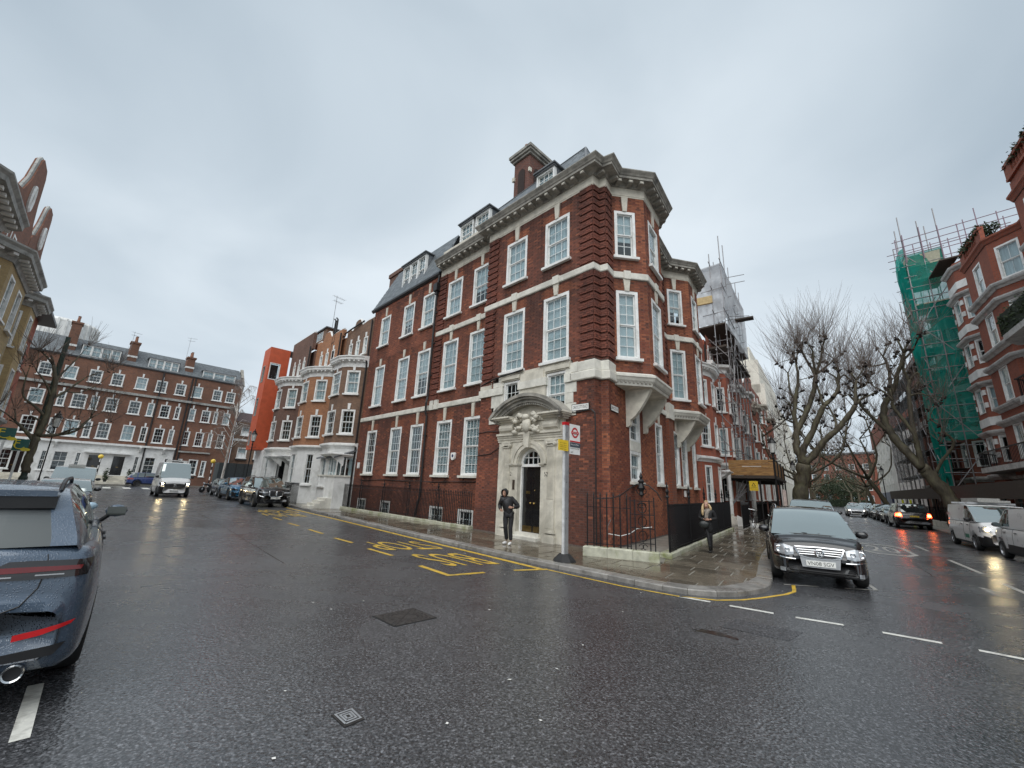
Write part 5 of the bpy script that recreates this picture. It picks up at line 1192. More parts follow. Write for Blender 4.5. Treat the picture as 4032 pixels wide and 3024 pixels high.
clad(TE, 'wall', FT, 4.9, 15.4, wl, TER); wins(TE, FT, wl, 3, 2, 2, ('room','net','room'), key=.5)
sr = tpos((1145,1100))[0]
m = MB(); FT.panel(m, 0, 4.95, holes_of(gf+drs)+[(sr,99,0,5)]); m.build('stucco_wall', WHITE_R, TE)
m = MB(); FT.panel(m, 0, 4.95, holes_of(gf)+[(0,sr,0,5)]); m.build('wall', TER, TE)
wins(TE, FT, gf, 2, 2, 2, 'room', sill=True)
for t, w, z, h in drs:
    d_ = MB().box(-w/2,w/2,-.3,-.2,0,h).build('door', DOORB, TE, FT.mat(t,z)); MB().box(-w/2-.45,w/2+.45,-.05,.55,h+.25,h+.4).build('door_hood', WHITE, TE, FT.mat(t,z)); MB().extr(arcpts(0,h+.4,w*.45,0,PI,10), -.1, -.02).build('fanlight', LEAD, TE, FT.mat(t,z)); MB().box(-.12,.12,-.2,-.18,1.0,1.05).build('letter_plate', BRASS, d_)
    for k in range(4): MB().box(-w/2-.5,w/2+.5,.0,1.5-.3*k,.1+k*.25,.35+k*.25).build('step', STONE, TE, FT.mat(t,0))
L_ = FT.L
for z0, z1, o, mt, t0, t1 in ((4.85,5.1,.35,WHITE,0,sr),(11.55,11.85,.28,GRYM,2.0,L_),(15.3,15.5,.1,PIPE,2,L_),(4.6,4.8,.25,GRYM,sr+.4,L_-2.5)):
    m = MB(); m.box(-t1,-t0,-.1,o,z0,z1); m.build('string_course', mt, TE, FT.mat(0,0))
for x in ((260,1080),(1000,1090)):   # shallow bays with brackets over the ground floor
    t = tpos(x)[0]
    for dx in (-1.2,1.2): MB().extr([(0,0),(.0,-.7),(.12,-.65),(.5,-.1),(.5,0)], -.1, .1).build('bracket', WHITE, TE, FT.mat(t+dx,4.85) @ Matrix.Rotation(R(90),4,'Z'))
m = MB(); a, b = FT.at(0,.1,15.45), FT.at(L_,.1,15.45); c, d_ = FT.at(0,-2.6,18.2), FT.at(L_-.4,-2.6,18.2); e, f_ = FT.at(0,-7,18.2), FT.at(L_,-7,15.4)
quad(m, a, b, d_, c); quad(m, c, d_, f_, e); quad(m, b, d_, f_); m.build('slate_roof', SLATE, TE)
m = MB(); m.extr([(-.15,15.3),(.15,15.3),(.15,18.6),(-.15,18.6)], -3, .1) if False else m.add([FT.at(L_-.2,.15,15.3),FT.at(L_-.2,-2.6,18.5),FT.at(L_-.2,-2.9,18.5),FT.at(L_-.2,-2.9,15.3),FT.at(L_+.15,.15,15.3),FT.at(L_+.15,-2.6,18.5),FT.at(L_+.15,-2.9,18.5),FT.at(L_+.15,-2.9,15.3)], [(0,1,2,3),(4,7,6,5),(0,4,5,1),(1,5,6,2),(0,3,7,4)]); m.build('party_wall', STONE_D, TE)
f_end = Face(FT.q, FT.q - FT.o*9); clad(TE, 'end_wall', f_end, 0, 15.4, [], TER)
for (p0, p1, z0, z1, n) in (((540,440),(790,500),15.75,17.1,4),((975,540),(1170,580),15.7,17.0,4),((1330,610),(1540,650),15.6,16.7,3)):
    t0, t1 = tpos(p0)[0], tpos(p1)[0]; w = t1-t0; M = FT.mat((t0+t1)/2, z0, -.25)
    dm = MB().box(-w/2,w/2,-2.2,-.12,0,z1-z0).build('dormer', LEAD, TE, M); MB().box(-w/2-.12,w/2+.12,-2.3,.12,z1-z0,z1-z0+.1).build('dormer_roof', LEAD, dm)
    for k in range(n):
        ww = w/n; link('dormer_window', sash_mesh(ww,z1-z0,2,1,1,.07,WHITE), dm, Matrix.Translation((-w/2+(k+.5)*ww,.05,0))); MB().box(-w/2+k*ww+.08,-w/2+(k+1)*ww-.08,-.05,-.045,.06,z1-z0-.1).build('glazing', PANE, dm); MB().box(-w/2+k*ww+.08,-w/2+(k+1)*ww-.08,-.11,-.105,.06,z1-z0-.1).build('curtain', NET, dm)
for x, y, ztop, zb in ((440,500,20.4,15.4),(875,480,19.4,15.2),(1250,560,18.9,15.2)):
    t = tpos((x,y))[0]
    c_ = MB().box(-.45,.45,-1.9,-.6,15.2,ztop-.5).box(-.55,.55,-2.0,-.5,ztop-.75,ztop-.5).build('chimney', TER, TE, FT.mat(t,0)); MB().box(-.5,.5,-1.95,-.55,16.7,16.95).build('flashing_band', WHITE_R, c_)
    for k in range(3): MB().lathe([(.14,0),(.16,.1),(.12,.7),(.16,.8),(.1,.8)], 8).build('chimney_pot', MAT['terracotta_pot0'], c_, Matrix.Translation((0,-.85-k*.4,ztop-.5)))
for p in ((1200,1000),(1235,760),(1000,900)):
    t = tpos(p)[0]; MB().tube([FT.at(t,.08,15.2),FT.at(t,.08,.2)], .09, 6).build('drainpipe', PIPE, TE)
s_, z_ = tpos((1225,480)); q = FT.p+FT.d*s_; aerial(q.x, q.y, 17.5, 3.6, 'television aerial beside the right chimney of the terrace', .4)
s_, z_ = tpos((862,420)); q = FT.p+FT.d*s_; aerial(q.x, q.y, 17.5, 2.6, 'television aerial beside the middle chimney of the terrace', 1.2)
q = FT.p+FT.d*(tpos((370,300))[0])-FT.o*22
WT = thing('ribbed_roof_tank', 'pale ribbed round plant tower rising behind the terrace roof', 'tank', TR(q.x,q.y,10))
MB().lathe([(4.0,0),(4.0,14.0),(3.7,14.4),(.01,14.4)], 28).build('drum', WHITE_R, WT); 
for k in range(28): a = 2*PI*k/28; MB().box(3.98,4.1,-.12,.12,4,14.2).build('rib', WHITE_R, WT, Matrix.Rotation(a,4,'Z'))
rt_ = [FT.p+FT.d*(tpos((250,1200))[0])+FT.o*2.2, FT.p+FT.d*(tpos((560,1200))[0])+FT.o*2.2]; railing('area_railing', 'white painted area railing before the terrace', rt_, .1, 1.2, .3, WHITE, rb=.025)
# small house between the terrace and the orange block
hb = P1(57,-2.0); fH = Face(FT.q+td*.3+FT.o*-1.0, FT.q+td*11.3+FT.o*-1.0)
SH = thing('small_brick_house', 'low brown brick house with white casements and a tiled roof', 'house')
ops = [(t,w,z,h) for z, h in ((1.2,1.5),(4.4,1.6),(7.9,1.4)) for t, w in ((1.5,1.3),(4.4,2.4))]
clad(SH, 'wall', fH, 0, 10.0, ops, BRN); wins(SH, fH, ops, 2, 1, 0, 'net', fr=.12)
m = MB(); a, b, c, d_ = fH.at(0,.2,7.4), fH.at(11,.2,7.4), fH.at(11,-3,11), fH.at(0,-3,11); 
m = MB(); quad(m, fH.at(0,.15,9.6), fH.at(11,.15,9.6), fH.at(11,-3,11.8), fH.at(0,-3,11.8)); m.build('tiled_roof', slatemat('red_roof_tile', (.10,.05,.045)), SH)
MB().box(-11,0,-.02,.06,7.0,7.3).build('band', WHITE_R, SH, fH.mat(0,0))
for t, w in ((1.5,1.5),(4.4,2.6)): MB().box(-w/2,w/2,.0,.35,4.05,4.3).build('window_box', PIPE, SH, fH.mat(t,0))
MB().box(-.6,.6,-.05,.03,.1,2.6).build('garage_frame', WHITE, SH, fH.mat(2.6,0)); MB().box(-.45,.45,-.02,.04,.1,2.4).build('door', DOORB, SH, fH.mat(2.6,0))
# ------------------------------------------------------------------ yellow and red brick mansion at the left
LH = thing('yellow_brick_mansion', 'yellow brick bay-fronted mansion with red brick gables and grey cornices', 'house')
w_m = 17.0
def P1n(u, w): return P1(u, w)
def lf(u0, w0, u1, w1): return Face(P1(u1,w1), P1(u0,w0))   # outside faces the street (towards smaller w)
segs = []
bays_ = [(14.0,15.3,19.2,20.6),(22.6,23.6,25.4,26.6)]
path = [(8.0,w_m),(12.0,w_m),(13.2,15.85),(17.0,15.85),(18.2,w_m),(19.2,w_m),(20.4,15.85),(25.1,15.85),(26.3,w_m),(27.0,w_m),(27.8,15.85),(29.9,15.85),(30.9,w_m),(33.5,w_m)]
pw_ = [P1(u,w) for u,w in path]
for i in range(len(pw_)-1):
    f = Face(pw_[i], pw_[i+1]); bay = i in (1,2,3,5,6,7,9,10,11); mat = YELB if bay else REDB
    ops = []
    if f.L > 1.0:
        n = 2 if f.L > 4 else 1
        for k in range(n):
            for z, h in ((1.6,2.2),(4.9,2.3),(8.3,2.1)): ops.append((f.L*(k+.5)/n, min(1.15,f.L*.6), z, h))
    clad(LH, 'wall', f, 0, 11.2, ops, mat); wins(LH, f, ops, 2, 2, 2, ('net','room'))
m = MB(); sweep(m, pw_, [(-.1,10.75),(.05,10.75),(.1,10.95),(.16,11.05),(.5,11.12),(.52,11.3),(.62,11.42),(.62,11.5),(-.6,11.75)]); m.build('cornice', GRYM, LH)
m = MB(); sweep(m, pw_, [(-.1,3.95),(.05,3.95),(.12,4.1),(.3,4.2),(.3,4.35),(-.1,4.45)]); m.build('string_course', GRYM, LH)
dm_ = cached('ldent', lambda: MB().box(-.1,.1,.1,.42,-.12,0).mesh('dentil', WHITE_R))
for i in range(len(pw_)-1):
    f = Face(pw_[i], pw_[i+1]); n = max(1,int(f.L/.5))
    for k in range(n): link('dentil', dm_, LH, f.mat((k+.5)*f.L/n, 11.11))
for u0, u1, zt in ((22.2,28.6,18.8),(28.7,33.4,18.5)):
    f = Face(P1(u0,w_m-.1), P1(u1,w_m-.1)); L = f.L; 
    pts = [(0,11.3),(0,15.2),(.3,15.5),(L*.22,15.8),(L*.36,16.9),(L*.46,zt-.3),(L*.52,zt),(L*.72,zt),(L*.78,zt-.4),(L*.84,16.9),(L*.92,15.8),(L-.1,15.4),(L,15.0),(L,11.3)]
    T = f.mat(0,0); m = MB(); m.extr([(-x,z) for x,z in pts], -.3, 0); g = m.build('gable', brickmat('gable_brick%d' % int(u0), (.32,.12,.065), (.22,.085,.05)), LH, T)
    m = MB(); m.tube([(-x,-.15,z+.03) for x,z in pts[1:-1]], .09, 5); m.build('gable_coping', GRYM, LH, T)
    m = MB(); m.tube([(-L*.5+.32*math.cos(a*PI/6),.05,16.2+.75*math.sin(a*PI/6)) for a in range(13)], .1, 5); m.build('oval_window', WHITE, LH, T)
    wins(LH, f, [(L*.3,.8,12.2,1.6),(L*.5,.8,12.2,1.6),(L*.7,.8,12.2,1.6)], 2, 2, 2, 'net')
m = MB(); quad(m, (*P1(8,w_m+.3),14.6), (*P1(33,w_m+.3),14.6), (*P1(33,w_m+4),18.0), (*P1(8,w_m+4),18.0)); m.build('slate_roof', SLATE, LH)
q0_, q1_ = P1(8,w_m+.05), P1(33.5,w_m+.05); m = MB(); m.prism([(p.x,p.y) for p in ccw([q0_,q1_,P1(33.5,w_m+10),P1(8,w_m+10)])], 0, 14.6); m.build('house_body', REDB, LH)
fe = Face(P1(33.5,w_m), P1(33.5,w_m+10))
m = MB(); m.box(-.4,.4,-.5,.5,14.3,18.6); m.build('chimney', MAT['gable_brick22'], LH, TR(*P1(20.5,w_m+2.6),0,ROT1)); MB().lathe([(.2,0),(.22,.1),(.16,.7),(.2,.8),(.1,.8)], 8).build('chimney_pot', MAT['terracotta_pot0'], LH, TR(*P1(20.5,w_m+2.6),18.6))
# red house beyond it with an overhanging roof
m = MB()
RH = thing('red_gabled_house', 'narrow red brick house with a dark overhanging roof past the yellow mansion', 'house')
f = Face(P1(33.6,w_m-.3), P1(38.5,w_m-.3)); ops = [(t,.9,z,1.9) for t in (1.3,3.3) for z in (1.6,5,8.4)]
clad(RH, 'wall', f, 0, 13.0, ops, REDB); wins(RH, f, ops, 2, 2, 2, 'net'); f2 = Face(P1(38.5,w_m-.3), P1(38.5,w_m+8)); clad(RH, 'wall', f2, 0, 13, [], REDB)
m = MB(); quad(m, (*P1(32.8,w_m-1.2),12.6), (*P1(39.3,w_m-1.2),12.6), (*P1(37,w_m+2),16), (*P1(35,w_m+2),16)); quad(m, (*P1(39.3,w_m-1.2),12.6), (*P1(39.3,w_m+6),12.6), (*P1(37,w_m+2),16)); quad(m, (*P1(32.8,w_m-1.2),12.6), (*P1(35,w_m+2),16), (*P1(32.8,w_m+6),12.6)); m.build('roof', SLATE, RH)
m = MB(); m.prism([(p.x,p.y) for p in ccw([P1(32.8,w_m-1.2),P1(39.3,w_m-1.2),P1(39.3,w_m+6),P1(32.8,w_m+6)])], 12.4, 12.58); m.build('eaves', PIPE, RH)
# ------------------------------------------------------------------ right side street, left row
M2 = Matrix(((-d2.x,n2.x,0,O.x),(-d2.y,n2.y,0,O.y),(0,0,1,0),(0,0,0,1)))
UNITC = MB().tube([(0,0,0),(0,0,1)], 1, 6).mesh('tube', GALV)
UNITB = {}
def tube_obj(name, p, q, r, parent, mat=None):
    p, q = Vector(p), Vector(q); v = q-p; L = v.length
    me = UNITC if mat is None else cached(('unit',mat.name), lambda: MB().tube([(0,0,0),(0,0,1)], 1, 6).mesh('tube', mat))
    M = Matrix.Translation(p) @ v.to_track_quat('Z','Y').to_matrix().to_4x4() @ Matrix.Diagonal((r,r,L,1)); return link(name, me, parent, M)
N1H, _ = bow_house(-14.15,-19.6,.40,1.25,13.6,REDB,'bright red bow-fronted house beside the second projecting bay of the corner house',True,21,-1,M=M2,gfm=REDB)
rowp = [P2(a,b) for a,b in ((-.6,19.6),(-.75,25.5),(-1.0,32),(-1.25,39),(-1.5,46),(-1.9,54),(-2.3,62))]
REDC = brickmat('deep_red_brick', (.33,.09,.05), (.24,.065,.04), dscale=.4, dmix=.4, dark=(.12,.045,.03))
CREAM = mk('cream_render', (.70,.67,.58), .75, var=.06, dirt=(.55,.52,.45), dscale=.4)
rl = ['scaffolded red brick bow house behind the sheeted scaffold','red brick row house with white bands past the sheeted scaffold','red brick row house with a stone balcony and tall gable','red brick row house with a yellow brick flank wall above','tall red brick row house with a roof storey','last red brick row house before the cream block']
for i in range(len(rowp)-1):
    f = Face(rowp[i], rowp[i+1]); T = thing('row_house', rl[i], 'house'); L = f.L; zt = (13.6,13.4,14.2,14.0,15.5,15.0)[i]
    mat = REDB if i in (0,2) else REDC
    # projecting bay in the middle
    pth_ = [f.p, f.p+f.d*(L*.22), f.p+f.d*(L*.34)+f.o*.85, f.p+f.d*(L*.62)+f.o*.85, f.p+f.d*(L*.74), f.q]
    for k in range(5):
        g = Face(pth_[k], pth_[k+1]); bay = k in (1,2,3); ops = []
        for z, h in ((1.6,2.0),(4.7,2.0),(7.9,1.9),(11.0,1.5)):
            if g.L > .8 and z+h < zt-.6: ops.append((g.L/2, min(1.1,g.L*.62), z, h))
        clad(T, 'wall', g, 0, zt if not bay else zt-2.2, [o for o in ops if not bay or o[2] < zt-4], WHITE_R if False else mat); wins(T, g, [o for o in ops if not bay or o[2] < zt-4], 3, 2, 2, ('room','net'), key=.4)
    m = MB(); sweep(m, pth_, [(-.1,3.7),(.06,3.7),(.14,3.85),(.22,3.95),(.22,4.1),(-.1,4.2)]); m.build('string_course', WHITE_R, T)
    m = MB(); sweep(m, pth_, [(-.1,zt-2.7),(.06,zt-2.7),(.1,zt-2.4),(.35,zt-2.3),(.40,zt-2.1),(-.5,zt-1.95)]); m.build('cornice', WHITE_R if i < 3 else STONE, T)
    m = MB(); g = Face(f.p,f.q); g.panel(m, zt-2.4, zt, off=-.02); m.build('attic_wall', mat, T); wins(T, Face(f.p,f.q), [(L*.3,.75,zt-1.9,1.2),(L*.66,.75,zt-1.9,1.2)], 2, 2, 2, 'room', off=.03)
    if i in (2,3):
        m = MB(); gp = [(0,zt),(L*.1,zt+.5),(L*.25,zt+1.2),(L*.33,zt+2.4),(L*.6,zt+2.4),(L*.68,zt+1.2),(L*.85,zt+.5),(L,zt)]; m.extr([(-x,z) for x,z in gp], -.35, 0); m.build('gable', mat, T, f.mat(0,0)); m = MB(); m.tube([(-x,-.17,z+.05) for x,z in gp], .14, 5); m.build('gable_coping', WHITE_R, T, f.mat(0,0))
    m = MB(); q_ = [f.p-f.o*.1, f.q-f.o*.1, f.q-f.o*9, f.p-f.o*9]; m.prism([(p.x,p.y) for p in ccw(q_)], 0, zt-.4); m.build('house_body', mat, T)
    if i == 3: m = MB(); m.prism([(p.x,p.y) for p in ccw([f.p-f.o*1.0, f.q-f.o*1.0, f.q-f.o*7, f.p-f.o*7])], zt-.4, zt+5.2); m.build('flank_wall', YELB, T)
    if i == 4: 
        m = MB(); m.prism([(p.x,p.y) for p in ccw([f.p-f.o*.8, f.q-f.o*.8, f.q-f.o*7, f.p-f.o*7])], zt-.4, zt+2.6); m.build('roof_storey', mat, T); wins(T, Face(f.p-f.o*.79,f.q-f.o*.79), [(L*.4,1.1,zt+.2,1.8)], 2, 2, 2, 'net')
    # white porch columns
    for k in (.08,.9): p = f.p+f.d*(L*k)+f.o*.7; MB().tube([(p.x,p.y,.1),(p.x,p.y,3.6)], .14, 8).build('porch_column', WHITE, T)
f = Face(P2(-2.4,62.2), P2(-5.2,125)); CB_ = thing('cream_block', 'tall stepped cream block beyond the red brick row', 'block')
ops = [(t,1.6,z,1.6) for t in [3+4.2*k for k in range(14)] for z in (5,8.3,11.6,14.9)]
clad(CB_, 'wall', f, 0, 19.5, ops, CREAM); wins(CB_, f, ops, 2, 1, 0, 'room', fr=.1)
for k, (t0, t1, zt) in enumerate(((0,30,23.5),(2,20,26.5),(30,62,21.0))):
    m = MB(); m.prism([(p.x,p.y) for p in ccw([f.p+f.d*t0-f.o*(.6+k*1.2), f.p+f.d*t1-f.o*(.6+k*1.2), f.p+f.d*t1-f.o*14, f.p+f.d*t0-f.o*14])], 18, zt); m.build('set_back_storey', CREAM, CB_)
m = MB(); m.prism([(p.x,p.y) for p in ccw([f.p, f.p-f.o*14, f.p-f.o*14+f.d*3, f.p+f.d*3-f.o*.2])], 0, 19.4); m.build('end_wall', CREAM, CB_)
# railings along the row
for k, (b0, b1, lb) in enumerate(((14.4,17.4,'black railing before the bright red bow-fronted house'),(22.0,30.0,'black railing under the timber gantry'),(31.5,44,'black railing past the timber gantry'))):
    railing('area_railing', lb, [P2(-2.3-.02*b0,b0), P2(-2.3-.02*b1,b1)], .1, 1.35, .16 if k < 2 else .3, IRON, rb=.016)
for b in (18.2,30.6): 
    p = P2(-2.7,b); t = thing('white_door_steps', 'white doorstep flight past the long black railing' if b < 20 else 'white doorstep flight past the timber gantry', 'steps', TR(p.x,p.y,.1,-TH))
    for k in range(3): MB().box(-.6-.0,.35-.3*k,-.7,.7,k*.15,k*.15+.15).build('step', STONE_W, t)
    MB().extr([(.4,0),(.4,.12),(-.7,.62),(-.7,0)], -.82, -.7).build('string_wall', WHITE_R, t)
# ------------------------------------------------------------------ sheeted scaffold over the timber gantry
def netmat(name, col, alpha, alpha2, scale=3.0):
    m = bpy.data.materials.new(name); m.use_nodes = True; t = m.node_tree; t.nodes.clear(); MAT[name] = m
    o = t.nodes.new('ShaderNodeOutputMaterial'); mx = t.nodes.new('ShaderNodeMixShader'); tr = t.nodes.new('ShaderNodeBsdfTransparent'); df = t.nodes.new('ShaderNodeBsdfDiffuse'); tl = t.nodes.new('ShaderNodeBsdfTranslucent'); m2 = t.nodes.new('ShaderNodeMixShader'); m2.inputs[0].default_value = .45
    for b in (df,tl): b.inputs[0].default_value = (*col,1)
    tc = t.nodes.new('ShaderNodeTexCoord'); n = t.nodes.new('ShaderNodeTexNoise'); n.inputs['Scale'].default_value = scale; n.inputs['Detail'].default_value = 5; t.links.new(tc.outputs['Object'], n.inputs['Vector'])
    mr = t.nodes.new('ShaderNodeMapRange'); mr.inputs['From Min'].default_value = .35; mr.inputs['From Max'].default_value = .65; mr.inputs['To Min'].default_value = alpha; mr.inputs['To Max'].default_value = alpha2
    t.links.new(n.outputs[0], mr.inputs[0]); t.links.new(mr.outputs[0], mx.inputs[0]); t.links.new(df.outputs[0], m2.inputs[1]); t.links.new(tl.outputs[0], m2.inputs[2]); t.links.new(tr.outputs[0], mx.inputs[1]); t.links.new(m2.outputs[0], mx.inputs[2]); t.links.new(mx.outputs[0], o.inputs[0]); return m
SHEET = netmat('white_sheeting', (.66,.68,.70), .72, .92); GNET = netmat('green_debris_net', (.025,.40,.32), .74, .97, 1.6); GNET2 = netmat('green_debris_net_thin_shaded', (.02,.33,.265), .52, .80, 1.2); GREYN = netmat('grey_debris_net', (.25,.26,.26), .3, .65, 2.0)  # second green net: thinner, with the near face's shade painted as darker green
def drape(name, p, q, z0, z1, mat, parent, amp=.12, nx=22, nz=30, seed=0, bot=0):
    """net or sheet hung from p to q between z0 and z1, tied in at intervals"""
    p, q = Vector(p), Vector(q); d = q-p; o = Vector((d.y,-d.x)).normalized(); vs = []; fs = []
    for j in range(nz+1):
        for i in range(nx+1):
            x, z = i/nx, j/nz; w = amp*(fbm(x*nx*.35, z*nz*.18, seed)-.5)*2*min(1,4*x+.2,4*(1-x)+.2) + amp*.6*math.sin(z*PI*6)*(.5+.5*math.sin(x*9+seed))
            b_ = p + d*x + o*w; vs.append((b_.x,b_.y, z0+(z1-z0)*z + (bot*(fbm(x*5,seed)-.5) if j == 0 else 0)))
    k = nx+1
    for j in range(nz):
        for i in range(nx): a = j*k+i; fs.append((a,a+1,a+1+k,a+k))
    m = MB(); m.smooth = True; m.add(vs, fs); return m.build(name, mat, parent)
SS = thing('sheeted_scaffold', 'tube scaffold wrapped in white sheeting above the timber gantry', 'scaffold')
zA, zB = 14.7, 19.4
A_, B_, C_, D_ = P2(.1,20.6), P2(-2.0,20.6), P2(-2.6,31), P2(-.6,31)
drape('near_sheet', A_, B_, zA, zB-.2, SHEET, SS, .16, 16, 22, 1, .5); drape('street_sheet', B_, C_, zA-.5, zB, SHEET, SS, .2, 26, 20, 2, 1.2)
m = MB(); m.prism([(p.x,p.y) for p in ccw([A_,B_,C_,D_])], 12.7, 12.85); m.build('platform', mk('dark_boards', (.06,.045,.035), .8), SS)
m = MB(); m.prism([(p.x,p.y) for p in ccw([A_,B_,C_,D_])], 14.5, 14.62); m.build('platform', MAT['dark_boards'], SS)
m = MB(); m.prism([(p.x,p.y) for p in ccw([A_,B_,C_,D_])], 19.5, 19.6); m.build('temporary_roof', SHEET, SS)
MB().box(-.9,.9,-.1,.1,0,.6).build('timber_stack', mk('new_timber', (.5,.37,.18), .7), SS, TR(*P2(-.3,20.4),16.4,-TH))
rs = random.Random(5)
for k in range(6):
    b = 20.6+k*2.05
    for a0, a1, zt in ((-2.0-.06*k,-2.0-.06*k,21 if k < 2 else 20),(-1.2-.05*k,-1.2-.05*k,19.5)):
        p = P2(a0,b); tube_obj('standard', (*p,4.2 if a0 < -1.5 else .1), (*p,zt+rs.random()*1.6), .035, SS)
    for z in (4.9,6.6,8.4,10.3,12.2,13.2,15.5,17.5):
        p, q = P2(-2.35-.06*k,b), P2(-.4,b); tube_obj('transom', (*p,z), (*q,z), .028, SS)
for z in (5.0,6.8,8.6,10.4,12.4,13.4,15.6,17.6,19.7):
    for da in (0,.8): tube_obj('ledger', (*P2(-2.0+da,20.0),z), (*P2(-2.4+da,32.0),z+rs.uniform(-.1,.1)), .03, SS)
for k in range(9):
    b = 20.6+rs.random()*8; z = 4.5+k*.95; tube_obj('brace', (*P2(-2.05-.05*rs.random(),b),z), (*P2(-2.2,b+rs.uniform(-2.2,2.6)),z+2.2), .028, SS)
for k in range(5): z = 4.6+k*1.8; tube_obj('brace', (*P2(-2.02,20.55),z), (*P2(-.7,20.55),z+1.7), .028, SS)
for z in (19.0,15.7,18.4): tube_obj('outrigger', (*P2(-1.4,22),z), (*P2(-3.4,23.5+rs.random()),z+.5), .03, SS)
m = MB(); m.cbox((0,0,0),1.6,.7,.12); m.build('hoist_board', MAT['dark_boards'], SS, TR(*P2(-2.8,26),16.6,-TH))
GN = thing('timber_gantry', 'timber-sided pavement gantry on black posts with a yellow warning sign', 'gantry')
TIMB = mk('wet_ply_hoarding', (.36,.20,.075), .5, var=.25, nscale=2.5, vs=(1,1,6), dirt=(.20,.10,.04), dscale=1.2)
gp = [P2(-1.35,20.4), P2(-4.05,20.4), P2(-4.35,29.5), P2(-1.6,29.5)]
for i in range(3):
    f = Face(gp[i], gp[i+1])
    for k in range(4): MB().box(-f.L,0,-.02,.02,3.26+k*.255,3.26+k*.255+.248).build('hoarding_board', TIMB, GN, f.mat(0,0))
m = MB(); m.prism([(p.x,p.y) for p in ccw([P2(-.5,20.2), P2(-4.2,20.2), P2(-4.5,29.7), P2(-.9,29.7)])], 3.05, 3.24); m.build('deck', MAT['dark_boards'], GN)
f = Face(gp[0], gp[1]); MB().box(-f.L*.75,-f.L*.32,.021,.03,3.82,3.86).build('white_strip', WHITE, GN, f.mat(0,0))
BOUND = mk('red_white_wrap', (.62,.50,.45), .6, var=.3, nscale=3, vs=(1,1,4))
for a, b in ((-4.1,20.5),(-4.2,23.5),(-4.3,26.5),(-4.4,29.4),(-.9,20.5),(-1.0,25),(-1.1,29.4),(-2.4,20.5),(-3.2,20.5)):
    tube_obj('gantry_post', (*P2(a,b),.1), (*P2(a,b),3.1 if a > -4 else 4.4), .05, GN, IRON)
for b in (21.2,24.5): tube_obj('wrapped_post', (*P2(-4.45,b),.1), (*P2(-4.45,b),2.4), .07, GN, BOUND)
for k in range(6): tube_obj('gantry_beam', (*P2(-.6,20.5+k*1.8),2.95), (*P2(-4.3,20.5+k*1.8),2.95), .06, GN, IRON)
for k in range(4): tube_obj('brace', (*P2(-.9,20.5),.3+.2*k), (*P2(-2.2-.3*k,20.55),2.9), .03, GN, GALV)
SIGNY = mk('yellow_sign', (.80,.55,.04), .45, var=.05)
sg = MB().box(-.26,.26,0,.012,0,.62).build('warning_sign', SIGNY, GN, Face(gp[0],gp[1]).mat(1.5,2.25,.12)); MB().extr([(-.14,.28),(.14,.28),(0,.52)], .0125, .016).build('warning_triangle', BLACKP, sg); MB().extr([(-.085,.31),(.085,.31),(0,.46)], .0165, .018).build('triangle_field', SIGNY, sg)
text_obj('lettering', 'DANGER', .40, .06, BLACKP, sg, Matrix(((-1,0,0,.2),(0,0,1,.0135),(0,1,0,.17),(0,0,0,1)))); text_obj('lettering', 'Scaffolding', .40, .06, BLACKP, sg, Matrix(((-1,0,0,.2),(0,0,1,.0135),(0,1,0,.07),(0,0,0,1))))
# ------------------------------------------------------------------ mansions on the right
MANS = brickmat('mansion_red_brick', (.36,.092,.048), (.27,.068,.038), dscale=.5, dmix=.3, dark=(.17,.055,.035)); GRYS = mk('grey_white_stone', (.50,.49,.47), .7, var=.12, dirt=(.28,.27,.26), dscale=1.5)
HEDGE = mk('hedge_leaves', (.028,.045,.016), .7, var=.5, nscale=14)
def leafbox(parent, name, M, sx, sy, sz, n, seed, mat=None, r=.06):
    rr = random.Random(seed); m = MB()
    for k in range(n):
        c = Vector((rr.uniform(-sx,sx), rr.uniform(-sy,sy), rr.uniform(0,sz)*(.6+.4*rr.random()))); a = Vector((rr.gauss(0,1),rr.gauss(0,1),rr.gauss(0,1))).normalized(); b = a.orthogonal().normalized(); c2 = a.cross(b); s = r*rr.uniform(.6,1.5)
        m.add([c-b*s, c+c2*s*.5, c+b*s, c-c2*s*.5], [(0,1,2,3)])
    o = m.build(name, mat or HEDGE, parent, M); return tag(o, kind='stuff')
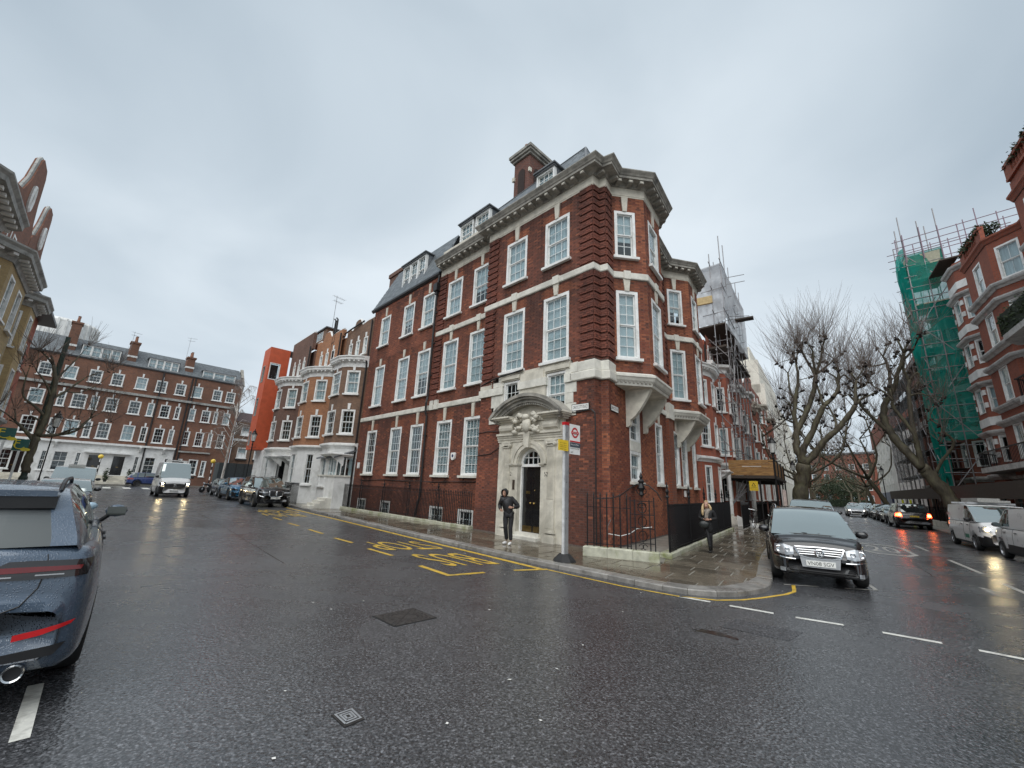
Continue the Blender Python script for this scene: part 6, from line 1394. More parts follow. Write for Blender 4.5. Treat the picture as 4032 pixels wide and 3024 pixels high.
def mansion(name, label, pts, zt, bands, mat, banded, ops_z, top, wmat=WHITE):
    T = thing(name, label, 'mansion block'); pw = [P2(a,b) for a,b in pts]
    for i in range(len(pw)-1):
        f = Face(pw[i], pw[i+1]); ops = []
        if f.L > .9:
            n = 2 if f.L > 5 else 1
            for k in range(n):
                for z, h in ops_z: ops.append((f.L*(k+.5)/n, min(1.2,f.L*.62), z, h))
        clad(T, 'wall', f, 0, zt, ops, mat); wins(T, f, ops, 2 if not banded else 3, 1, 1, ('net','room'), sill=False)
        if banded:
            for z, h in ops_z:
                for zz in (z+.3, z+1.15):
                    m = MB(); 
                    for t0, t1 in ((0,.16),(f.L-.16,f.L)):
                        if f.L > .7: m = MB().box(-t1,-t0,-.02,.05,zz,zz+.34); m.build('stone_block', WHITE_R, T, f.mat(0,0))
    for z, kind in bands:
        m = MB(); sweep(m, pw, [(-.1,z),(.05,z),(.12,z+.1),(.22,z+.16),(.26,z+.26),(.26,z+.34),(-.1,z+.42)] if kind else [(-.1,z),(.04,z),(.04,z+.55),(-.1,z+.55)]); m.build('string_course' if kind else 'stone_band', GRYS if kind else WHITE_R, T)
    m = MB(); q = [P2(pts[0][0]-.1,pts[0][1]-.02), P2(pts[0][0]-12,pts[0][1]-.02), P2(pts[-1][0]-12,pts[-1][1]+.02), P2(pts[-1][0]-.1,pts[-1][1]+.02)]; m.prism([(p.x,p.y) for p in ccw(q)], 0, top); m.build('body', mat, T)
    return T, pw
zs = [(1.2,2.0),(4.55,2.0),(7.85,2.0),(11.15,2.0),(14.4,2.0)]
bA = [(13.95,1),(13.1,1),(10.65,1),(9.8,1),(7.35,1),(6.5,1),(4.0,1),(3.3,1)]
RA_, pwA = mansion('red_mansion', 'bright red brick mansion block with canted bays and planted parapets', [(-17.2,29.4),(-17.2,28.7),(-16.1,27.5),(-16.1,23.7),(-17.2,22.5),(-17.2,20.6),(-16.0,19.2),(-16.0,13.5),(-17.2,12.2),(-17.2,6)], 17.0, bA, MANS, False, zs, 17.4)
m = MB(); sweep(m, pwA, [(-.1,16.8),(.05,16.8),(.12,16.95),(.2,17.05),(.2,17.15),(-.3,17.25)]); m.build('parapet_cornice', MANS, RA_)
for (b0, b1, a) in ((27.4,23.8,-16.12),(19.1,13.6,-16.02)):
    z0 = 17.2 if b0 > 20 else 17.9
    f = Face(P2(a,b0), P2(a,b1))
    if b0 < 20: g_ = MB(); f.panel(g_, 17.0, 17.9); g_.build('upper_wall', MANS, RA_); gg = Face(P2(-17.2,20.6),P2(a,19.2)); g_ = MB(); gg.panel(g_, 17, 17.9); g_.build('upper_wall', MANS, RA_)
    MB().box(-f.L,0,-.1,.12,z0,z0+.15).build('parapet_base', MANS, RA_, f.mat(0,0)); MB().box(-f.L,0,-.12,.14,z0+.75,z0+.92).build('parapet_rail', MANS, RA_, f.mat(0,0))
    for t0 in (0,f.L-.7): MB().box(-t0-.7,-t0,-.1,.1,z0+.15,z0+.75).build('parapet_pier', MANS, RA_, f.mat(0,0))
    n = int((f.L-1.4)/.3)
    bl = cached('balu', lambda: MB().lathe([(.06,0),(.06,.05),(.04,.1),(.08,.28),(.045,.45),(.06,.52),(.06,.6)], 8).mesh('baluster', MANS))
    for k in range(n): link('baluster', bl, RA_, f.mat(.7+(k+.5)*.3, z0+.15))
    o = leafbox(None, 'parapet_plants', f.mat(f.L/2, z0+.6, -.3), f.L*.5, .5, .62, 1300, int(b0), r=.09); tag(o, 'dark green planting spilling over the red parapet of the %s bay' % ('lower' if b0 > 20 else 'taller'), 'plants', kind='stuff')
RB_, pwB = mansion('banded_mansion', 'red brick mansion bay with white stone bands beside the green net', [(-17.3,34.4),(-17.3,33.6),(-16.5,32.6),(-16.5,30.8),(-17.2,29.9),(-17.2,29.4)], 19.0, [(17.0,0),(16.3,1),(13.7,0),(13.0,1),(10.4,0),(9.7,1),(7.1,0),(6.4,1),(3.6,1),(18.4,1)], MANS, True, [(z,h) for z,h in ((1.2,2),(4.7,1.7),(8.0,1.7),(11.3,1.7),(14.6,1.7))], 19.5)
for i, x in enumerate((32.3,33.3)): MB().lathe([(.3,0),(.32,.15),(.24,1.4),(.34,1.6),(.2,1.6)], 10).build('chimney_pot', MAT['terracotta_pot0'], RB_, TR(*P2(-18.5,x),19.5))
for zz, b0, b1, hed in ((10.3,22.3,13.5,True),(7.0,22.3,13.5,False),(3.9,30,13.5,False)):
    t = thing('stone_balcony', ('white stone balcony with a clipped hedge on the red mansion' if hed else ('white stone balcony with black ironwork on the red mansion' if zz > 5 else 'deep white stone balcony over the red mansion entrance')), 'balcony'); f = Face(P2(-15.2,b0), P2(-15.2,b1))
    m = MB(); m.prism([(p.x,p.y) for p in ccw([P2(-17,b0+1.0), P2(-16.0,b0+.5), P2(-15.2,b0-.8), P2(-15.2,b1), P2(-17,b1)])], zz, zz+.3); m.build('slab', GRYS, t)
    g2 = Face(P2(-16.3,b0+.6), P2(-15.2,b0-.8))
    for ff in (Face(P2(-15.25,b0-.8), P2(-15.25,b1)), g2):
        if hed: leafbox(t, 'hedge', ff.mat(ff.L/2, zz+.3, -.1), ff.L/2, .22, 1.3, 2600 if ff.L > 3 else 700, int(ff.L*10), r=.07); MB().box(-ff.L,0,-.25,.05,zz+.3,zz+1.35).build('hedge_core', mk('hedge_core', (.012,.02,.008), .9) if 'hedge_core' not in MAT else MAT['hedge_core'], t, ff.mat(0,0))
        else:
            MB().box(-ff.L,0,-.03,.03,zz+1.2,zz+1.26).build('rail', IRON, t, ff.mat(0,0))
            for k in range(int(ff.L/.18)): tube_obj('baluster', ff.at(.09+k*.18,0,zz+.3), ff.at(.09+k*.18,0,zz+1.2), .015, t, IRON)
# scaffolded mansion beyond
RC_, pwC = mansion('scaffolded_mansion', 'red brick mansion block largely hidden behind tube scaffold and nets', [(-18.2,62),(-17.6,48),(-16.6,47),(-16.6,44),(-17.5,43),(-17.4,39.5),(-16.5,38.6),(-16.5,36),(-17.3,35),(-17.3,34.4)], 18.0, [(17.2,1),(13.7,0),(10.4,0),(7.1,0),(3.6,1)], REDC, False, [(z,h) for z,h in ((1.2,2),(4.7,1.9),(8.0,1.9),(11.3,1.9),(14.6,1.9))], 18.5)
# green-netted hoist tower
HT = thing('netted_scaffold_tower', 'tall scaffold tower draped in green debris netting', 'scaffold')
n0, n1_, n2_, n3_ = P2(-17.1,34.3), P2(-14.95,34.3), P2(-14.9,37.2), P2(-17.1,37.2)
drape('near_net', n0, n1_, 6.6, 22.2, GNET2, HT, .07, 14, 40, 3, .8); drape('street_net', n1_, n2_, 2.4, 23.2, GNET, HT, .32, 16, 60, 4, 2.2); drape('street_net', n1_, n2_+(n2_-n1_)*.12, 3.5, 22.0, GNET, HT, .26, 16, 60, 9, 3.0)
for p in (n0, n1_, n2_, n3_, (n0+n1_)/2, (n1_+n2_)/2): tube_obj('standard', (*p,.1), (*p,24.4+rs.random()*1.8), .04, HT)
for k in range(21):
    z = 2.2+k*1.0
    for p, q in ((n0,n1_),(n1_,n2_),(n3_,n2_)): tube_obj('ledger', (*(p-(q-p)*.08),z), (*(q+(q-p)*.15),z), .03, HT)
for k in range(6):
    z = 3+k*3.2; tube_obj('brace', (*n0,z), (*n1_,z+3.2), .032, HT) if k % 2 else tube_obj('brace', (*n1_,z), (*n0,z+3.2), .032, HT); tube_obj('brace', (*n1_,z), (*n2_,z+3.0), .032, HT)
for z, th in ((21.0,1.0),(19.8,.12),(17.6,.1)): m = MB(); m.prism([(p.x,p.y) for p in ccw([n0,n1_,n2_,n3_])], z, z+th); m.build('platform', mk('pale_boards', (.35,.34,.25), .7) if 'pale_boards' not in MAT else MAT['pale_boards'], HT)
# top scaffold and the ungreened street scaffold
TS = thing('street_scaffold', 'bare tube scaffold standing along the front of the scaffolded mansion', 'scaffold')
PURP = mk('painted_tube', (.24,.16,.20), .5, var=.25, nscale=2)
for k in range(11):
    b = 37.5+k*2.3; ao = -15.4-.012*(b-30)
    for a in (ao, ao-1.1): tube_obj('standard', (*P2(a,b),.1), (*P2(a,b),(20.6+rs.random()*1.2) if b < 44 else 15.5+rs.random()), .036, TS)
for k in range(7):
    for b in (34.2,36.6): tube_obj('standard', (*P2(-15.0-k*1.05,b),21.5 if k < 2 else 18.0), (*P2(-15.0-k*1.05,b),23.6+rs.random()*1.5), .036, TS, PURP)
for z in (22.3,23.0,23.6):
    for b in (34.2,36.6): tube_obj('ledger', (*P2(-14.3,b),z), (*P2(-21.6,b),z+.1), .034, TS, PURP)
for z in [2.6+2.0*k for k in range(9)]:
    for da in (0,-1.1): tube_obj('ledger', (*P2(-15.45+da,36),z), (*P2(-15.9+da,61),z), .034, TS)
    if z < 15:
        m = MB(); m.prism([(p.x,p.y) for p in ccw([P2(-15.5,37.5), P2(-15.9,61), P2(-17,61), P2(-16.6,37.5)])], z+.05, z+.12); m.build('boards', MAT['dark_boards'], TS)
for k in range(12): b = 38+k*1.9; z = 2.5+(k*2.7) % 12; tube_obj('brace', (*P2(-15.45,b),z), (*P2(-15.5,b+2.2),z+2), .03, TS)
drape('grey_net', P2(-15.35,42.5), P2(-15.75,61), 4.2, 14.8, GREYN, TS, .2, 40, 24, 11, .6); drape('grey_net', P2(-17,61), P2(-15.75,61), 4.2, 14.8, GREYN, TS, .2, 8, 24, 12, .6)
m = MB(); m.prism([(p.x,p.y) for p in ccw([P2(-16.0,31), P2(-16.0,34.2), P2(-17,34.2), P2(-17,31)])], 19.6, 19.7); m.build('boards', MAT['dark_boards'], TS)
# pavement gantry under it: dark fascia
GB = thing('site_gantry', 'dark boarded site gantry over the pavement below the mansions', 'gantry'); fG = Face(P2(-14.7,60), P2(-14.6,15))
MB().box(-fG.L,0,-.04,.02,2.3,3.1).build('fascia', MAT['dark_boards'], GB, fG.mat(0,0)); m = MB(); m.prism([(p.x,p.y) for p in ccw([P2(-14.7,60), P2(-14.6,15), P2(-17,15), P2(-17,60)])], 3.1, 3.2); m.build('deck', MAT['dark_boards'], GB)
for k in range(16): p = P2(-14.75,16+k*2.9); tube_obj('post', (*p,.1), (*p,2.4), .05, GB, IRON)
YB = mk('hi_vis_yellow', (.72,.75,.05), .5); 
for b in (48,52): MB().box(-.06,.06,-.06,.06,.1,2.2).build('post_guard', YB, GB, TR(*P2(-14.55,b)))
for k, b in enumerate((18,22,26,31,36,42)): MB().box(-.9,.9,-.02,.02,.4,1.5+.4*(k % 2)).build('stored_panel', mk('stored_board%d' % k, ((.30,.29,.27),(.22,.14,.08),(.4,.39,.36))[k % 3], .8), GB, TR(*P2(-16.2,b),.1,-TH+.1*k) @ Matrix.Rotation(R(90),4,'Z'))
railing('garden_railing', 'black railing on the far pavement before the mansions', [P2(-15.0,46), P2(-14.9,22)], .1, 1.5, .3, IRON, rb=.02); m = MB(); 
lw_ = Face(P2(-14.85,46), P2(-14.75,22)); tag(MB().box(-lw_.L,0,-.12,.12,.1,.55).build('low_wall', STONE_W, None, lw_.mat(0,0)), 'low pale wall along the far pavement', 'wall')
# ------------------------------------------------------------------ far end of the side street
FE = thing('far_brick_block', 'red brick block closing the far end of the side street', 'block'); f = Face(P2(-8,175), P2(-32,165)); ops = [(t,1.8,z,1.8) for t in (2.5,6.5,10.5,14.5,18.5) for z in (2,5.4,8.8,12)]
clad(FE, 'wall', f, 0, 17, ops, REDC); wins(FE, f, ops, 2, 1, 1, 'room'); MB().box(-24,0,-6,.4,17,17.6).build('roof', LEAD, FE, f.mat(0,0))
WF = thing('white_shop_house', 'white rendered house with a dark blue shopfront past the scaffold', 'house'); f = Face(P2(-18.0,95), P2(-16.4,66)); ops = [(t,1.4,z,1.9) for t in (4,9,14,19,24) for z in (4.6,8.0)]
clad(WF, 'wall', f, 0, 11.5, ops, WHITE_R); wins(WF, f, ops, 2, 1, 1, 'room'); g = Face(f.q, f.q-f.o*8); clad(WF, 'end_wall', g, 0, 11.5, [], WHITE_R); MB().box(-f.L+8,-.1,0,.25,.1,3.4).build('shopfront', mk('navy_shopfront', (.02,.03,.10), .4), WF, f.mat(0,0)); MB().box(-f.L,0,-6,.2,11.5,14.5).build('brick_storey', REDC, WF, f.mat(0,0))
hg = thing('hedge', 'long dark clipped hedge at the far end of the side street', 'hedge', TR(*P2(-13,150),.1)); f = Face(P2(-7,152)-P2(-13,150), P2(-22,146)-P2(-13,150)); MB().box(-f.L,0,-.6,.6,0,2.0).build('body', MAT['hedge_core'], hg, f.mat(0,0)); leafbox(hg, 'leaves', f.mat(f.L/2,0), f.L/2, .75, 2.3, 2500, 3, r=.22)
# ------------------------------------------------------------------ vehicles
def crom(pts, x):
    n = len(pts)
    if x <= pts[0][0]: return pts[0][1]
    if x >= pts[-1][0]: return pts[-1][1]
    for i in range(n-1):
        if pts[i][0] <= x <= pts[i+1][0]:
            x0, y0 = pts[i]; x1, y1 = pts[i+1]; h = x1-x0; t = (x-x0)/h
            def sl(j):
                if j <= 0: return (pts[1][1]-pts[0][1])/(pts[1][0]-pts[0][0])
                if j >= n-1: return (pts[-1][1]-pts[-2][1])/(pts[-1][0]-pts[-2][0])
                a = (pts[j][1]-pts[j-1][1])/(pts[j][0]-pts[j-1][0]); b = (pts[j+1][1]-pts[j][1])/(pts[j+1][0]-pts[j][0])
                return 0 if a*b <= 0 else 2*a*b/(a+b)
            m0, m1 = sl(i)*h, sl(i+1)*h
            return y0*(2*t**3-3*t*t+1)+m0*(t**3-2*t*t+t)+y1*(-2*t**3+3*t*t)+m1*(t**3-t*t)
CARG = None
def carglass(name, base, mixf):
    m = bpy.data.materials.new(name); m.use_nodes = True; t = m.node_tree; t.nodes.clear(); MAT[name] = m
    o = t.nodes.new('ShaderNodeOutputMaterial'); mx = t.nodes.new('ShaderNodeMixShader'); d = t.nodes.new('ShaderNodeBsdfDiffuse'); d.inputs[0].default_value = (*base,1); g = t.nodes.new('ShaderNodeBsdfGlossy'); g.inputs['Roughness'].default_value = .03; g.inputs[0].default_value = (.93,1.0,.98,1)
    lw = t.nodes.new('ShaderNodeLayerWeight'); pw = t.nodes.new('ShaderNodeMath'); pw.operation = 'POWER'; pw.inputs[1].default_value = 2.6; t.links.new(lw.outputs['Facing'], pw.inputs[0]); ma = t.nodes.new('ShaderNodeMath'); ma.operation = 'MULTIPLY_ADD'; ma.inputs[1].default_value = .8; ma.inputs[2].default_value = mixf; t.links.new(pw.outputs[0], ma.inputs[0]); t.links.new(ma.outputs[0], mx.inputs[0]); t.links.new(d.outputs[0], mx.inputs[1]); t.links.new(g.outputs[0], mx.inputs[2]); t.links.new(mx.outputs[0], o.inputs[0]); return m
CARG = carglass('car_glass', (.02,.026,.028), .16); WSG = carglass('windscreen_glass', (.05,.065,.065), .34)
TRIM = mk('black_trim', (.014,.014,.015), .45, var=.1); CHROME = mk('chrome', (.72,.73,.74), .15, metal=1, var=.03); ALLOY = mk('alloy', (.36,.37,.38), .32, metal=.8, var=.05); ALLOY_D = mk('dark_alloy', (.06,.06,.065), .35, metal=.5)
TYRE = mk('tyre', (.016,.016,.016), .75, bump=.2, bscale=40); LENS = mk('headlamp_lens', (.42,.44,.46), .08, metal=.35, var=.25, nscale=12, coat=1); TAIL = mk('tail_lamp_lens', (.22,.012,.012), .12, var=.3, nscale=10, coat=1); DLENS = mk('dark_lens', (.018,.016,.017), .1, coat=.5); PLW = mk('white_number_plate', (.74,.74,.70), .4, var=.04); PLY = mk('yellow_number_plate', (.70,.50,.06), .4, var=.04)
def lampmat(name, col, e):
    m, t, b, nn, L = nodes(name); b.inputs['Base Color'].default_value = (*col,1); b.inputs['Emission Color'].default_value = (*col,1); b.inputs['Emission Strength'].default_value = e; return m
HEADON = lampmat('lit_headlamp', (1.0,.78,.42), 110); HEADW = lampmat('lit_headlamp_white', (1.0,.93,.80), 7); TAILON = lampmat('lit_tail_lamp', (1.0,.06,.02), 9); TAILON2 = lampmat('lit_brake_core', (1.0,.30,.05), 16)
def wheel(parent, x, y, r, w, side, rim='alloy', spokes=5):
    def ty():
        m = MB(); m.smooth = True; m.lathe([(r*.66,-w/2),(r*.9,-w/2),(r*.975,-w*.42),(r,-w*.3),(r,w*.3),(r*.975,w*.42),(r*.9,w/2),(r*.66,w/2),(r*.66,-w/2)], 28); return m.mesh('tyre', TYRE)
    rm = ALLOY if rim == 'alloy' else (ALLOY_D if rim == 'dark' else rim)
    def ri():
        m = MB(); m.lathe([(r*.68,w*.5),(r*.64,w*.46),(r*.6,w*.30),(r*.6,-w*.3)], 24); m.lathe([(.001,w*.36),(.07,w*.36),(.07,w*.2)], 12)
        for k in range(spokes):
            T = Matrix.Rotation(2*PI*k/spokes,4,'Z'); m.add([(.04,-.045,w*.33),(.04,.045,w*.33),(r*.62,.03,w*.43),(r*.62,-.03,w*.43),(.04,-.045,w*.2),(.04,.045,w*.2),(r*.62,.03,w*.3),(r*.62,-.03,w*.3)], [(0,1,2,3),(4,7,6,5),(0,3,7,4),(1,5,6,2)], T)
        return m.mesh('rim', rm)
    M = Matrix.Translation((x,y,r)) @ Matrix.Rotation(R(-90*side),4,'X')
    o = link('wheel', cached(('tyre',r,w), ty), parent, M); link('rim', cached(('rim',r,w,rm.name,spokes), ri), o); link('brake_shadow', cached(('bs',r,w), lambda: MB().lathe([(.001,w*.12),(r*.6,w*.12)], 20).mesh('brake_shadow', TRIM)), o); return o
SPECS = dict(
 cayenne=dict(L=4.93,W=2.0,H=1.69,hood=1.08,belt=1.21,ws=(1.15,.3),rw=(-2.36,-1.78),r=.385,wb=2.9,fo=.92,hr=.60,gb=.86),
 touran=dict(L=4.41,W=1.80,H=1.63,hood=.97,belt=1.02,ws=(1.38,.42),rw=(-2.14,-1.85),r=.32,wb=2.68,fo=.93,hr=.745),
 x7=dict(L=5.15,W=2.0,H=1.80,hood=1.12,belt=1.17,ws=(1.10,.25),rw=(-2.48,-2.15),r=.385,wb=3.1,fo=.92,hr=.74),
 urus=dict(L=5.11,W=2.02,H=1.64,hood=1.02,belt=1.12,ws=(1.15,.1),rw=(-2.4,-1.3),r=.39,wb=3.0,fo=1.0,hr=.68),
 mini=dict(L=3.85,W=1.73,H=1.42,hood=.90,belt=.97,ws=(.85,.42),rw=(-1.83,-1.55),r=.31,wb=2.5,fo=.75,hr=.76),
 sedan=dict(L=4.7,W=1.83,H=1.44,hood=.86,belt=.95,ws=(1.0,.2),rw=(-1.8,-.95),r=.33,wb=2.85,fo=.82,hr=.70,tail=.97),
 hatch=dict(L=4.2,W=1.79,H=1.48,hood=.90,belt=.97,ws=(1.05,.3),rw=(-2.0,-1.5),r=.32,wb=2.6,fo=.85,hr=.72),
 suv=dict(L=4.6,W=1.88,H=1.66,hood=1.0,belt=1.08,ws=(1.0,.2),rw=(-2.2,-1.7),r=.36,wb=2.75,fo=.88,hr=.73),
 rover=dict(L=5.0,W=2.05,H=1.84,hood=1.15,belt=1.20,ws=(1.15,.4),rw=(-2.42,-2.2),r=.385,wb=2.95,fo=.9,hr=.76),
 vito=dict(L=5.0,W=1.93,H=1.95,hood=1.12,belt=1.18,ws=(1.95,.95),rw=(-2.46,-2.38),r=.33,wb=3.2,fo=.92,hr=.86,panel=.25),
 vivaro=dict(L=4.96,W=1.95,H=1.93,hood=1.15,belt=1.2,ws=(1.95,1.05),rw=(-2.44,-2.36),r=.33,wb=3.27,fo=.9,hr=.87,panel=.55),
 sprinter=dict(L=5.9,W=2.02,H=2.62,hood=1.28,belt=1.42,ws=(2.3,1.45),rw=(-2.9,-2.82),r=.36,wb=3.66,fo=1.0,hr=.84,panel=1.05),
 connect=dict(L=4.42,W=1.84,H=1.83,hood=1.08,belt=1.14,ws=(1.55,.75),rw=(-2.16,-2.08),r=.32,wb=2.66,fo=.88,hr=.86,panel=.30))
class Car:
    def __init__(s, name, label, cat, kind, M, pmat, group=None, step=.05, rails=False, rim='alloy', roofmat=None, spokes=5, lower=True, z=0):
        S = s.S = SPECS[kind]; L, W_, H = S['L'], S['W'], S['H']; s.L, s.W, s.H = L, W_, H; hl = L/2
        s.t = T = thing(name, label, cat, M, group); belt, hood = S['belt'], S['hood']; tail = S.get('tail', belt)
        wsb, wst = S['ws']; rwb, rwt = S['rw']
        top = [(-hl,tail*.62),(-hl+.03,tail*.86),(-hl+.10,tail*.97),(-hl+.22,tail),(min(rwb+.3,-hl+.6),tail if tail > belt else belt),((rwb+wsb)/2,belt),(wsb,belt-.02),((wsb+hl)/2,(belt+hood)/2+.015),(hl-.38,hood),(hl-.14,hood-.07),(hl-.05,hood-.17),(hl-.012,hood-.30),(hl,hood-.42)]
        bot = [(-hl,.40),(-hl+.12,.30),(-hl+.5,.24),(0,.22),(hl-.5,.22),(hl-.1,.24),(hl,.33)]
        wid = [(-hl,.80),(-hl+.05,.885),(-hl+.2,.945),(-hl+.7,.99),(0,1.0),(hl-1.0,.99),(hl-.45,.955),(hl-.2,.885),(hl-.06,.77),(hl,.66)]
        s.top, s.bot, s.wid = top, bot, wid
        s.ax = (hl-S['fo'], hl-S['fo']-S['wb']); r = S['r']; Ra = r+.055
        n = int(L/step); xs = [-hl+L*i/n for i in range(n+1)]
        xs = sorted(set([-hl+.012,-hl+.03,hl-.03,hl-.012]+xs)); s.xs = xs
        prof = [(0,0,0),(.7,0,0),(.90,0,.0),(.965,0,.05),(.985,.10,0),(.995,.2,0),(1.0,.3,0),(1.0,.4,0),(1.0,.5,0),(.998,.58,0),(.993,.66,0),(.985,.74,0),(.972,.82,0),(.955,.89,0),(.93,.945,0),(.89,.98,0),(.80,1.0,0),(.6,1.0,.4),(.35,1.0,.8),(0,1.0,1)]
        s.prof = prof; s.np = len(prof); rows = []
        for x in xs:
            zt, zb, hw = crom(top,x), crom(bot,x), crom(wid,x)*W_/2; row = []
            cr = .045 if x > wsb-.1 or x < -hl+.4 else .02
            for fy, fz, k in prof:
                y, z_ = fy*hw, zb+(zt-zb)*fz+ (k if fz < .5 else cr*k)
                if fz < .9 and fy > .9:
                    for xa in s.ax:
                        if (x-xa)**2+(z_-r)**2 < Ra*Ra: y = min(y, hw-.26)
                row.append((x,y,z_))
            rows.append(row)
        full = [[(x,-y,z_) for x,y,z_ in row[::-1]][:-1]+row for row in rows]; k = len(full[0])
        vs = [v for row in full for v in row]; fs = [(i*k+j,i*k+j+1,(i+1)*k+j+1,(i+1)*k+j) for i in range(len(full)-1) for j in range(k-1)]
        fs += [tuple(range(k)), tuple(range((len(full)-1)*k+k-1,(len(full)-1)*k-1,-1))]
        s.vs = [Vector(v) for v in vs]; s.fs = fs; s.k = k
        nrm = [Vector((0,0,0)) for _ in vs]
        for f in fs[:-2]:
            a, b, c, d = (s.vs[i] for i in f); nn_ = (c-a).cross(d-b)
            for i in f: nrm[i] += nn_
        cen = Vector((0,0,.55)); s.nrm = []
        for i, v in enumerate(nrm):
            v = v.normalized() if v.length > 1e-9 else Vector((1 if s.vs[i].x > 0 else -1,0,0))
            if v.dot(s.vs[i]-Vector((s.vs[i].x*.6,0,cen.z))) < 0: v = -v
            s.nrm.append(v)
        m = MB(); m.smooth = True; m.add(vs, fs); s.body = m.build('body', pmat, T)
        # greenhouse
        roof = [(rwb,belt+.01),((rwb*.5+rwt*.5),belt+(H-belt)*.56),(rwt,H-.075),(rwt+.35,H-.02),((rwt+wst)/2,H),(wst-.15,H-.025),(wst,H-.075),((wst+wsb)/2,belt+(H-belt)*.48),(wsb,belt-.01)]
        ng_ = int((wsb-rwb)/step); gx = [rwb+(wsb-rwb)*i/ng_ for i in range(ng_+1)]; panel = S.get('panel', -9); hrf = S['hr']; gb = S.get('gb',.945); g = []
        for x in gx:
            zr = crom(roof,x); hw = crom(wid,x)*W_/2; zb = belt-.03; h = max(.005,zr-zb); fr_ = h/(H-zb); row = []
            for q, (u, v) in enumerate(((0,0),(.08,.10),(.25,.30),(.45,.52),(.68,.74),(.86,.87),(.95,.94),(1.0,.975))):
                y = hw*(gb-(gb-hrf)*(u**1.25)*fr_); row.append((x,y,zb+h*v))
            yt = row[-1][1]; row += [(x,yt*.80,zb+h*.997),(x,yt*.45,zb+h*1.0+.012*fr_),(x,0,zb+h+.018*fr_)]; g.append([(a,-b,c) for a,b,c in row]+row[::-1][1:])
        kk = len(g[0]); mats = {'roof':MB(),'side_window':MB(),'side_window2':MB(),'windscreen':MB(),'rear_window':MB(),'pillar':MB(),'pillar2':MB(),'pillar3':MB(),'pillar4':MB()}
        for mb in mats.values(): mb.smooth = True
        doorx = wst-.95 if panel < -1 else panel
        for i in range(len(g)-1):
            xm = (gx[i]+gx[i+1])/2
            for j in range(kk-1):
                jj = j if j < kk//2 else kk-2-j       # 0 at the belt on either side
                side = jj < 7; pan = [g[i][j],g[i][j+1],g[i+1][j+1],g[i+1][j]]
                if not side and (xm > wst-.02): nm = 'windscreen' if jj >= 7 else 'pillar'
                elif not side and xm < rwt+.02: nm = 'rear_window' if panel < -1 and jj >= 8 else 'roof'
                elif not side: nm = 'roof'
                elif jj in (0,6): nm = 'roof'
                else:
                    zr = crom(roof,xm); h = zr-belt
                    if xm > wst+.0 and (xm-wst)/(wsb-wst) > .78-jj*.03: nm = 'pillar'
                    elif panel > -1 and xm < panel: nm = 'roof'
                    elif abs(xm-doorx) < .05: nm = 'pillar'
                    elif xm < rwt+.0 and panel < -1 and (rwt-xm)/(rwt-rwb) > .35: nm = 'roof'
                    elif abs(xm-(rwt+.28)) < .05 and panel < -1: nm = 'roof'
                    else: nm = 'side_window' if pan[0][1] < 0 else 'side_window2'
                if side and xm > wst and jj >= 5: nm = 'pillar'
                if nm == 'pillar': nm = ('pillar' if pan[0][1] < 0 else 'pillar2') if xm > wst-.2 else ('pillar3' if pan[0][1] < 0 else 'pillar4')
                mats[nm].add(pan, [(0,1,2,3)])
        for nm, mb in mats.items():
            if mb.v: mb.build(nm.rstrip('234'), {'roof':roofmat or pmat,'pillar':pmat if panel > -1 else TRIM,'windscreen':WSG}.get(nm.rstrip('234'), CARG), T)
        # wheels, lower trim, mirrors
        for xa in s.ax:
            for sd in (-1,1): wheel(T, xa, sd*(W_/2-.115), r, .235, sd, rim, spokes)
        if lower: s.patch('sill_trim', lambda c,n_: c.z < .36 and abs(c.y) > W_*.3 and abs(c.x) < hl-.6, TRIM, .008)
        for sd in (-1,1):
            m = MB(); m.smooth = True; m.ball((0,0,0), 1, 10, sc=(.075,.125,.085)); mo_ = m.build('mirror', pmat if panel < -1 else TRIM, T, Matrix.Translation((wsb-.32 if panel < -1 else wsb-.42, sd*(W_/2+.07), belt+.07))); MB().box(-.08,-.07,-.1,.1,-.06,.06).build('mirror_glass', CARG, mo_)
        if rails:
            for sd in (-1,1):
                yy = sd*W_/2*hrf*.93; MB().tube([(rwt+.1,yy,H-.06),(rwt+.22,yy,H+.0),(rwt+.5,yy,H+.04),(wst-.5,yy,H+.045),(wst-.3,yy,H+.02),(wst-.2,yy,H-.04)], .018, 6).build('roof_rail', CHROME if rails == 'chrome' else TRIM, T)
    def patch(s, name, pred, mat, off=.006, parent=None):
        m = MB(); m.smooth = True; used = {}; fl = []
        for f in s.fs[:-2]:
            c = sum((s.vs[i] for i in f), Vector((0,0,0)))/len(f)
            if pred(c, s.nrm[f[0]]): fl.append(f)
        if not fl: return None
        vs = []
        for f in fl:
            for i in f:
                if i not in used: used[i] = len(vs); vs.append(s.vs[i]+s.nrm[i]*off)
        m.add(vs, [tuple(used[i] for i in f) for f in fl]); return m.build(name, mat, parent or s.t)
    def inside(s, x, y, z):
        zt, zb, hw = crom(s.top,x), crom(s.bot,x), crom(s.wid,x)*s.W/2
        f = (z-zb)/max(.01,zt-zb)
        if f < 0 or f > 1: return False
        P = s.prof; fy = 0
        for i in range(3,len(P)-1):
            if P[i][1] <= f <= P[i+1][1] and P[i+1][1] > P[i][1]: t = (f-P[i][1])/(P[i+1][1]-P[i][1]); fy = P[i][0]+(P[i+1][0]-P[i][0])*t
        return abs(y) <= fy*hw
    def sx(s, y, z, front=True):
        hl = s.L/2; lo, hi = (0,hl) if front else (0,-hl)
        if s.inside(hi, y, z): return hi
        if not s.inside(lo, y, z): return (hl-.3) if front else (-hl+.3)
        for _ in range(18):
            m_ = (lo+hi)/2
            if s.inside(m_, y, z): lo = m_
            else: hi = m_
        return lo
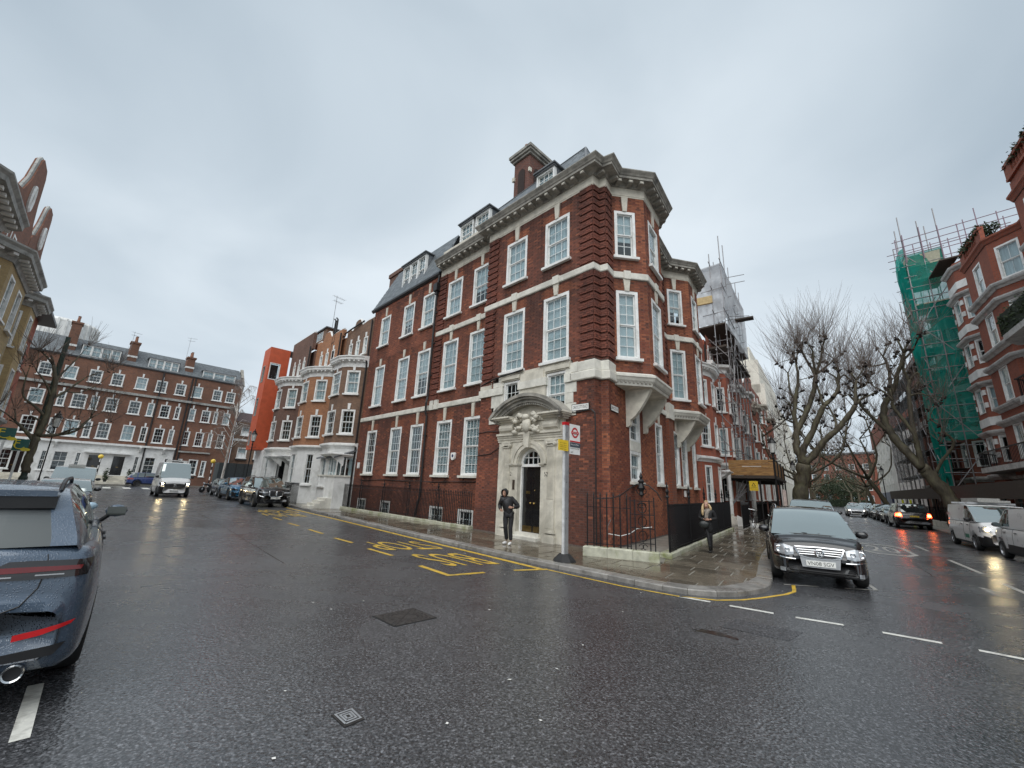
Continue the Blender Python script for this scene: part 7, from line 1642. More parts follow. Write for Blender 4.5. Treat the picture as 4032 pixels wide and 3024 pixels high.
    def lens(s, name, top, bot, mat, off=.008, front=True, n=12, rows=4, parent=None):
        def rs(pl):
            ls = [0]; 
            for i in range(len(pl)-1): ls.append(ls[-1]+math.hypot(pl[i+1][0]-pl[i][0], pl[i+1][1]-pl[i][1]))
            out = []
            for k in range(n+1):
                d_ = ls[-1]*k/n; i = max(j for j in range(len(pl)-1) if ls[j] <= d_+1e-9); t = (d_-ls[i])/max(1e-6,ls[i+1]-ls[i]); out.append((pl[i][0]+(pl[i+1][0]-pl[i][0])*t, pl[i][1]+(pl[i+1][1]-pl[i][1])*t))
            return out
        a, b = rs(top), rs(bot); vs = []; sg = 1 if front else -1
        for j in range(rows+1):
            for k in range(n+1):
                y = a[k][0]+(b[k][0]-a[k][0])*j/rows; z = a[k][1]+(b[k][1]-a[k][1])*j/rows; vs.append((s.sx(y,z,front)+sg*off,y*(1+off*.4),z))
        m = MB(); m.smooth = True; m.add(vs, [(j*(n+1)+k,j*(n+1)+k+1,(j+1)*(n+1)+k+1,(j+1)*(n+1)+k) for j in range(rows) for k in range(n)]); return m.build(name, mat, parent or s.t)
    def bar(s, name, pts, r, mat, front=True, off=.004, n=4):
        q = []
        for i in range(len(pts)-1):
            for k in range(n): t = k/n; q.append((pts[i][0]+(pts[i+1][0]-pts[i][0])*t, pts[i][1]+(pts[i+1][1]-pts[i][1])*t))
        q.append(pts[-1]); sg = 1 if front else -1
        return MB().tube([(s.sx(y,z,front)+sg*off,y,z) for y,z in q], r, 6).build(name, mat, s.t)
    def surf_x(s, y, z, front=True):
        return s.sx(y, z, front)
    def surf_x_old(s, y, z, front=True):
        best = None
        for v in s.vs:
            if abs(v.y-y) < .08 and abs(v.z-z) < .09:
                if best is None or (v.x > best if front else v.x < best): best = v.x
        return best if best is not None else (s.L/2 if front else -s.L/2)
    def plate(s, text, z, front=True, mat=None, y=0):
        x = s.surf_x(y, z, front); sg = 1 if front else -1
        o = MB().box(-.006,.006,-.26,.26,-.056,.056).build('number_plate', mat or PLW, s.t, Matrix.Translation((x+sg*.018,y,z)))
        text_obj('plate_lettering', text, .47, .075, BLACKP, o, Matrix(((0,0,sg,sg*.0068),(sg,0,0,-sg*.235),(0,1,0,-.037),(0,0,0,1)))); return o
    def front(s, lamps=None, grille=True, gz=(.50,.82), gw=.42, lz=(.66,.86), ly=(.30,.47), lit=None, chrome=False, depth=.75):
        hl, W_ = s.L/2, s.W; hd = s.S['hood']
        if grille: s.patch('grille', lambda c,n_: c.x > hl-depth and gz[0] < c.z < gz[1] and abs(c.y) < gw*W_/2*1.0 and n_.x > .35, TRIM, .006)
        for sd in (-1,1):
            s.patch('headlight', lambda c,n_: c.x > hl-depth and lz[0] < c.z < lz[1] and ly[0]*W_ < sd*c.y < ly[1]*W_, lamps or LENS, .008)
            if lit:
                y = sd*W_*(ly[0]*.45+ly[1]*.55)*.94; z = (lz[0]+lz[1])/2; x = s.surf_x(y, z); m = MB(); m.ball((0,0,0), 1, 10, sc=(.03,.085,.05)); m.build('lamp', lit, s.t, Matrix.Translation((x+.0,y,z)))
        s.patch('lower_grille', lambda c,n_: c.x > hl-.35 and .27 < c.z < .42 and abs(c.y) < .36*W_ and n_.x > .3, TRIM, .006)
    def rear(s, tz=(.80,1.0), ty=(.28,.5), lit=None, lens=None, depth=.55):
        hl, W_ = s.L/2, s.W
        for sd in (-1,1):
            s.patch('tail_light', lambda c,n_: c.x < -hl+depth and tz[0] < c.z < tz[1] and ty[0]*W_ < sd*c.y < ty[1]*W_, lens or TAIL, .008)
            if lit:
                y = sd*W_*(ty[0]*.4+ty[1]*.6)*.93; z = (tz[0]+tz[1])/2; x = s.surf_x(y,z,False); m = MB(); m.ball((0,0,0),1,10,sc=(.03,.10,.075)); m.build('lamp', lit, s.t, Matrix.Translation((x,y,z)))
        s.patch('rear_bumper_trim', lambda c,n_: c.x < -hl+.5 and c.z < .42, TRIM, .006)
    def shutlines(s, xsl, z0=.3, z1=None):
        for x0 in xsl:
            for sd in (-1,1):
                pts = sorted([(v.z, v.y, v.x) for v in s.vs if abs(v.x-x0) < .03 and sd*v.y > s.W*.38 and z0 < v.z < (z1 or s.S['belt'])])
                if len(pts) > 2: MB().tube([(x0, y+sd*.001, z) for z, y, x in pts], .005, 4).build('door_gap', TRIM, s.t)
        for x0 in xsl[:2]:
            for sd in (-1,1): MB().box(-.09,.09,-.012,.012,-.014,.014).build('door_handle', TRIM, s.t, Matrix.Translation((x0+.28 if x0 < 0 else x0-.28, sd*(s.W/2*.985), s.S['belt']-.17)))
def M_u(u, w, facing=-1): p = P1(u,w); d = d1*facing; return TR(p.x,p.y,0,math.atan2(d.y,d.x))
def M_b(a, b, facing=-1, daz=0): p = P2(a,b); d = d2*facing; return TR(p.x,p.y,0,math.atan2(d.y,d.x)-daz)
# --- black people carrier at the corner
BLK = paint('black_car_paint', (.008,.008,.009), .16); 
vw = Car('parked_car', 'black people carrier with chrome grille parked nose-out at the corner kerb', 'car', 'touran', TR(7.95,11.35,0,R(-120)), BLK, step=.03, rails='chrome')
hl = vw.L/2
for sd in (-1,1):
    vw.lens('headlight', [(sd*.46,.80),(sd*.62,.845),(sd*.80,.83)], [(sd*.47,.645),(sd*.60,.62),(sd*.82,.66)], LENS, .012)
    for yy, r_ in ((.73,.075),(.58,.05)): 
        x = vw.sx(sd*yy,.73); MB().lathe([(.001,.004),(r_*.5,.0),(r_*.8,.012),(r_,.004)], 16, Matrix.Rotation(R(90),4,'Y')).build('lamp_bowl', CHROME, vw.t, Matrix.Translation((x+.012,sd*yy,.735)))
    vw.lens('fog_lamp', [(sd*.64,.36),(sd*.74,.36)], [(sd*.64,.28),(sd*.74,.28)], LENS, .012, n=3, rows=2)
    vw.bar('bumper_strip', [(sd*.44,.555),(sd*.62,.56),(sd*.83,.59)], .014, CHROME)
vw.lens('grille', [(-.42,.80),(0,.815),(.42,.80)], [(-.36,.64),(0,.60),(.36,.64)], TRIM, .006, n=16)
vw.bar('grille_surround', [(-.44,.815),(0,.825),(.44,.815)], .02, CHROME); vw.bar('grille_surround', [(-.44,.815),(-.36,.64),(-.18,.605),(0,.60),(.18,.605),(.36,.64),(.44,.815)], .024, CHROME)
for z, w in ((.765,.40),(.72,.385),(.675,.37)): vw.bar('grille_bar', [(-w,z),(0,z+.006),(w,z)], .011, CHROME, off=.012)
vw.lens('plate_surround', [(-.36,.63),(0,.59),(.36,.63)], [(-.33,.415),(0,.41),(.33,.415)], ALU, .004, n=12)
vw.plate('VN08 SGV', .50)
x = vw.sx(0,.715); em = MB().lathe([(.085,0),(.09,.012),(.075,.02),(.07,.012)], 20, Matrix.Rotation(R(90),4,'Y')).build('badge', CHROME, vw.t, Matrix.Translation((x+.025,0,.715)))
for pts in ([(-.045,.048),(-.018,-.005),(0,.03),(.018,-.005),(.045,.048)], [(-.065,.02),(-.03,-.062),(0,-.005),(.03,-.062),(.065,.02)]): MB().tube([(.016,a,b) for a,b in pts], .008, 5).build('badge_letter', CHROME, em)
vw.lens('lower_intake', [(-.40,.36),(0,.37),(.40,.36)], [(-.40,.27),(0,.255),(.40,.27)], TRIM, .008, n=12)
for z in (.34,.30): vw.bar('intake_bar', [(-.62,z+.01),(0,z),(.62,z+.01)], .007, TRIM, off=.016)
MB().tube([(1.30,.12,1.06),(1.12,.55,1.08),(1.0,.68,1.10)], .012, 5).build('wiper', TRIM, vw.t); MB().tube([(1.33,-.1,1.06),(1.15,-.5,1.075)], .012, 5).build('wiper', TRIM, vw.t)
vw.shutlines([.75,-.35,-1.35])
m = MB(); m.tube([(1.30,-.72,1.03),(1.36,0,1.045),(1.30,.72,1.03)], .012, 5); m.build('bonnet_gap', TRIM, vw.t)
# --- slate blue car at the left edge, seen from behind
SLB = paint('wet_slate_blue_paint', (.042,.066,.10), .2, drops=70, metal=.25)
WG_ = carglass('wet_rear_glass', (.03,.034,.038), .05); WG_.node_tree.nodes['Glossy BSDF'].inputs['Roughness'].default_value = .32
po = Car('parked_car', 'slate blue sports utility car covered in raindrops, seen from its rear corner', 'car', 'cayenne', M_u(.02,11.93,1), SLB, step=.03, rails=True, rim='dark')
hl = po.L/2
for o_ in bpy.data.objects:
    if o_.parent == po.t and o_.name.startswith('rear_window'): o_.data.materials[0] = WG_
for sd in (-1,1):
    po.lens('tail_light', [(sd*.0,1.125),(sd*.55,1.12),(sd*.90,1.11)], [(sd*.0,1.01),(sd*.55,.985),(sd*.88,.99)], DLENS, .010, False, n=18)
    po.lens('tail_light_strip', [(sd*.0,1.085),(sd*.5,1.08),(sd*.84,1.07)], [(sd*.0,1.05),(sd*.5,1.04),(sd*.83,1.04)], mk('red_light_strip', (.13,.006,.008), .18, coat=.4) if 'red_light_strip' not in MAT else MAT['red_light_strip'], .018, False, n=16, rows=2)
    for y0 in (.3,.58): po.lens('tail_light_graphic', [(sd*y0,1.022),(sd*(y0+.16),1.018)], [(sd*y0,1.012),(sd*(y0+.16),1.009)], ALU, .018, False, n=4, rows=1)
    po.lens('rear_reflector', [(sd*.56,.60),(sd*.70,.62),(sd*.88,.66)], [(sd*.56,.555),(sd*.70,.575),(sd*.86,.63)], mk('red_reflector', (.55,.012,.015), .25) if 'red_reflector' not in MAT else MAT['red_reflector'], .012, False)
    MB().lathe([(.055,-.1),(.062,.0),(.056,.010),(.047,0),(.047,-.12)], 18, Matrix.Rotation(R(-90),4,'Y')).build('exhaust_pipe', CHROME, po.t, Matrix.Translation((-hl-.005,sd*.62,.33)))
    po.bar('tailgate_gap', [(sd*.62,1.16),(sd*.64,1.08),(sd*.62,.92),(sd*.55,.80),(sd*.40,.74),(0,.72)], .005, TRIM, False, .001)
    MB().lathe([(.046,-.02),(.001,-.02)], 18, Matrix.Rotation(R(-90),4,'Y')).build('exhaust_liner', TRIM, po.t, Matrix.Translation((-hl,sd*.62,.33)))
po.lens('rear_diffuser', [(-.86,.50),(-.5,.47),(0,.46),(.5,.47),(.86,.50)], [(-.80,.42),(-.5,.41),(0,.41),(.5,.41),(.80,.42)], TRIM, .012, False, n=20)
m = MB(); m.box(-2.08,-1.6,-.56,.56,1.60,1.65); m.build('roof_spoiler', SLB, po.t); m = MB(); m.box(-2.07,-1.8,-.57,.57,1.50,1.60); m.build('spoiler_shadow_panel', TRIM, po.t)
po.plate('LK21 HVF', .85, False, PLY); po.shutlines([.55,-.55],.4)
for z in (.86,.80): pass
MB().tube([(.9,-.93,1.14),(.86,-1.04,1.26)], .03, 6).build('mirror_stalk', TRIM, po.t)
# --- other vehicles on the left street
lb = Car('parked_car', 'pale blue hatchback parked ahead of the slate blue car', 'car', 'hatch', M_u(6.6,12.1,-1), paint('pale_blue_paint', (.30,.42,.50), .2)); lb.front(); lb.shutlines([.5,-.5])
mi = Car('parked_car', 'small dark hatchback with white roof and white mirrors facing the junction', 'car', 'mini', M_u(17.4,12.0,-1), paint('grey_black_paint', (.02,.02,.021), .2), roofmat=paint('white_roof_paint', (.7,.7,.69), .2)); mi.front(grille=True, gz=(.42,.68), gw=.7, lz=(.6,.82), ly=(.27,.44), chrome=True)
vt = Car('parked_van', 'white passenger van with a roof light parked beyond the small dark hatchback', 'van', 'vito', M_u(29.0,12.15,-1), paint('white_van_paint', (.80,.80,.79), .28)); vt.front(lz=(.78,.98), gz=(.55,.85)); vt.plate('LD66 TXB', .45); MB().box(-.12,.12,-.35,.35,1.93,2.06).build('roof_lamp', PLW, vt.t, Matrix.Translation((.8,0,0)))
sp = Car('delivery_van', 'white refrigerated delivery van with lit headlamps driving to the junction', 'van', 'sprinter', M_u(36.2,6.85,-1), MAT['white_van_paint']); hl = sp.L/2
sp.patch('grey_bumper', lambda c,n_: c.x > hl-.9 and c.z < .78, TRIM, .010); sp.front(gz=(.68,1.02), gw=.62, lz=(.88,1.08), ly=(.30,.46), lit=HEADON, lamps=DLENS)
for z in (.74,.83,.92): sp.bar('grille_bar', [(-.5,z),(0,z),(.5,z)], .012, ALLOY_D, off=.018)
x = sp.sx(0,.84); eb = MB().lathe([(.09,0),(.1,.01),(.09,.02),(.085,.01)], 18, Matrix.Rotation(R(90),4,'Y')).build('badge', CHROME, sp.t, Matrix.Translation((x+.03,0,.86)))
for a in range(3): MB().tube([(.012,0,0),(.012,.085*math.sin(a*2*PI/3),.085*math.cos(a*2*PI/3))], .008, 4).build('badge_spoke', CHROME, eb)
sp.plate('BP19 CAE', .47); MB().box(-.55,.55,-.62,.62,0,.22).build('fridge_unit', WHITE_R, sp.t, Matrix.Translation((.75,0,2.56))); MB().box(.552,.56,-.36,.36,.04,.14).build('fridge_grille', TRIM, sp.t, Matrix.Translation((.75,0,2.56)))
text_obj('bonnet_lettering', 'MEDIVAN', .62, .07, mk('pale_grey_print', (.42,.43,.42), .5), sp.t, Matrix.Translation((2.38,-.31,1.372)) @ Matrix.Rotation(R(90),4,'Z')) if False else None
x7 = Car('parked_car', 'black luxury utility car with a tall chrome grille parked before the steps', 'car', 'x7', M_u(23.7,3.15,-1), BLK, step=.04, rails=True, rim='dark', spokes=7); hl = x7.L/2
for sd in (-1,1):
    x7.lens('headlight', [(sd*.44,.93),(sd*.65,.935),(sd*.90,.95)], [(sd*.44,.85),(sd*.65,.845),(sd*.88,.87)], LENS, .01); x7.bar('side_intake', [(sd*.62,.62),(sd*.80,.66),(sd*.86,.70)], .02, CHROME)
    x7.lens('grille', [(sd*.03,.98),(sd*.20,.99),(sd*.38,.97)], [(sd*.03,.66),(sd*.2,.64),(sd*.34,.68)], TRIM, .01, n=8)
    x7.bar('grille_surround', [(sd*.03,.98),(sd*.2,.995),(sd*.38,.975),(sd*.345,.68),(sd*.2,.635),(sd*.03,.66),(sd*.03,.98)], .016, CHROME, off=.012)
    for k in range(6): y = sd*(.07+k*.05); x7.bar('grille_bar', [(y,.96),(y,.68)], .008, ALLOY_D, off=.016, n=3)
x7.patch('lower_intake', lambda c,n_: c.x > hl-.4 and .30 < c.z < .5 and abs(c.y) < .8, TRIM, .008); x7.plate('LG72 BKO', .56); x7.shutlines([.7,-.35,-1.5])
ur = Car('parked_car', 'metallic blue low-roofed utility car parked behind the black one', 'car', 'urus', M_u(31.6,3.0,-1), paint('metal_blue_paint', (.03,.13,.24), .2, metal=.3), step=.05, rim='dark', spokes=7); hl = ur.L/2
ur.front(gz=(.34,.62), gw=.9, lz=(.74,.86), ly=(.26,.46), lamps=DLENS); ur.shutlines([.7,-.4]); ur.bar('bumper_blade', [(-.8,.62),(-.4,.5),(0,.47),(.4,.5),(.8,.62)], .03, MAT['metal_blue_paint'])
g3 = Car('parked_car', 'dark grey hatchback parked behind the metallic blue car', 'car', 'hatch', M_u(37.9,2.7,-1), paint('dark_grey_paint', (.03,.032,.036), .22)); g3.front()
sB = on_plane(570,1885, TB+tn*4.8, td)[0]; pB = PT(sB+.6,4.8)
bs = Car('parked_car', 'blue utility car standing side-on before the white terrace steps', 'car', 'suv', TR(pB.x,pB.y,0,math.atan2(td.y,td.x)), paint('deep_blue_paint', (.02,.04,.14), .2), rim='dark'); bs.rear(); bs.front(); bs.shutlines([.6,-.4])
# --- side street
q_ = Car('parked_car', 'silver blue estate parked behind the black people carrier', 'car', 'hatch', M_b(-5.62,9.2,-1), paint('silver_blue_paint', (.25,.29,.33), .22), rails=True); q_.front(); q_.shutlines([.5,-.5])
q_ = Car('parked_car', 'tall black utility car parked behind the silver blue estate', 'car', 'rover', M_b(-5.75,15.6,-1), BLK, rails=True); q_.front()
q_ = Car('parked_car', 'grey saloon parked beyond the tall black utility car', 'car', 'sedan', M_b(-6.1,32.5,-1), MAT['dark_grey_paint']); q_.front()
q_ = Car('parked_car', 'silver hatchback parked past the first plane trees', 'car', 'hatch', M_b(-6.7,44,-1), MAT['silver_blue_paint']); q_.front()
mc = Car('oncoming_car', 'silver saloon with lit headlamps driving up the side street', 'car', 'sedan', M_b(-10.9,58.6,-1), paint('silver_paint', (.42,.43,.44), .25, metal=.4)); mc.front(gz=(.46,.66), gw=.55, lit=HEADW, lamps=LENS); mc.plate('LX19 KDM', .38)
rr_ = Car('parked_car', 'dark utility car with glowing red tail lamps on the far kerb', 'car', 'rover', M_b(-12.35,35.9,1), paint('charcoal_paint', (.02,.02,.022), .2)); rr_.rear((.88,1.12),(.33,.49), lit=TAILON2, lens=TAILON); rr_.plate('RJ15 UHM', .92, False, PLY)
rl_ = ['black saloon parked ahead of the car with red tail lamps','black utility car parked third from the red tail lamps','black hatchback parked fourth from the red tail lamps','dark green saloon parked further along the far kerb','pale blue van-like car far along the far kerb','silver car parked far along the far kerb','red car parked at the distant bend','white car parked at the distant bend']
for i, (a, b, kind, col) in enumerate(((-12.6,43.6,'sedan',BLK),(-12.75,50.2,'suv',BLK),(-12.95,56.8,'hatch',BLK),(-13.2,64.5,'sedan',MAT['charcoal_paint']),(-13.7,76,'suv',MAT['pale_blue_paint']),(-14.6,96,'hatch',MAT['silver_paint']),(-16.3,128,'hatch',paint('red_paint',(.35,.03,.02),.2)),(-16.6,136,'hatch',MAT['white_van_paint']))):
    q_ = Car('parked_car', rl_[i], 'car', kind, M_b(a,b,-1), col, step=.08); q_.front()
for i, (a, b, kind, col) in enumerate(((-8.0,110,'suv',MAT['dark_grey_paint']),(-9.2,140,'hatch',MAT['silver_paint']),(-11.5,158,'suv',MAT['charcoal_paint']))):
    q_ = Car('parked_car', ['dark utility car parked far off on the near kerb','silver car parked at the street end','charcoal car standing before the far hedge'][i], 'car', kind, M_b(a,b,-1), col, step=.1)
vv = Car('delivery_van', 'white panel van with a loaded roof rack and lit headlamp', 'van', 'vivaro', M_b(-12.55,18.7,-1,0), MAT['white_van_paint'], step=.04); hl = vv.L/2
vv.patch('grey_bumper', lambda c,n_: c.x > hl-.75 and c.z < .62 and n_.x > -.2, TRIM, .01); vv.front(gz=(.66,.86), gw=.5, lz=(.80,1.02), ly=(.29,.46), lit=HEADON, lamps=LENS); vv.shutlines([1.2,.35])
MB().box(-2.1,.9,.0,.0,0,0) if False else None
for x in (-1.8,-.6,.6): MB().box(-.03,.03,-.75,.75,0,.08).build('roof_bar', ALU, vv.t, Matrix.Translation((x,0,1.95)))
MB().box(-1.5,.9,-.45,.25,2.04,2.22).build('roof_load', mk('grey_planks', (.36,.36,.34), .7, var=.2, vs=(.2,4,4)), vv.t); MB().box(-1.3,.7,.3,.6,2.04,2.14).build('roof_load', MAT['grey_planks'], vv.t)
GRN = mk('green_decal', (.02,.20,.12), .4); MB().box(-.25,.25,-.004,.004,-.08,.08).build('side_decal', GRN, vv.t, Matrix.Translation((.75,-.985,.55))); MB().box(-.2,.2,-.004,.004,-.06,.06).build('side_decal', mk('pale_red_decal', (.6,.35,.33), .4), vv.t, Matrix.Translation((-1.9,-.93,1.45)))
cn = Car('parked_van', 'small white van parked facing away ahead of the panel van', 'van', 'connect', M_b(-12.5,12.75,1), MAT['white_van_paint'], step=.04); hl = cn.L/2; cn.rear((.6,1.0),(.42,.5)); cn.shutlines([1.1,.1]); cn.front()
for sd in (-1,1): MB().box(-.7,.7,-.012,.012,-.11,.11).build('side_rubbing_panel', TRIM, cn.t, Matrix.Translation((-.1,sd*.925,.45)))
# ------------------------------------------------------------------ trees
def barkmat(name, c1, c2, c3, scale=4):
    m, t, b, nn, L = nodes(name); b.inputs['Roughness'].default_value = .75
    tc = nn('ShaderNodeTexCoord'); n = nn('ShaderNodeTexNoise', Scale=scale, Detail=6, Roughness=.65); mp = nn('ShaderNodeMapping'); mp.inputs['Scale'].default_value = (1,1,.35); L(tc.outputs['Object'], mp.inputs[0]); L(mp.outputs[0], n.inputs['Vector'])
    r = ramp(nn, [(.32,c1),(.5,c2),(.7,c3)]); L(n.outputs[0], r.inputs[0]); L(r.outputs[0], b.inputs['Base Color'])
    n2 = nn('ShaderNodeTexNoise', Scale=18, Detail=5); L(mp.outputs[0], n2.inputs['Vector']); bp = nn('ShaderNodeBump', Strength=.6, Distance=.03); L(n2.outputs[0], bp.inputs['Height']); L(bp.outputs[0], b.inputs['Normal']); return m
BARK = barkmat('plane_bark', (.04,.033,.024), (.09,.076,.05), (.14,.135,.075)); TWIG = mk('bare_twig', (.15,.115,.095), .8, var=.2); KNUC = mk('pollard_knuckle', (.022,.017,.014), .9, var=.3, nscale=8); BIRCH = barkmat('birch_bark', (.16,.14,.12), (.52,.49,.45), (.62,.60,.56), 6)
KNOB = [1.0]
def smoothline(pts, n=4):
    out = []
    for i in range(len(pts)-1):
        p0, p1, p2, p3 = pts[max(0,i-1)], pts[i], pts[i+1], pts[min(len(pts)-1,i+2)]
        for k in range(n):
            t = k/n; out.append(.5*((2*p1)+(p2-p0)*t+(2*p0-5*p1+4*p2-p3)*t*t+(3*p1-p0-3*p2+p3)*t**3))
    out.append(pts[-1]); return out
def shoots(mb, kn, p, r, n, L, up=1.0, spread=.42, rad=.010):
    if KNOB[0]:
        kn.ball(p, (.085+.03*r.random())*KNOB[0], 7, sc=(1.2,1.2,.9))
        for k in range(3): kn.ball(p+Vector((r.gauss(0,.10),r.gauss(0,.10),r.gauss(0,.07))), (.05+.04*r.random())*KNOB[0], 6)
    for k in range(n):
        d = Vector((r.gauss(0,spread),r.gauss(0,spread),up*r.uniform(.5,1.1))).normalized(); l = L*r.uniform(.5,1.1); a = p+d*.1
        b = a+d*l*.45+Vector((r.gauss(0,.05),r.gauss(0,.05),.05)); c = b+(d+Vector((0,0,.35))).normalized()*l*.55; mb.tube([a,b,c], [rad,rad*.75,rad*.35], 3, cap=False)
        for q in range(2):
            s0 = a.lerp(b,r.uniform(.3,1)); e = s0+(d+Vector((r.gauss(0,.5),r.gauss(0,.5),.3))).normalized()*l*r.uniform(.2,.45); mb.tube([s0,e],[rad*.6,rad*.3],3,cap=False)
def tree_from(label, base, limbs, seed, shoots_n=22, shootL=2.6, bark=None, group=None, knobs=True, thin=.66):
    """limbs: list of (points in metres relative to base, r0, r1, extra knuckles along)"""
    T = thing('plane_tree', label, 'tree', TR(base.x,base.y,.08), group); r = random.Random(seed); tr = MB(); tr.smooth = True; tw = MB(); kn = MB(); kn.smooth = True
    for pts, r0, r1, tip in limbs:
        if r0 < .45: r0, r1 = r0*thin, r1*thin
        P = smoothline([Vector(p) for p in pts], 4); n = len(P); P = [p+Vector((r.gauss(0,r0*.10),r.gauss(0,r0*.10),0)) if 0 < i < n-1 else p for i, p in enumerate(P)]
        rad = [(r0+(r1-r0)*i/(n-1))*(1+.10*math.sin(i*2.1+seed)) for i in range(n)]; tr.tube(P, rad, 9)
        if tip:
            e, d = P[-1], (P[-1]-P[-3]).normalized()
            for k in range(tip):
                dd = (d+Vector((r.gauss(0,.5),r.gauss(0,.5),r.uniform(.0,.5)))).normalized(); l = r.uniform(.4,1.2); q = e+dd*l; tr.tube([e,e+dd*l*.5+Vector((0,0,.04)),q],[r1*.8,r1*.6,r1*.5],6); shoots(tw, kn, q, r, shoots_n, shootL)
            for i in range(3,n-1,3):
                if r.random() < .55:
                    dd = Vector((r.gauss(0,.8),r.gauss(0,.8),r.uniform(.1,.8))).normalized(); l = r.uniform(.3,.9); q = P[i]+dd*l; tr.tube([P[i],q],[rad[i]*.4,rad[i]*.28],5); shoots(tw, kn, q, r, int(shoots_n*.5), shootL*.7)
    tr.build('trunk', bark or BARK, T); c_ = tw.build('crown', TWIG, T); 
    if kn.v: tag(kn.build('knuckles', KNUC, c_), kind='stuff')
    tag(c_, kind='stuff'); return T
def px_limbs(base, zoom, limbs, seed, depth=.8):
    """limbs drawn on the photograph -> metres, on a plane through the base facing the camera, with made-up depth"""
    r = random.Random(seed); v = base.normalized(); side = Vector((v.y,-v.x)); out = []
    dz = {}
    for pts, r0, r1, tip in limbs:
        q = []; d0 = dz.get(pts[0], 0.0); d1_ = d0+r.uniform(-1,1)*depth*len(pts)*.35
        for i, p in enumerate(pts):
            s, z = on_plane(*zoom(p), base, side); f = i/(len(pts)-1); dd = d0+(d1_-d0)*f; dz[p] = dd; k = 1+dd/base.length
            q.append(Vector((side.x*s*k+v.x*dd, side.y*s*k+v.y*dd, max(0,CAMH+(z-CAMH)*k-.08))))
        out.append((q, r0, r1, tip))
    return out
X8 = lambda p: (3100+p[0]*.5425, 1150+p[1]*.5425)
bL1 = P2(-5.25,26.5)
L1 = [([(92,1590),(96,1480),(105,1350),(120,1245)],.52,.46,0),
 ([(120,1245),(80,1160),(62,1090),(72,1000),(105,935),(150,835),(195,700),(205,600)],.40,.22,0),
 ([(72,1000),(52,900),(58,770),(80,640),(66,530)],.26,.12,3),([(58,770),(20,720),(5,590)],.14,.08,2),([(205,600),(160,530),(110,440)],.17,.10,3),([(205,600),(190,500),(185,430)],.15,.09,2),([(205,600),(240,500),(252,425)],.15,.09,3),([(205,600),(270,550),(345,490)],.14,.08,2),([(110,440),(60,440),(20,490)],.09,.06,2),
 ([(120,1245),(110,1160),(165,1040),(230,900),(262,825)],.36,.26,0),([(262,825),(330,765),(370,690),(372,590)],.24,.12,3),([(370,690),(350,620),(320,600)],.11,.07,1),([(372,640),(410,600),(440,625)],.10,.07,2),([(262,825),(230,720),(220,690)],.14,.08,1),([(150,900),(100,860),(40,830)],.14,.07,2),
 ([(120,1245),(190,1190),(260,1090),(350,1010),(430,920),(495,820)],.38,.22,0),([(495,820),(495,720),(500,640)],.18,.11,3),([(495,820),(540,775),(600,748)],.15,.09,2),([(500,700),(560,680),(590,640)],.12,.07,2),([(350,1010),(350,930),(300,830)],.15,.08,2),([(495,800),(450,750),(440,745)],.10,.07,1)]
tree_from('tall pollarded plane tree beside the pavement past the timber gantry', bL1, px_limbs(bL1, X8, L1, 3, .7), 11, 17, 4.2)
GZ = lambda p: (3400+p[0]*.4822, 1400+p[1]*.4822)
bR1 = P2(-13.9,30.2)
R1_ = [([(775,1400),(765,1290),(700,1165),(560,1000),(480,920)],.46,.36,0),([(480,920),(330,760),(235,650),(175,540),(165,430),(205,345)],.42,.30,0),([(205,345),(255,250),(280,150),(310,60),(330,-20)],.28,.16,3),([(205,345),(215,200),(190,60),(160,10)],.2,.11,3),([(190,60),(120,80),(50,90)],.12,.07,2),
 ([(480,920),(450,800),(405,630),(250,430),(240,370)],.24,.13,2),([(480,920),(440,740),(400,580),(372,330),(375,200)],.26,.16,0),([(375,200),(330,120),(330,30)],.16,.1,3),([(375,200),(440,140),(450,210)],.14,.08,3),([(372,330),(450,310),(515,325)],.12,.06,2),([(330,30),(390,-30),(420,-80)],.14,.08,3),([(240,370),(170,300),(80,250)],.12,.07,2),
 ([(590,965),(640,860),(720,760),(735,700),(690,650),(640,615)],.15,.10,0),([(640,615),(630,580),(560,530),(545,490)],.08,.05,2),([(640,615),(610,700)],.07,.05,1),([(235,650),(110,540),(0,430),(-60,330)],.22,.12,3)]
tree_from('leaning pollarded plane tree before the green netted tower', bR1, px_limbs(bR1, GZ, R1_, 8, .6), 12, 12, 3.6)
def pollard(label, base, h, seed, lean=(0,0), tr0=.42, n=5, shN=18, shL=2.4, group=None):
    r = random.Random(seed); limbs = []; f = Vector((lean[0]*h*.25,lean[1]*h*.25,h*.28)); limbs.append(([(0,0,0),tuple(f*.5),tuple(f)], tr0, tr0*.75, 0))
    for k in range(n):
        a = 2*PI*(k+r.random()*.6)/n; rad_ = h*r.uniform(.16,.34); top = Vector((f.x+lean[0]*h*.3+math.cos(a)*rad_, f.y+lean[1]*h*.3+math.sin(a)*rad_, h*r.uniform(.52,.74))); mid = f.lerp(top,.5)+Vector((math.cos(a)*rad_*.25,math.sin(a)*rad_*.25,-.04*h)); limbs.append(([tuple(f),tuple(mid),tuple(top)], tr0*.5, tr0*.24, 0))
        for j in range(3):
            e = top+Vector((r.gauss(0,.09*h),r.gauss(0,.09*h),h*r.uniform(.05,.17))); limbs.append(([tuple(top),tuple(top.lerp(e,.5)+Vector((r.gauss(0,.2),r.gauss(0,.2),0))),tuple(e)], tr0*.22, tr0*.13, 2))
    return tree_from(label, base, limbs, seed, int(shN*.65), shL, group=group)
pollard('slim pollarded plane tree just behind the tall one', P2(-5.6,38), 13.5, 31, (.1,.1), .36, 5, 22, 2.4)
pollard('pollarded plane tree leaning over the road beside the grey netted scaffold', P2(-13.9,51.5), 15, 32, (-.55,.15), .40, 5, 22, 2.6)
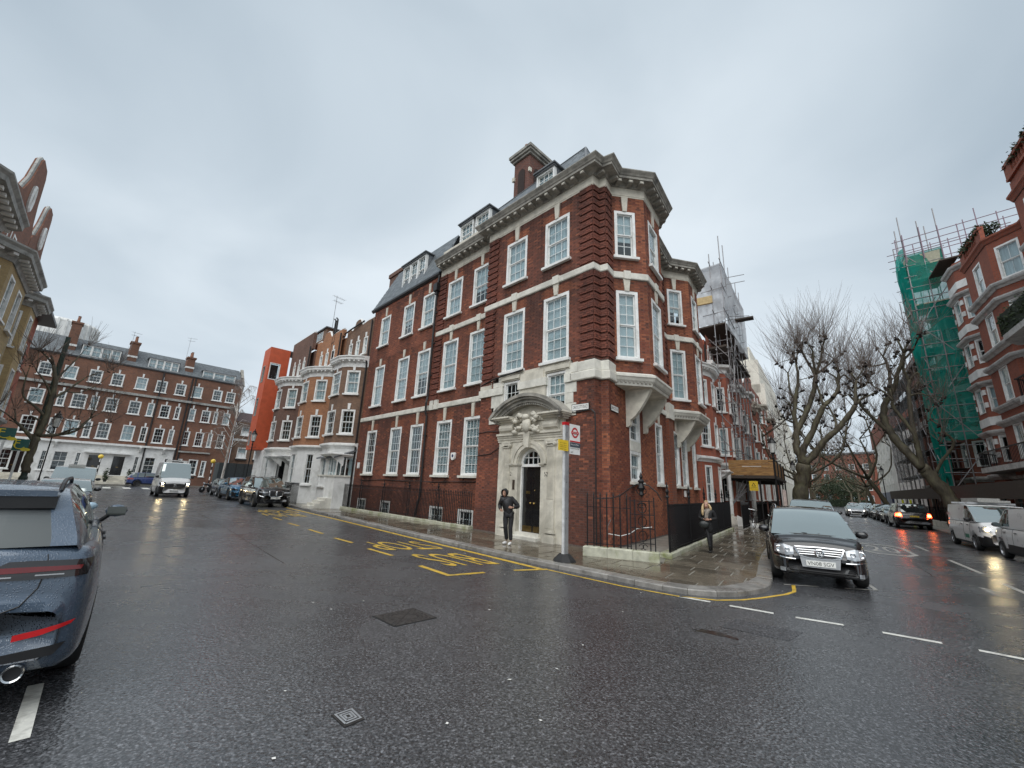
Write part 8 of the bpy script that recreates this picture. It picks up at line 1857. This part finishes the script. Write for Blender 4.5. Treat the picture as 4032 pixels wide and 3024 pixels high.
pollard('forked pollarded plane tree before the white shop house', P2(-14.1,68), 13.5, 33, (-.3,.0), .38, 5, 18, 2.4)
fl_ = ['bare plane tree further along the near pavement','bare plane tree halfway down the near pavement','bare plane tree far down the near pavement','bare plane tree past the white shop house','bare plane tree far down the far pavement','bare plane tree standing before the far brick block','bare plane tree beside the far hedge','bare plane tree left of the far hedge','bare thin tree behind the far hedge']
for i, (a, b, h) in enumerate(((-5.9,54,13),(-6.8,74,13),(-7.8,98,13),(-14.9,86,13),(-15.8,108,13),(-17,140,14),(-12.5,160,13),(-8.8,150,14),(-20,160,13))):
    pollard(fl_[i], P2(a,b), h, 40+i, (0,0), .36, 5, 12 if b > 70 else 16, 2.4)
# evergreen mass at the street end
for i, (a, b, s_) in enumerate(((-15.5,156,5.0),(-18,150,4.2),(-12,166,4.5))):
    p = P2(a,b); t = thing('evergreen_tree', ['round dark evergreen tree above the far hedge','smaller evergreen tree right of the round one behind the hedge','evergreen tree behind the far hedge near the red block'][i], 'tree', TR(p.x,p.y,.1)); MB().tube([(0,0,0),(0,0,s_)], .25, 6).build('trunk', BARK, t); rr = random.Random(i); m = MB()
    for k in range(2600):
        d = Vector((rr.gauss(0,1),rr.gauss(0,1),rr.gauss(0,.8))).normalized()*s_*(rr.random()**.4)*(.8+.3*fbm(rr.random()*9,i)); c = Vector((0,0,s_*1.15))+d; a_ = Vector((rr.gauss(0,1),rr.gauss(0,1),rr.gauss(0,1))).normalized(); b_ = a_.orthogonal().normalized()*.22; c2 = a_.cross(b_.normalized())*.14; m.add([c-b_,c+c2,c+b_,c-c2],[(0,1,2,3)])
    tag(m.build('crown', mk('evergreen_leaf', (.03,.045,.018), .7, var=.4) if 'evergreen_leaf' not in MAT else MAT['evergreen_leaf'], t), kind='stuff')
# left: spreading bare tree by the yellow mansion, birch by the crossing
TZ = lambda p: (p[0]*.6028, 1100+p[1]*.6028)
bT = P1(22.5,14.3)
LT = [([(160,1260),(190,1160),(225,1060),(240,1020)],.30,.26,0),([(240,1020),(300,900),(340,780),(360,660),(350,560)],.26,.13,2),([(225,1060),(160,985),(100,925)],.17,.09,2),([(240,1020),(380,1015),(500,985),(590,905)],.16,.07,2),([(300,900),(230,830),(150,760),(170,640)],.13,.05,2),([(340,780),(430,730),(560,640)],.13,.05,2),([(380,1015),(470,980),(600,960)],.1,.05,1),([(340,780),(300,680),(240,600)],.11,.05,2),([(500,985),(560,930),(640,880)],.08,.04,1),([(430,730),(520,740),(640,690)],.07,.04,1),([(360,660),(430,590),(520,500)],.09,.04,1)]
KNOB[0] = .35
tree_from('spreading bare street tree before the white ground floor of the terrace', bT, px_limbs(bT, TZ, LT, 5, .5), 14, 12, 1.5, thin=.55)
bB = P1(42.5,2.4); T = thing('birch_tree', 'slender white-barked birch beside the zebra crossing', 'tree', TR(bB.x,bB.y,.08)); r = random.Random(7); tr = MB(); tr.smooth = True; tw = MB()
st = smoothline([Vector(p) for p in ((0,0,0),(.05,.05,2.2),(.1,.0,4.2),(.25,-.1,6.5),(.2,.1,9.0),(.3,.1,10.6))],4); tr.tube(st, [.13-.115*i/(len(st)-1) for i in range(len(st))], 8)
for k in range(42):
    i = r.randrange(6,len(st)); p = st[i]; a = r.random()*6.28; L_ = r.uniform(1.2,3.0)*(1.15-i/len(st)*.5); e1 = p+Vector((math.cos(a)*L_*.5,math.sin(a)*L_*.5,L_*.6)); e2 = e1+Vector((math.cos(a)*L_*.45,math.sin(a)*L_*.45,-L_*.1)); tr.tube([p,e1,e2],[.035,.022,.01],5)
    for q in range(26):
        f_ = r.random(); s0 = e1.lerp(e2,f_); e = s0+Vector((r.gauss(0,.25),r.gauss(0,.25),-r.uniform(.2,1.0))); tw.tube([s0,s0.lerp(e,.5)+Vector((r.gauss(0,.08),r.gauss(0,.08),.15)),e],[.008,.007,.004],3,cap=False)
tr.build('trunk', BIRCH, T); tag(tw.build('crown', mk('birch_twig', (.22,.19,.17), .8), T), kind='stuff')
# ------------------------------------------------------------------ people
def skin_mesh(name, chains, mats, sub=2, root=0):
    """chains: list of [(x,y,z,rx,ry?)...]; shared points (same key) are welded"""
    idx = {}; vs = []; es = []; rad = []
    for ch in chains:
        prev = None
        for p in ch:
            k = (round(p[0],4),round(p[1],4),round(p[2],4))
            if k not in idx: idx[k] = len(vs); vs.append(k); rad.append((p[3], p[4] if len(p) > 4 else p[3]))
            if prev is not None and prev != idx[k]: es.append((prev, idx[k]))
            prev = idx[k]
    me = bpy.data.meshes.new(name); me.from_pydata(vs, es, []); o = bpy.data.objects.new('t', me)
    o.modifiers.new('s', 'SKIN'); sd_ = o.modifiers.new('b', 'SUBSURF'); sd_.levels = sub; sd_.render_levels = sub
    if not me.skin_vertices: 
        bm2 = bmesh.new(); bm2.from_mesh(me); bm2.verts.layers.skin.verify(); bm2.to_mesh(me); bm2.free()
    for i, sv in enumerate(me.skin_vertices[0].data): sv.radius = rad[i]; sv.use_root = (i == root)
    out = evaluated(o)
    out.materials.clear(); out.materials.append(mats); out.polygons.foreach_set('use_smooth', [True]*len(out.polygons)); out.name = name; return out
SKIN = mk('skin', (.42,.24,.17), .55, var=.06); BLKCL = mk('black_padded_cloth', (.014,.014,.016), .55, var=.3, nscale=14, bump=.5, bscale=22); BLKTR = mk('black_trousers', (.013,.013,.015), .7, var=.35, nscale=10, bump=.4, bscale=30); WSHOE = mk('white_trainers', (.66,.65,.64), .5, var=.08); BLON = mk('blonde_hair', (.50,.36,.19), .5, var=.28, nscale=18, vs=(3,3,.6)); SCARF = mk('grey_brown_scarf', (.22,.19,.16), .85, var=.4, nscale=16, bump=.4); BOOT = mk('black_boots', (.012,.012,.012), .25)
def hand(parent, p, q, side, curl=.6, s=1.0):
    """palm from wrist p towards q, four fingers and thumb"""
    p, q = Vector(p), Vector(q); d = (q-p).normalized(); up = Vector((0,0,1)); n = d.cross(up).normalized()*side; b = n.cross(d).normalized()*side; ch = []
    c0 = p; c1 = p+d*.045*s; ch.append([(*c0,.022*s),(*c1,.030*s,.018*s)])
    for k in range(4):
        off = b*((k-1.5)*.019*s); L = (.062,.072,.068,.052)[k]*s; r0 = c1+d*.03*s+off; k1 = r0+d*L*.45-n*L*.25*curl; k2 = k1+d*L*.3-n*L*.45*curl; ch.append([(*c1,.030*s,.018*s),(*r0,.0095*s),(*k1,.0085*s),(*k2,.007*s)])
    t0 = p+d*.02*s; t1 = t0+b*(-.035*s)+d*.02*s; t2 = t1+d*.032*s-n*.008*s; ch.append([(*c0,.022*s),(*t1,.011*s),(*t2,.009*s)])
    return link('hand', skin_mesh('hand', ch, SKIN, 1), parent)
def head(parent, c, s=1.0, yaw=0.0, pitch=0.0):
    T = Matrix.Translation(c) @ Matrix.Rotation(yaw,4,'Z') @ Matrix.Rotation(pitch,4,'X')
    ch = [[(0,.0,-.14,.048),(0,-.005,-.075,.058,.07),(0,-.012,-.03,.068,.082),(0,.0,.03,.074,.092),(0,.01,.085,.06,.075),(0,.01,.11,.035)], [(0,-.012,-.03,.068,.082),(0,-.098,-.028,.012),(0,-.112,-.04,.013)]]
    o = link('head', skin_mesh('head', [[(x*s,y*s,z*s,*[r*s for r in rr]) for x,y,z,*rr in k] for k in ch], SKIN, 2), parent, T)
    for sx in (-1,1):
        MB().ball((sx*.030*s,-.083*s,.012*s), .011*s, 8).build('eye', mk('eye_dark', (.03,.025,.02), .2) if 'eye_dark' not in MAT else MAT['eye_dark'], o); MB().ball((sx*.076*s,.012*s,-.01*s), .026*s, 8, sc=(.4,.8,1.2)).build('ear', SKIN, o); MB().box(sx*.030*s-.018*s,sx*.030*s+.018*s,-.088*s,-.08*s,.03*s,.036*s).build('brow', MAT['eye_dark'], o)
    MB().box(-.024*s,.024*s,-.092*s,-.084*s,-.076*s,-.069*s).build('mouth', mk('lips', (.30,.10,.09), .5) if 'lips' not in MAT else MAT['lips'], o); return o
# man in a hooded jacket by the doorcase
PM = thing('person', 'person in a black hooded padded jacket and white trainers passing the stone doorcase', 'person', TR(.07,13.45,.1,R(-6)))
pel, che, nek = (0,0,.93), (-.05,-.02,1.22), (-.10,-.04,1.42)
Lsh, Rsh = (-.23,-.03,1.37), (.09,.03,1.38); Lel, Rel = (-.30,.06,1.15), (.30,.05,1.14); Lwr, Rwr = (-.25,-.14,1.03), (.13,-.19,1.12); Lhi, Rhi = (-.09,-.01,.90), (.09,.0,.90); Lkn, Rkn = (-.08,-.05,.52), (.07,-.02,.51); Lan, Ran = (-.04,.10,.10), (.10,.0,.09)
def body(parent, k=1.0, legs=True): return link('body', skin_mesh('body', [[(*pel,.12*k,.09*k),(*che,.13*k,.09*k),(*nek,.055)],[(*che,.13*k,.09*k),(*Lsh,.05),(*Lel,.038),(*Lwr,.027)],[(*che,.13*k,.09*k),(*Rsh,.05),(*Rel,.038),(*Rwr,.027)],[(*pel,.12*k,.09*k),(*Lhi,.075),(*Lkn,.048),(*Lan,.033)],[(*pel,.12*k,.09*k),(*Rhi,.075),(*Rkn,.048),(*Ran,.033)]], SKIN, 1), parent)
body(PM)
def mid(a, b, f=.5, dz=0): return tuple(a[i]+(b[i]-a[i])*f+(dz if i == 2 else 0) for i in range(3))
link('jacket', skin_mesh('jacket', [[(-.01,0,.84,.165,.125),(*mid(pel,che,.35),.175,.135),(*che,.195,.145),(*mid(che,nek,.7),.14,.11),(*nek,.085)],[(*che,.195,.145),(*Lsh,.088),(*mid(Lsh,Lel),.082),(*Lel,.074),(*mid(Lel,Lwr,.6),.060),(*mid(Lel,Lwr,.92),.048)],[(*che,.195,.145),(*Rsh,.088),(*mid(Rsh,Rel),.082),(*Rel,.074),(*mid(Rel,Rwr,.6),.060),(*mid(Rel,Rwr,.92),.048)]], BLKCL, 2), PM)
link('trousers', skin_mesh('trousers', [[(*pel,.135,.11),(*Lhi,.098),(*mid(Lhi,Lkn),.090),(*Lkn,.075),(*mid(Lkn,Lan,.5),.070),(*mid(Lkn,Lan,.92),.058)],[(*pel,.135,.11),(*Rhi,.098),(*mid(Rhi,Rkn),.090),(*Rkn,.075),(*mid(Rkn,Ran,.5),.070),(*mid(Rkn,Ran,.92),.058)]], BLKTR, 2), PM)
for a, tip in ((Lan,(-.16,.02,.035)),(Ran,(.05,-.20,.03))):
    link('shoe', skin_mesh('shoe', [[(a[0],a[1]+.03,.055,.045),(a[0]*.6+tip[0]*.4,a[1]*.6+tip[1]*.4,.05,.046,.05),(*tip,.04,.03)]], WSHOE, 2), PM)
hd = head(PM, (-.135,-.075,1.545), 1.0, R(-24), R(16))
m = MB(); m.smooth = True
T = Matrix.Translation((-.125,-.045,1.565)) @ Matrix.Rotation(R(-24),4,'Z') @ Matrix.Rotation(R(16),4,'X')
vs = []; nA, nB = 16, 9
for i in range(nA+1):
    a = R(-150+300*i/nA)
    for j in range(nB+1):
        f_ = j/nB; rr = .118*(1-.12*f_)*(math.sin(min(1,.15+f_*.98)*PI*.98)**.35 if f_ > .02 else .95); y = -.115+.25*f_; vs.append((math.sin(a)*rr*.92, y, math.cos(a)*rr*1.12*(1 if f_ < .6 else 1-(f_-.6)*.8)+.005))
m.add(vs, [(i*(nB+1)+j,(i+1)*(nB+1)+j,(i+1)*(nB+1)+j+1,i*(nB+1)+j+1) for i in range(nA) for j in range(nB)]); ho = m.build('hood', BLKCL, PM, T); so_ = ho.modifiers.new('solid','SOLIDIFY'); so_.thickness = .016
link('collar', skin_mesh('collar', [[(-.10,-.03,1.38,.10,.09),(-.115,-.05,1.46,.092,.09)]], BLKCL, 2), PM)
hand(PM, Lwr, (-.20,-.22,1.02), 1, .8); hand(PM, Rwr, (.02,-.24,1.13), -1, .3)
# woman with blonde hair on the side pavement
PW = thing('person', 'person with long blonde hair, scarf and black coat holding a dark bag', 'person', TR(6.43,13.65,.1,R(-24)))
pel, che, nek = (0,0,.88), (.02,.0,1.12), (.0,.0,1.31); Lsh, Rsh = (-.15,.0,1.26), (.18,.0,1.26); Lel, Rel = (-.22,.02,1.02), (.25,.02,1.02); Lwr, Rwr = (-.07,-.18,.99), (.07,-.20,1.0); Lhi, Rhi = (-.07,0,.86), (.07,0,.86); Lkn, Rkn = (.0,-.06,.49), (.07,.0,.48); Lan, Ran = (.03,-.05,.10), (.06,.10,.11)
body(PW, .9)
link('coat', skin_mesh('coat', [[(.05,.02,.55,.13,.10),(.03,.01,.72,.165,.125),(*pel,.155,.12),(*che,.155,.115),(*mid(che,nek,.7),.11,.09),(*nek,.07)],[(*che,.155,.115),(*Lsh,.075),(*mid(Lsh,Lel),.07),(*Lel,.062),(*mid(Lel,Lwr,.85),.048)],[(*che,.155,.115),(*Rsh,.075),(*mid(Rsh,Rel),.07),(*Rel,.062),(*mid(Rel,Rwr,.85),.048)]], mk('black_wool_coat', (.011,.011,.012), .8, bump=.3), 2), PW)
link('leggings', skin_mesh('leggings', [[(*pel,.12,.10),(*Lhi,.085),(*mid(Lhi,Lkn),.075),(*Lkn,.058),(*mid(Lkn,Lan,.45),.055),(*Lan,.04)],[(*pel,.12,.10),(*Rhi,.085),(*mid(Rhi,Rkn),.075),(*Rkn,.058),(*mid(Rkn,Ran,.45),.055),(*Ran,.04)]], BLKTR, 2), PW)
for a, tip in ((Lan,(.0,-.20,.03)),(Ran,(.05,-.02,.03))): link('boot', skin_mesh('boot', [[(*mid(a,Lkn if a is Lan else Rkn,.4),.055),(a[0],a[1],.10,.048),(a[0],a[1]+.02,.045,.042),(*tip,.036,.03)]], BOOT, 2), PW)
head(PW, (-.0,-.03,1.435), .96, R(-8), R(8))
link('hair', skin_mesh('hair', [[(0,.03,1.545,.06,.07),(0,.05,1.48,.105,.08),(0,.07,1.38,.11,.06),(0,.07,1.28,.10,.05)],[(0,.05,1.48,.105,.08),(-.085,-.02,1.44,.035),(-.115,-.05,1.33,.042),(-.12,-.08,1.2,.040),(-.11,-.09,1.10,.025)],[(0,.05,1.48,.105,.08),(.085,-.02,1.44,.033),(.12,-.03,1.35,.04),(.13,-.02,1.27,.03)],[(0,.03,1.545,.06,.07),(0,-.05,1.53,.055,.035)]], BLON, 2), PW)
link('scarf', skin_mesh('scarf', [[(-.07,-.06,1.28,.05),(0,-.10,1.25,.055),(.08,-.05,1.28,.05),(.06,.06,1.30,.045),(-.06,.06,1.30,.045)],[(0,-.10,1.25,.055),(-.01,-.14,1.12,.06,.03),(-.03,-.15,1.0,.055,.025)]], SCARF, 2), PW)
hand(PW, Lwr, (.0,-.23,1.0), 1, .7, .9); hand(PW, Rwr, (-.02,-.24,1.01), -1, .7, .9)
bg_ = thing('handbag', 'dark round-bottomed handbag held by the blonde person', 'bag', PW.matrix_world @ Matrix.Translation((-.10,-.17,.74)))
m = MB(); m.smooth = True; m.ball((0,0,.10), 1, 14, sc=(.16,.06,.115)); m.build('bag_body', mk('dark_bag_leather', (.02,.024,.023), .4), bg_); MB().tube([(-.13,0,.15),(-.07,-.01,.26),(.05,-.01,.27),(.13,0,.15)], .009, 5).build('strap', BOOT, bg_)
# ------------------------------------------------------------------ bus stop
BP = Vector((1.5,10.95)); BS = thing('bus_stop', 'bus stop pole with red roundel flag and yellow notice on a rubber base', 'bus stop', TR(BP.x,BP.y,.1,ROT1))
MB().prism([(.30*math.cos(k*PI/4+.39),.30*math.sin(k*PI/4+.39)) for k in range(8)],0,.05,top=[(.27*math.cos(k*PI/4+.39),.27*math.sin(k*PI/4+.39)) for k in range(8)]).prism([(.27*math.cos(k*PI/4+.39),.27*math.sin(k*PI/4+.39)) for k in range(8)],.05,.17,top=[(.14*math.cos(k*PI/4+.39),.14*math.sin(k*PI/4+.39)) for k in range(8)]).build('base', RUBBER, BS)
MB().box(-.05,.05,-.085,.06,.15,3.42).build('pole', ALU, BS); MB().box(-.03,.03,.061,.085,.15,3.42).build('pole_strip', mk('pale_grey_strip', (.62,.63,.63), .4), BS); MB().box(-.055,.055,-.09,.09,3.42,3.50).build('cap', mk('bus_red', (.50,.02,.025), .35), BS)
BR = MAT['bus_red']; fx = -.052
def fl(name, y0, y1, z0, z1, mat, d=.0, parent=None): return MB().box(fx-.012-d,fx-d,y0,y1,z0,z1).build(name, mat, parent or BS)
flag = fl('flag', -.56, -.10, 2.66, 3.47, SIGNW)
fl('red_bar', -.555, -.105, 2.985, 3.02, BR, .012, flag); fl('grey_panel', -.555, -.105, 2.855, 2.97, mk('slate_panel', (.06,.075,.095), .4), .012, flag)
def facetext(name, body, w, h, yl, z, mat, parent, d): return text_obj(name, body, w, h, mat, parent, Matrix(((0,0,-1,fx-d),(-1,0,0,yl),(0,1,0,z),(0,0,0,1))))
m = MB(); m.lathe([(.095,0),(.145,0)], 28, Matrix.Translation((fx-.0135,-.33,3.245)) @ Matrix.Rotation(R(-90),4,'Y')); m.build('roundel', BR, flag); fl('roundel_bar', -.50, -.16, 3.215, 3.275, BR, .014, flag)
facetext('flag_lettering', 'BUS STOP', .28, .032, -.19, 3.229, SIGNW, flag, .0275); facetext('flag_lettering', 'Draycott Place', .36, .05, -.13, 2.89, SIGNW, flag, .0255); facetext('flag_lettering', 'towards Knightsbridge', .38, .04, -.13, 2.79, BLACKP, flag, .0135); facetext('flag_lettering', '360', .10, .05, -.14, 2.69, BLACKP, flag, .0135)
nt_ = MB().box(fx-.03,fx-.018,-.02,.40,2.72,3.0).build('yellow_notice', SIGNY, BS); 
for k, tx in enumerate(('No stopping','Your bus','8.30am-6.30pm','except buses')): text_obj('notice_lettering', tx, .26, .035, BLACKP, nt_, Matrix(((0,0,-1,fx-.031),(-1,0,0,.33),(0,1,0,2.90-k*.052),(0,0,0,1))))
for z in (1.0,1.9,3.2): MB().box(-.052,-.05,-.02,.02,z,z+.04).build('bracket', GALV, BS)
# ------------------------------------------------------------------ lamp posts
def lamp_post(label, p, h, lit=False, thin=False):
    t = thing('street_lamp', label, 'street lamp', TR(p.x,p.y,.1)); s = .7 if thin else 1.0
    MB().lathe([(.17*s,0),(.17*s,.12),(.12*s,.2),(.11*s,.9),(.08*s,1.0),(.05*s,1.15),(.045*s,h-1.35),(.07*s,h-1.3),(.05*s,h-1.2),(.04*s,h-1.05)], 10).build('column', IRON, t)
    hd_ = MB().lathe([(.10,h-1.05),(.13,h-1.0),(.14,h-.98)], 8).build('cradle', IRON, t); MB().lathe([(.14,h-.98),(.21,h-.42),(.205,h-.42),(.135,h-.98)], 8).build('lantern_glass', mk('lantern_glass', (.62,.63,.60), .15, coat=.5) if 'lantern_glass' not in MAT else MAT['lantern_glass'], hd_)
    MB().lathe([(.25,h-.42),(.24,h-.38),(.12,h-.22),(.13,h-.16),(.05,h-.1),(.02,h+.06)], 8).build('lantern_roof', IRON, hd_)
    for k in range(4): a = k*PI/2; MB().tube([(.14*math.cos(a),.14*math.sin(a),h-.98),(.21*math.cos(a),.21*math.sin(a),h-.42)], .012, 4).build('lantern_bar', IRON, hd_)
    MB().tube([(-.35,0,h-1.5),(.35,0,h-1.5)], .018, 5).build('ladder_bar', IRON, t); return t
lamp_post('black lantern lamp post beside the timber gantry', P2(-4.25,17.6), 5.35); lamp_post('black lantern lamp post beside the tall plane tree', P2(-5.0,39.5), 5.5); lamp_post('black lantern lamp post before the dark brick bow-fronted house', P1(33.0,2.35), 5.6); lamp_post('thin black lamp post by the white terrace railings', P1(31.0,13.7), 5.2, thin=True); lamp_post('black lantern lamp post on the far pavement by the grey net', P2(-14.0,58), 6.0)
sgp = P1(23.9,13.75); t = thing('telegraph_post', 'tall dark green pole beside the spreading bare tree', 'pole', TR(sgp.x,sgp.y,.1)); MB().lathe([(.16,0),(.16,1.2),(.12,1.3),(.10,8.5)], 10).build('shaft', mk('dark_green_pole', (.03,.05,.04), .5), t); MB().box(-.02,.02,-.14,-.12,1.6,3.2).build('white_plate', WHITE, t)
# belisha beacons
YG = mk('amber_globe', (.80,.55,.05), .35, coat=.5)
def beacon(label, p):
    t = thing('belisha_beacon', label, 'crossing beacon', TR(p.x,p.y,.1)); m = MB()
    for k in range(8): MB().lathe([(.05,k*.36),(.05,k*.36+.36)], 10).build('band', (WHITE if k % 2 else IRON), t)
    m = MB(); m.smooth = True; m.ball((0,0,3.1), .24, 14); m.build('globe', YG, t); return t
wB = on_plane(383,1850,P1(57,0),n1)[0]; beacon('amber globe crossing beacon before the black terrace door', P1(57,wB)); beacon('amber globe crossing beacon beside the birch', P1(48.0,2.5))
# letting boards
GB_ = mk('dark_green_board', (.012,.10,.085), .4); YF = mk('board_yellow', (.72,.58,.03), .4)
def board(label, x, yb, yt, ytop, xl, xr, u):
    b0 = P1(u,0); w0, z0 = on_plane(x, yb, b0, n1); wl = on_plane(xl, (yt+ytop)/2, b0, n1)[0]; wr = on_plane(xr, (yt+ytop)/2, b0, n1)[0]; zt = on_plane(x, ytop, b0, n1)[1]; zl = on_plane(x, yt, b0, n1)[1]
    t = thing('letting_board', label, 'sign', TR(*P1(u,(wl+wr)/2),.1,ROT1)); W_ = abs(wl-wr); h = zt-zl
    MB().box(-.03,.03,-.04,.04,0,zl).build('post', WHITE, t); bd = MB().box(-.02,.02,-W_/2,W_/2,zl,zt).build('panel', GB_, t)
    text_obj('letter', 'F', W_*.32, h*.55, YF, bd, Matrix(((0,0,-1,-.022),(-1,0,0,W_*.40),(0,1,0,zl+h*.36),(0,0,0,1))))
    MB().tube([(-.024, W_*(.05-.38*math.cos(a)), zl+h*(.56-.40*math.sin(a))) for a in [R(35+k*12) for k in range(13)]], .022, 5).build('swoosh', YF, bd)
    MB().lathe([(.001,0),(.11,0)], 16, Matrix.Translation((-.022,-W_*.36,zl+h*.12)) @ Matrix.Rotation(R(-90),4,'Y') @ Matrix.Diagonal((.7,1.4,1,1))).build('badge', YF, bd)
board('dark green letting board with yellow F on a white post', 55, 1868, 1782, 1735, 112, 47, 22.5); board('second dark green letting board higher behind the first', 20, 1868, 1741, 1692, 60, -18, 21.0)
# bicycle
def bicycle(label, M):
    t = thing('bicycle', label, 'bicycle', M)
    for x in (-.52,.52):
        w_ = MB(); w_.lathe([(.325,-.016),(.345,-.012),(.35,0),(.345,.012),(.325,.016),(.325,-.016)], 26); q = w_.build('wheel', RUBBER, t, Matrix.Translation((x,0,.35)) @ Matrix.Rotation(R(90),4,'X')); MB().lathe([(.318,-.01),(.318,.01),(.305,.01),(.305,-.01),(.318,-.01)], 26).build('rim', CHROME, q)
        m = MB()
        for k in range(12): a = k*PI/6; m.tube([(0,0,.02 if k % 2 else -.02),(.31*math.cos(a),.31*math.sin(a),0)], .0025, 3)
        tag(m.build('spokes', CHROME, q), kind='stuff')
    fr_ = [((-.52,0,.35),(-.08,0,.32)),((-.08,0,.32),(-.20,0,.85)),((-.20,0,.85),(-.52,0,.35)),((-.17,0,.75),(.36,0,.80)),((-.08,0,.32),(.38,0,.70)),((.52,0,.35),(.34,0,.92))]
    m = MB(); 
    for a, b in fr_: m.tube([a,b], .017, 6)
    m.build('frame', mk('bike_frame', (.03,.03,.033), .35), t); MB().tube([(.34,0,.92),(.33,0,1.02)], .014, 6).tube([(.25,-.28,1.06),(.34,-.2,1.03),(.34,.2,1.03),(.25,.28,1.06)], .013, 6).build('handlebar', CHROME, t)
    m = MB(); m.smooth = True; m.ball((-.24,0,.93), 1, 10, sc=(.14,.07,.04)); m.build('saddle', RUBBER, t); MB().lathe([(.001,.02),(.09,.02),(.09,-.02)], 14, Matrix.Translation((-.08,-.03,.32)) @ Matrix.Rotation(R(90),4,'X')).build('crank', CHROME, t); MB().box(-.12,.0,-.14,-.04,.30,.33).build('pedal', RUBBER, t); return t
p = P2(-2.75,17.0); bicycle('dark bicycle leaning at the railing past the long black fence', TR(p.x,p.y,.1,math.atan2(d2.y,d2.x)+.35) @ Matrix.Rotation(R(8),4,'X'))
# parked motorcycles
def motorcycle(label, M, col):
    t = thing('motorcycle', label, 'motorcycle', M)
    for x, r_ in ((-.62,.29),(.66,.29)):
        w_ = MB(); w_.smooth = True; w_.lathe([(.17,-.06),(.25,-.065),(.29,-.03),(.29,.03),(.25,.065),(.17,.06)], 22); q = w_.build('wheel', TYRE, t, Matrix.Translation((x,0,.29)) @ Matrix.Rotation(R(90),4,'X')); MB().lathe([(.001,.03),(.17,.04),(.17,-.04)], 16).build('rim', ALLOY_D, q)
    link('bodywork', skin_mesh('bodywork', [[(-.75,0,.72,.10),(-.4,0,.74,.13,.10),(-.05,0,.68,.14,.10),(.2,0,.78,.13,.12),(.48,0,.82,.12,.10),(.62,0,.72,.07)],[(-.05,0,.68,.14,.10),(-.1,0,.42,.15,.12),(.25,0,.42,.12,.10)]], col, 2), t)
    link('seat', skin_mesh('seat', [[(-.72,0,.83,.09,.04),(-.3,0,.82,.11,.045),(.0,0,.80,.10,.04)]], RUBBER, 2), t); MB().tube([(.66,0,.29),(.50,0,.95)], .03, 6).build('fork', CHROME, t); MB().tube([(.42,-.34,1.06),(.48,0,1.0),(.42,.34,1.06)], .016, 6).build('handlebar', IRON, t); MB().ball((.60,0,.92), .085, 10, sc=(.7,1,1)).build('headlight', LENS, t, None, True); MB().box(.46,.60,-.2,.2,1.0,1.32).build('windshield', CARG, t) if False else None; MB().tube([(-.2,.16,.3),(-.8,.18,.38)], .045, 8).build('exhaust', CHROME, t); return t
for u, w, lb, an in ((44.6,2.9,'black motorcycle standing by the crossing near the birch',.4),(45.6,2.2,'second black motorcycle behind the one by the birch',.6),(26.5,13.0,'motorcycle parked at the foot of the spreading bare tree',.2)):
    q = P1(u,w); motorcycle(lb, TR(q.x,q.y,0 if w < 3 else 0,ROT1+PI/2+an), BLK)
# dark site box beside the birch
q = P1(48.5,.4); t = thing('site_box', 'dark grey boarded box beside the birch with a blue bin in front', 'hoarding', TR(q.x,q.y,.1,ROT1)); DG = mk('dark_grey_panel', (.035,.045,.048), .5); MB().box(-1.2,1.2,-1.6,1.6,0,3.0).build('panels', DG, t)
for y in (-.8,.0,.8): MB().box(-1.23,-1.2,y-.02,y+.02,0,3.0).build('panel_joint', TRIM, t)
q = P1(46.8,.9); t = thing('wheeled_bin', 'blue wheeled bin before the dark grey box', 'bin', TR(q.x,q.y,.1,ROT1)); MB().prism([(-.3,-.55),(.3,-.55),(.3,.55),(-.3,.55)],.1,1.0,top=[(-.38,-.65),(.38,-.65),(.38,.65),(-.38,.65)]).build('body', mk('blue_bin', (.02,.06,.22), .45), t); MB().box(-.4,.4,-.67,.67,1.0,1.08).build('lid', MAT['blue_bin'], t)
# traffic bollard-like sign on the far left pavement and potted shrubs at the terrace door
for k, (s_, o_) in enumerate(((tpos((850,1230))[0],1.0),(tpos((700,1230))[0],1.0))):
    a = FT.p+FT.d*s_+FT.o*o_; t = thing('potted_shrub', 'clipped cone shrub in a pot beside the terrace steps', 'shrub', TR(a.x,a.y,.1), 'cone shrubs at the terrace door'); MB().lathe([(.2,0),(.28,.5),(.001,.5)], 10).build('pot', RUBBER, t); leafbox(t, 'foliage', Matrix.Translation((0,0,.5)), .22, .22, 1.5, 260, 5+k, r=.09)
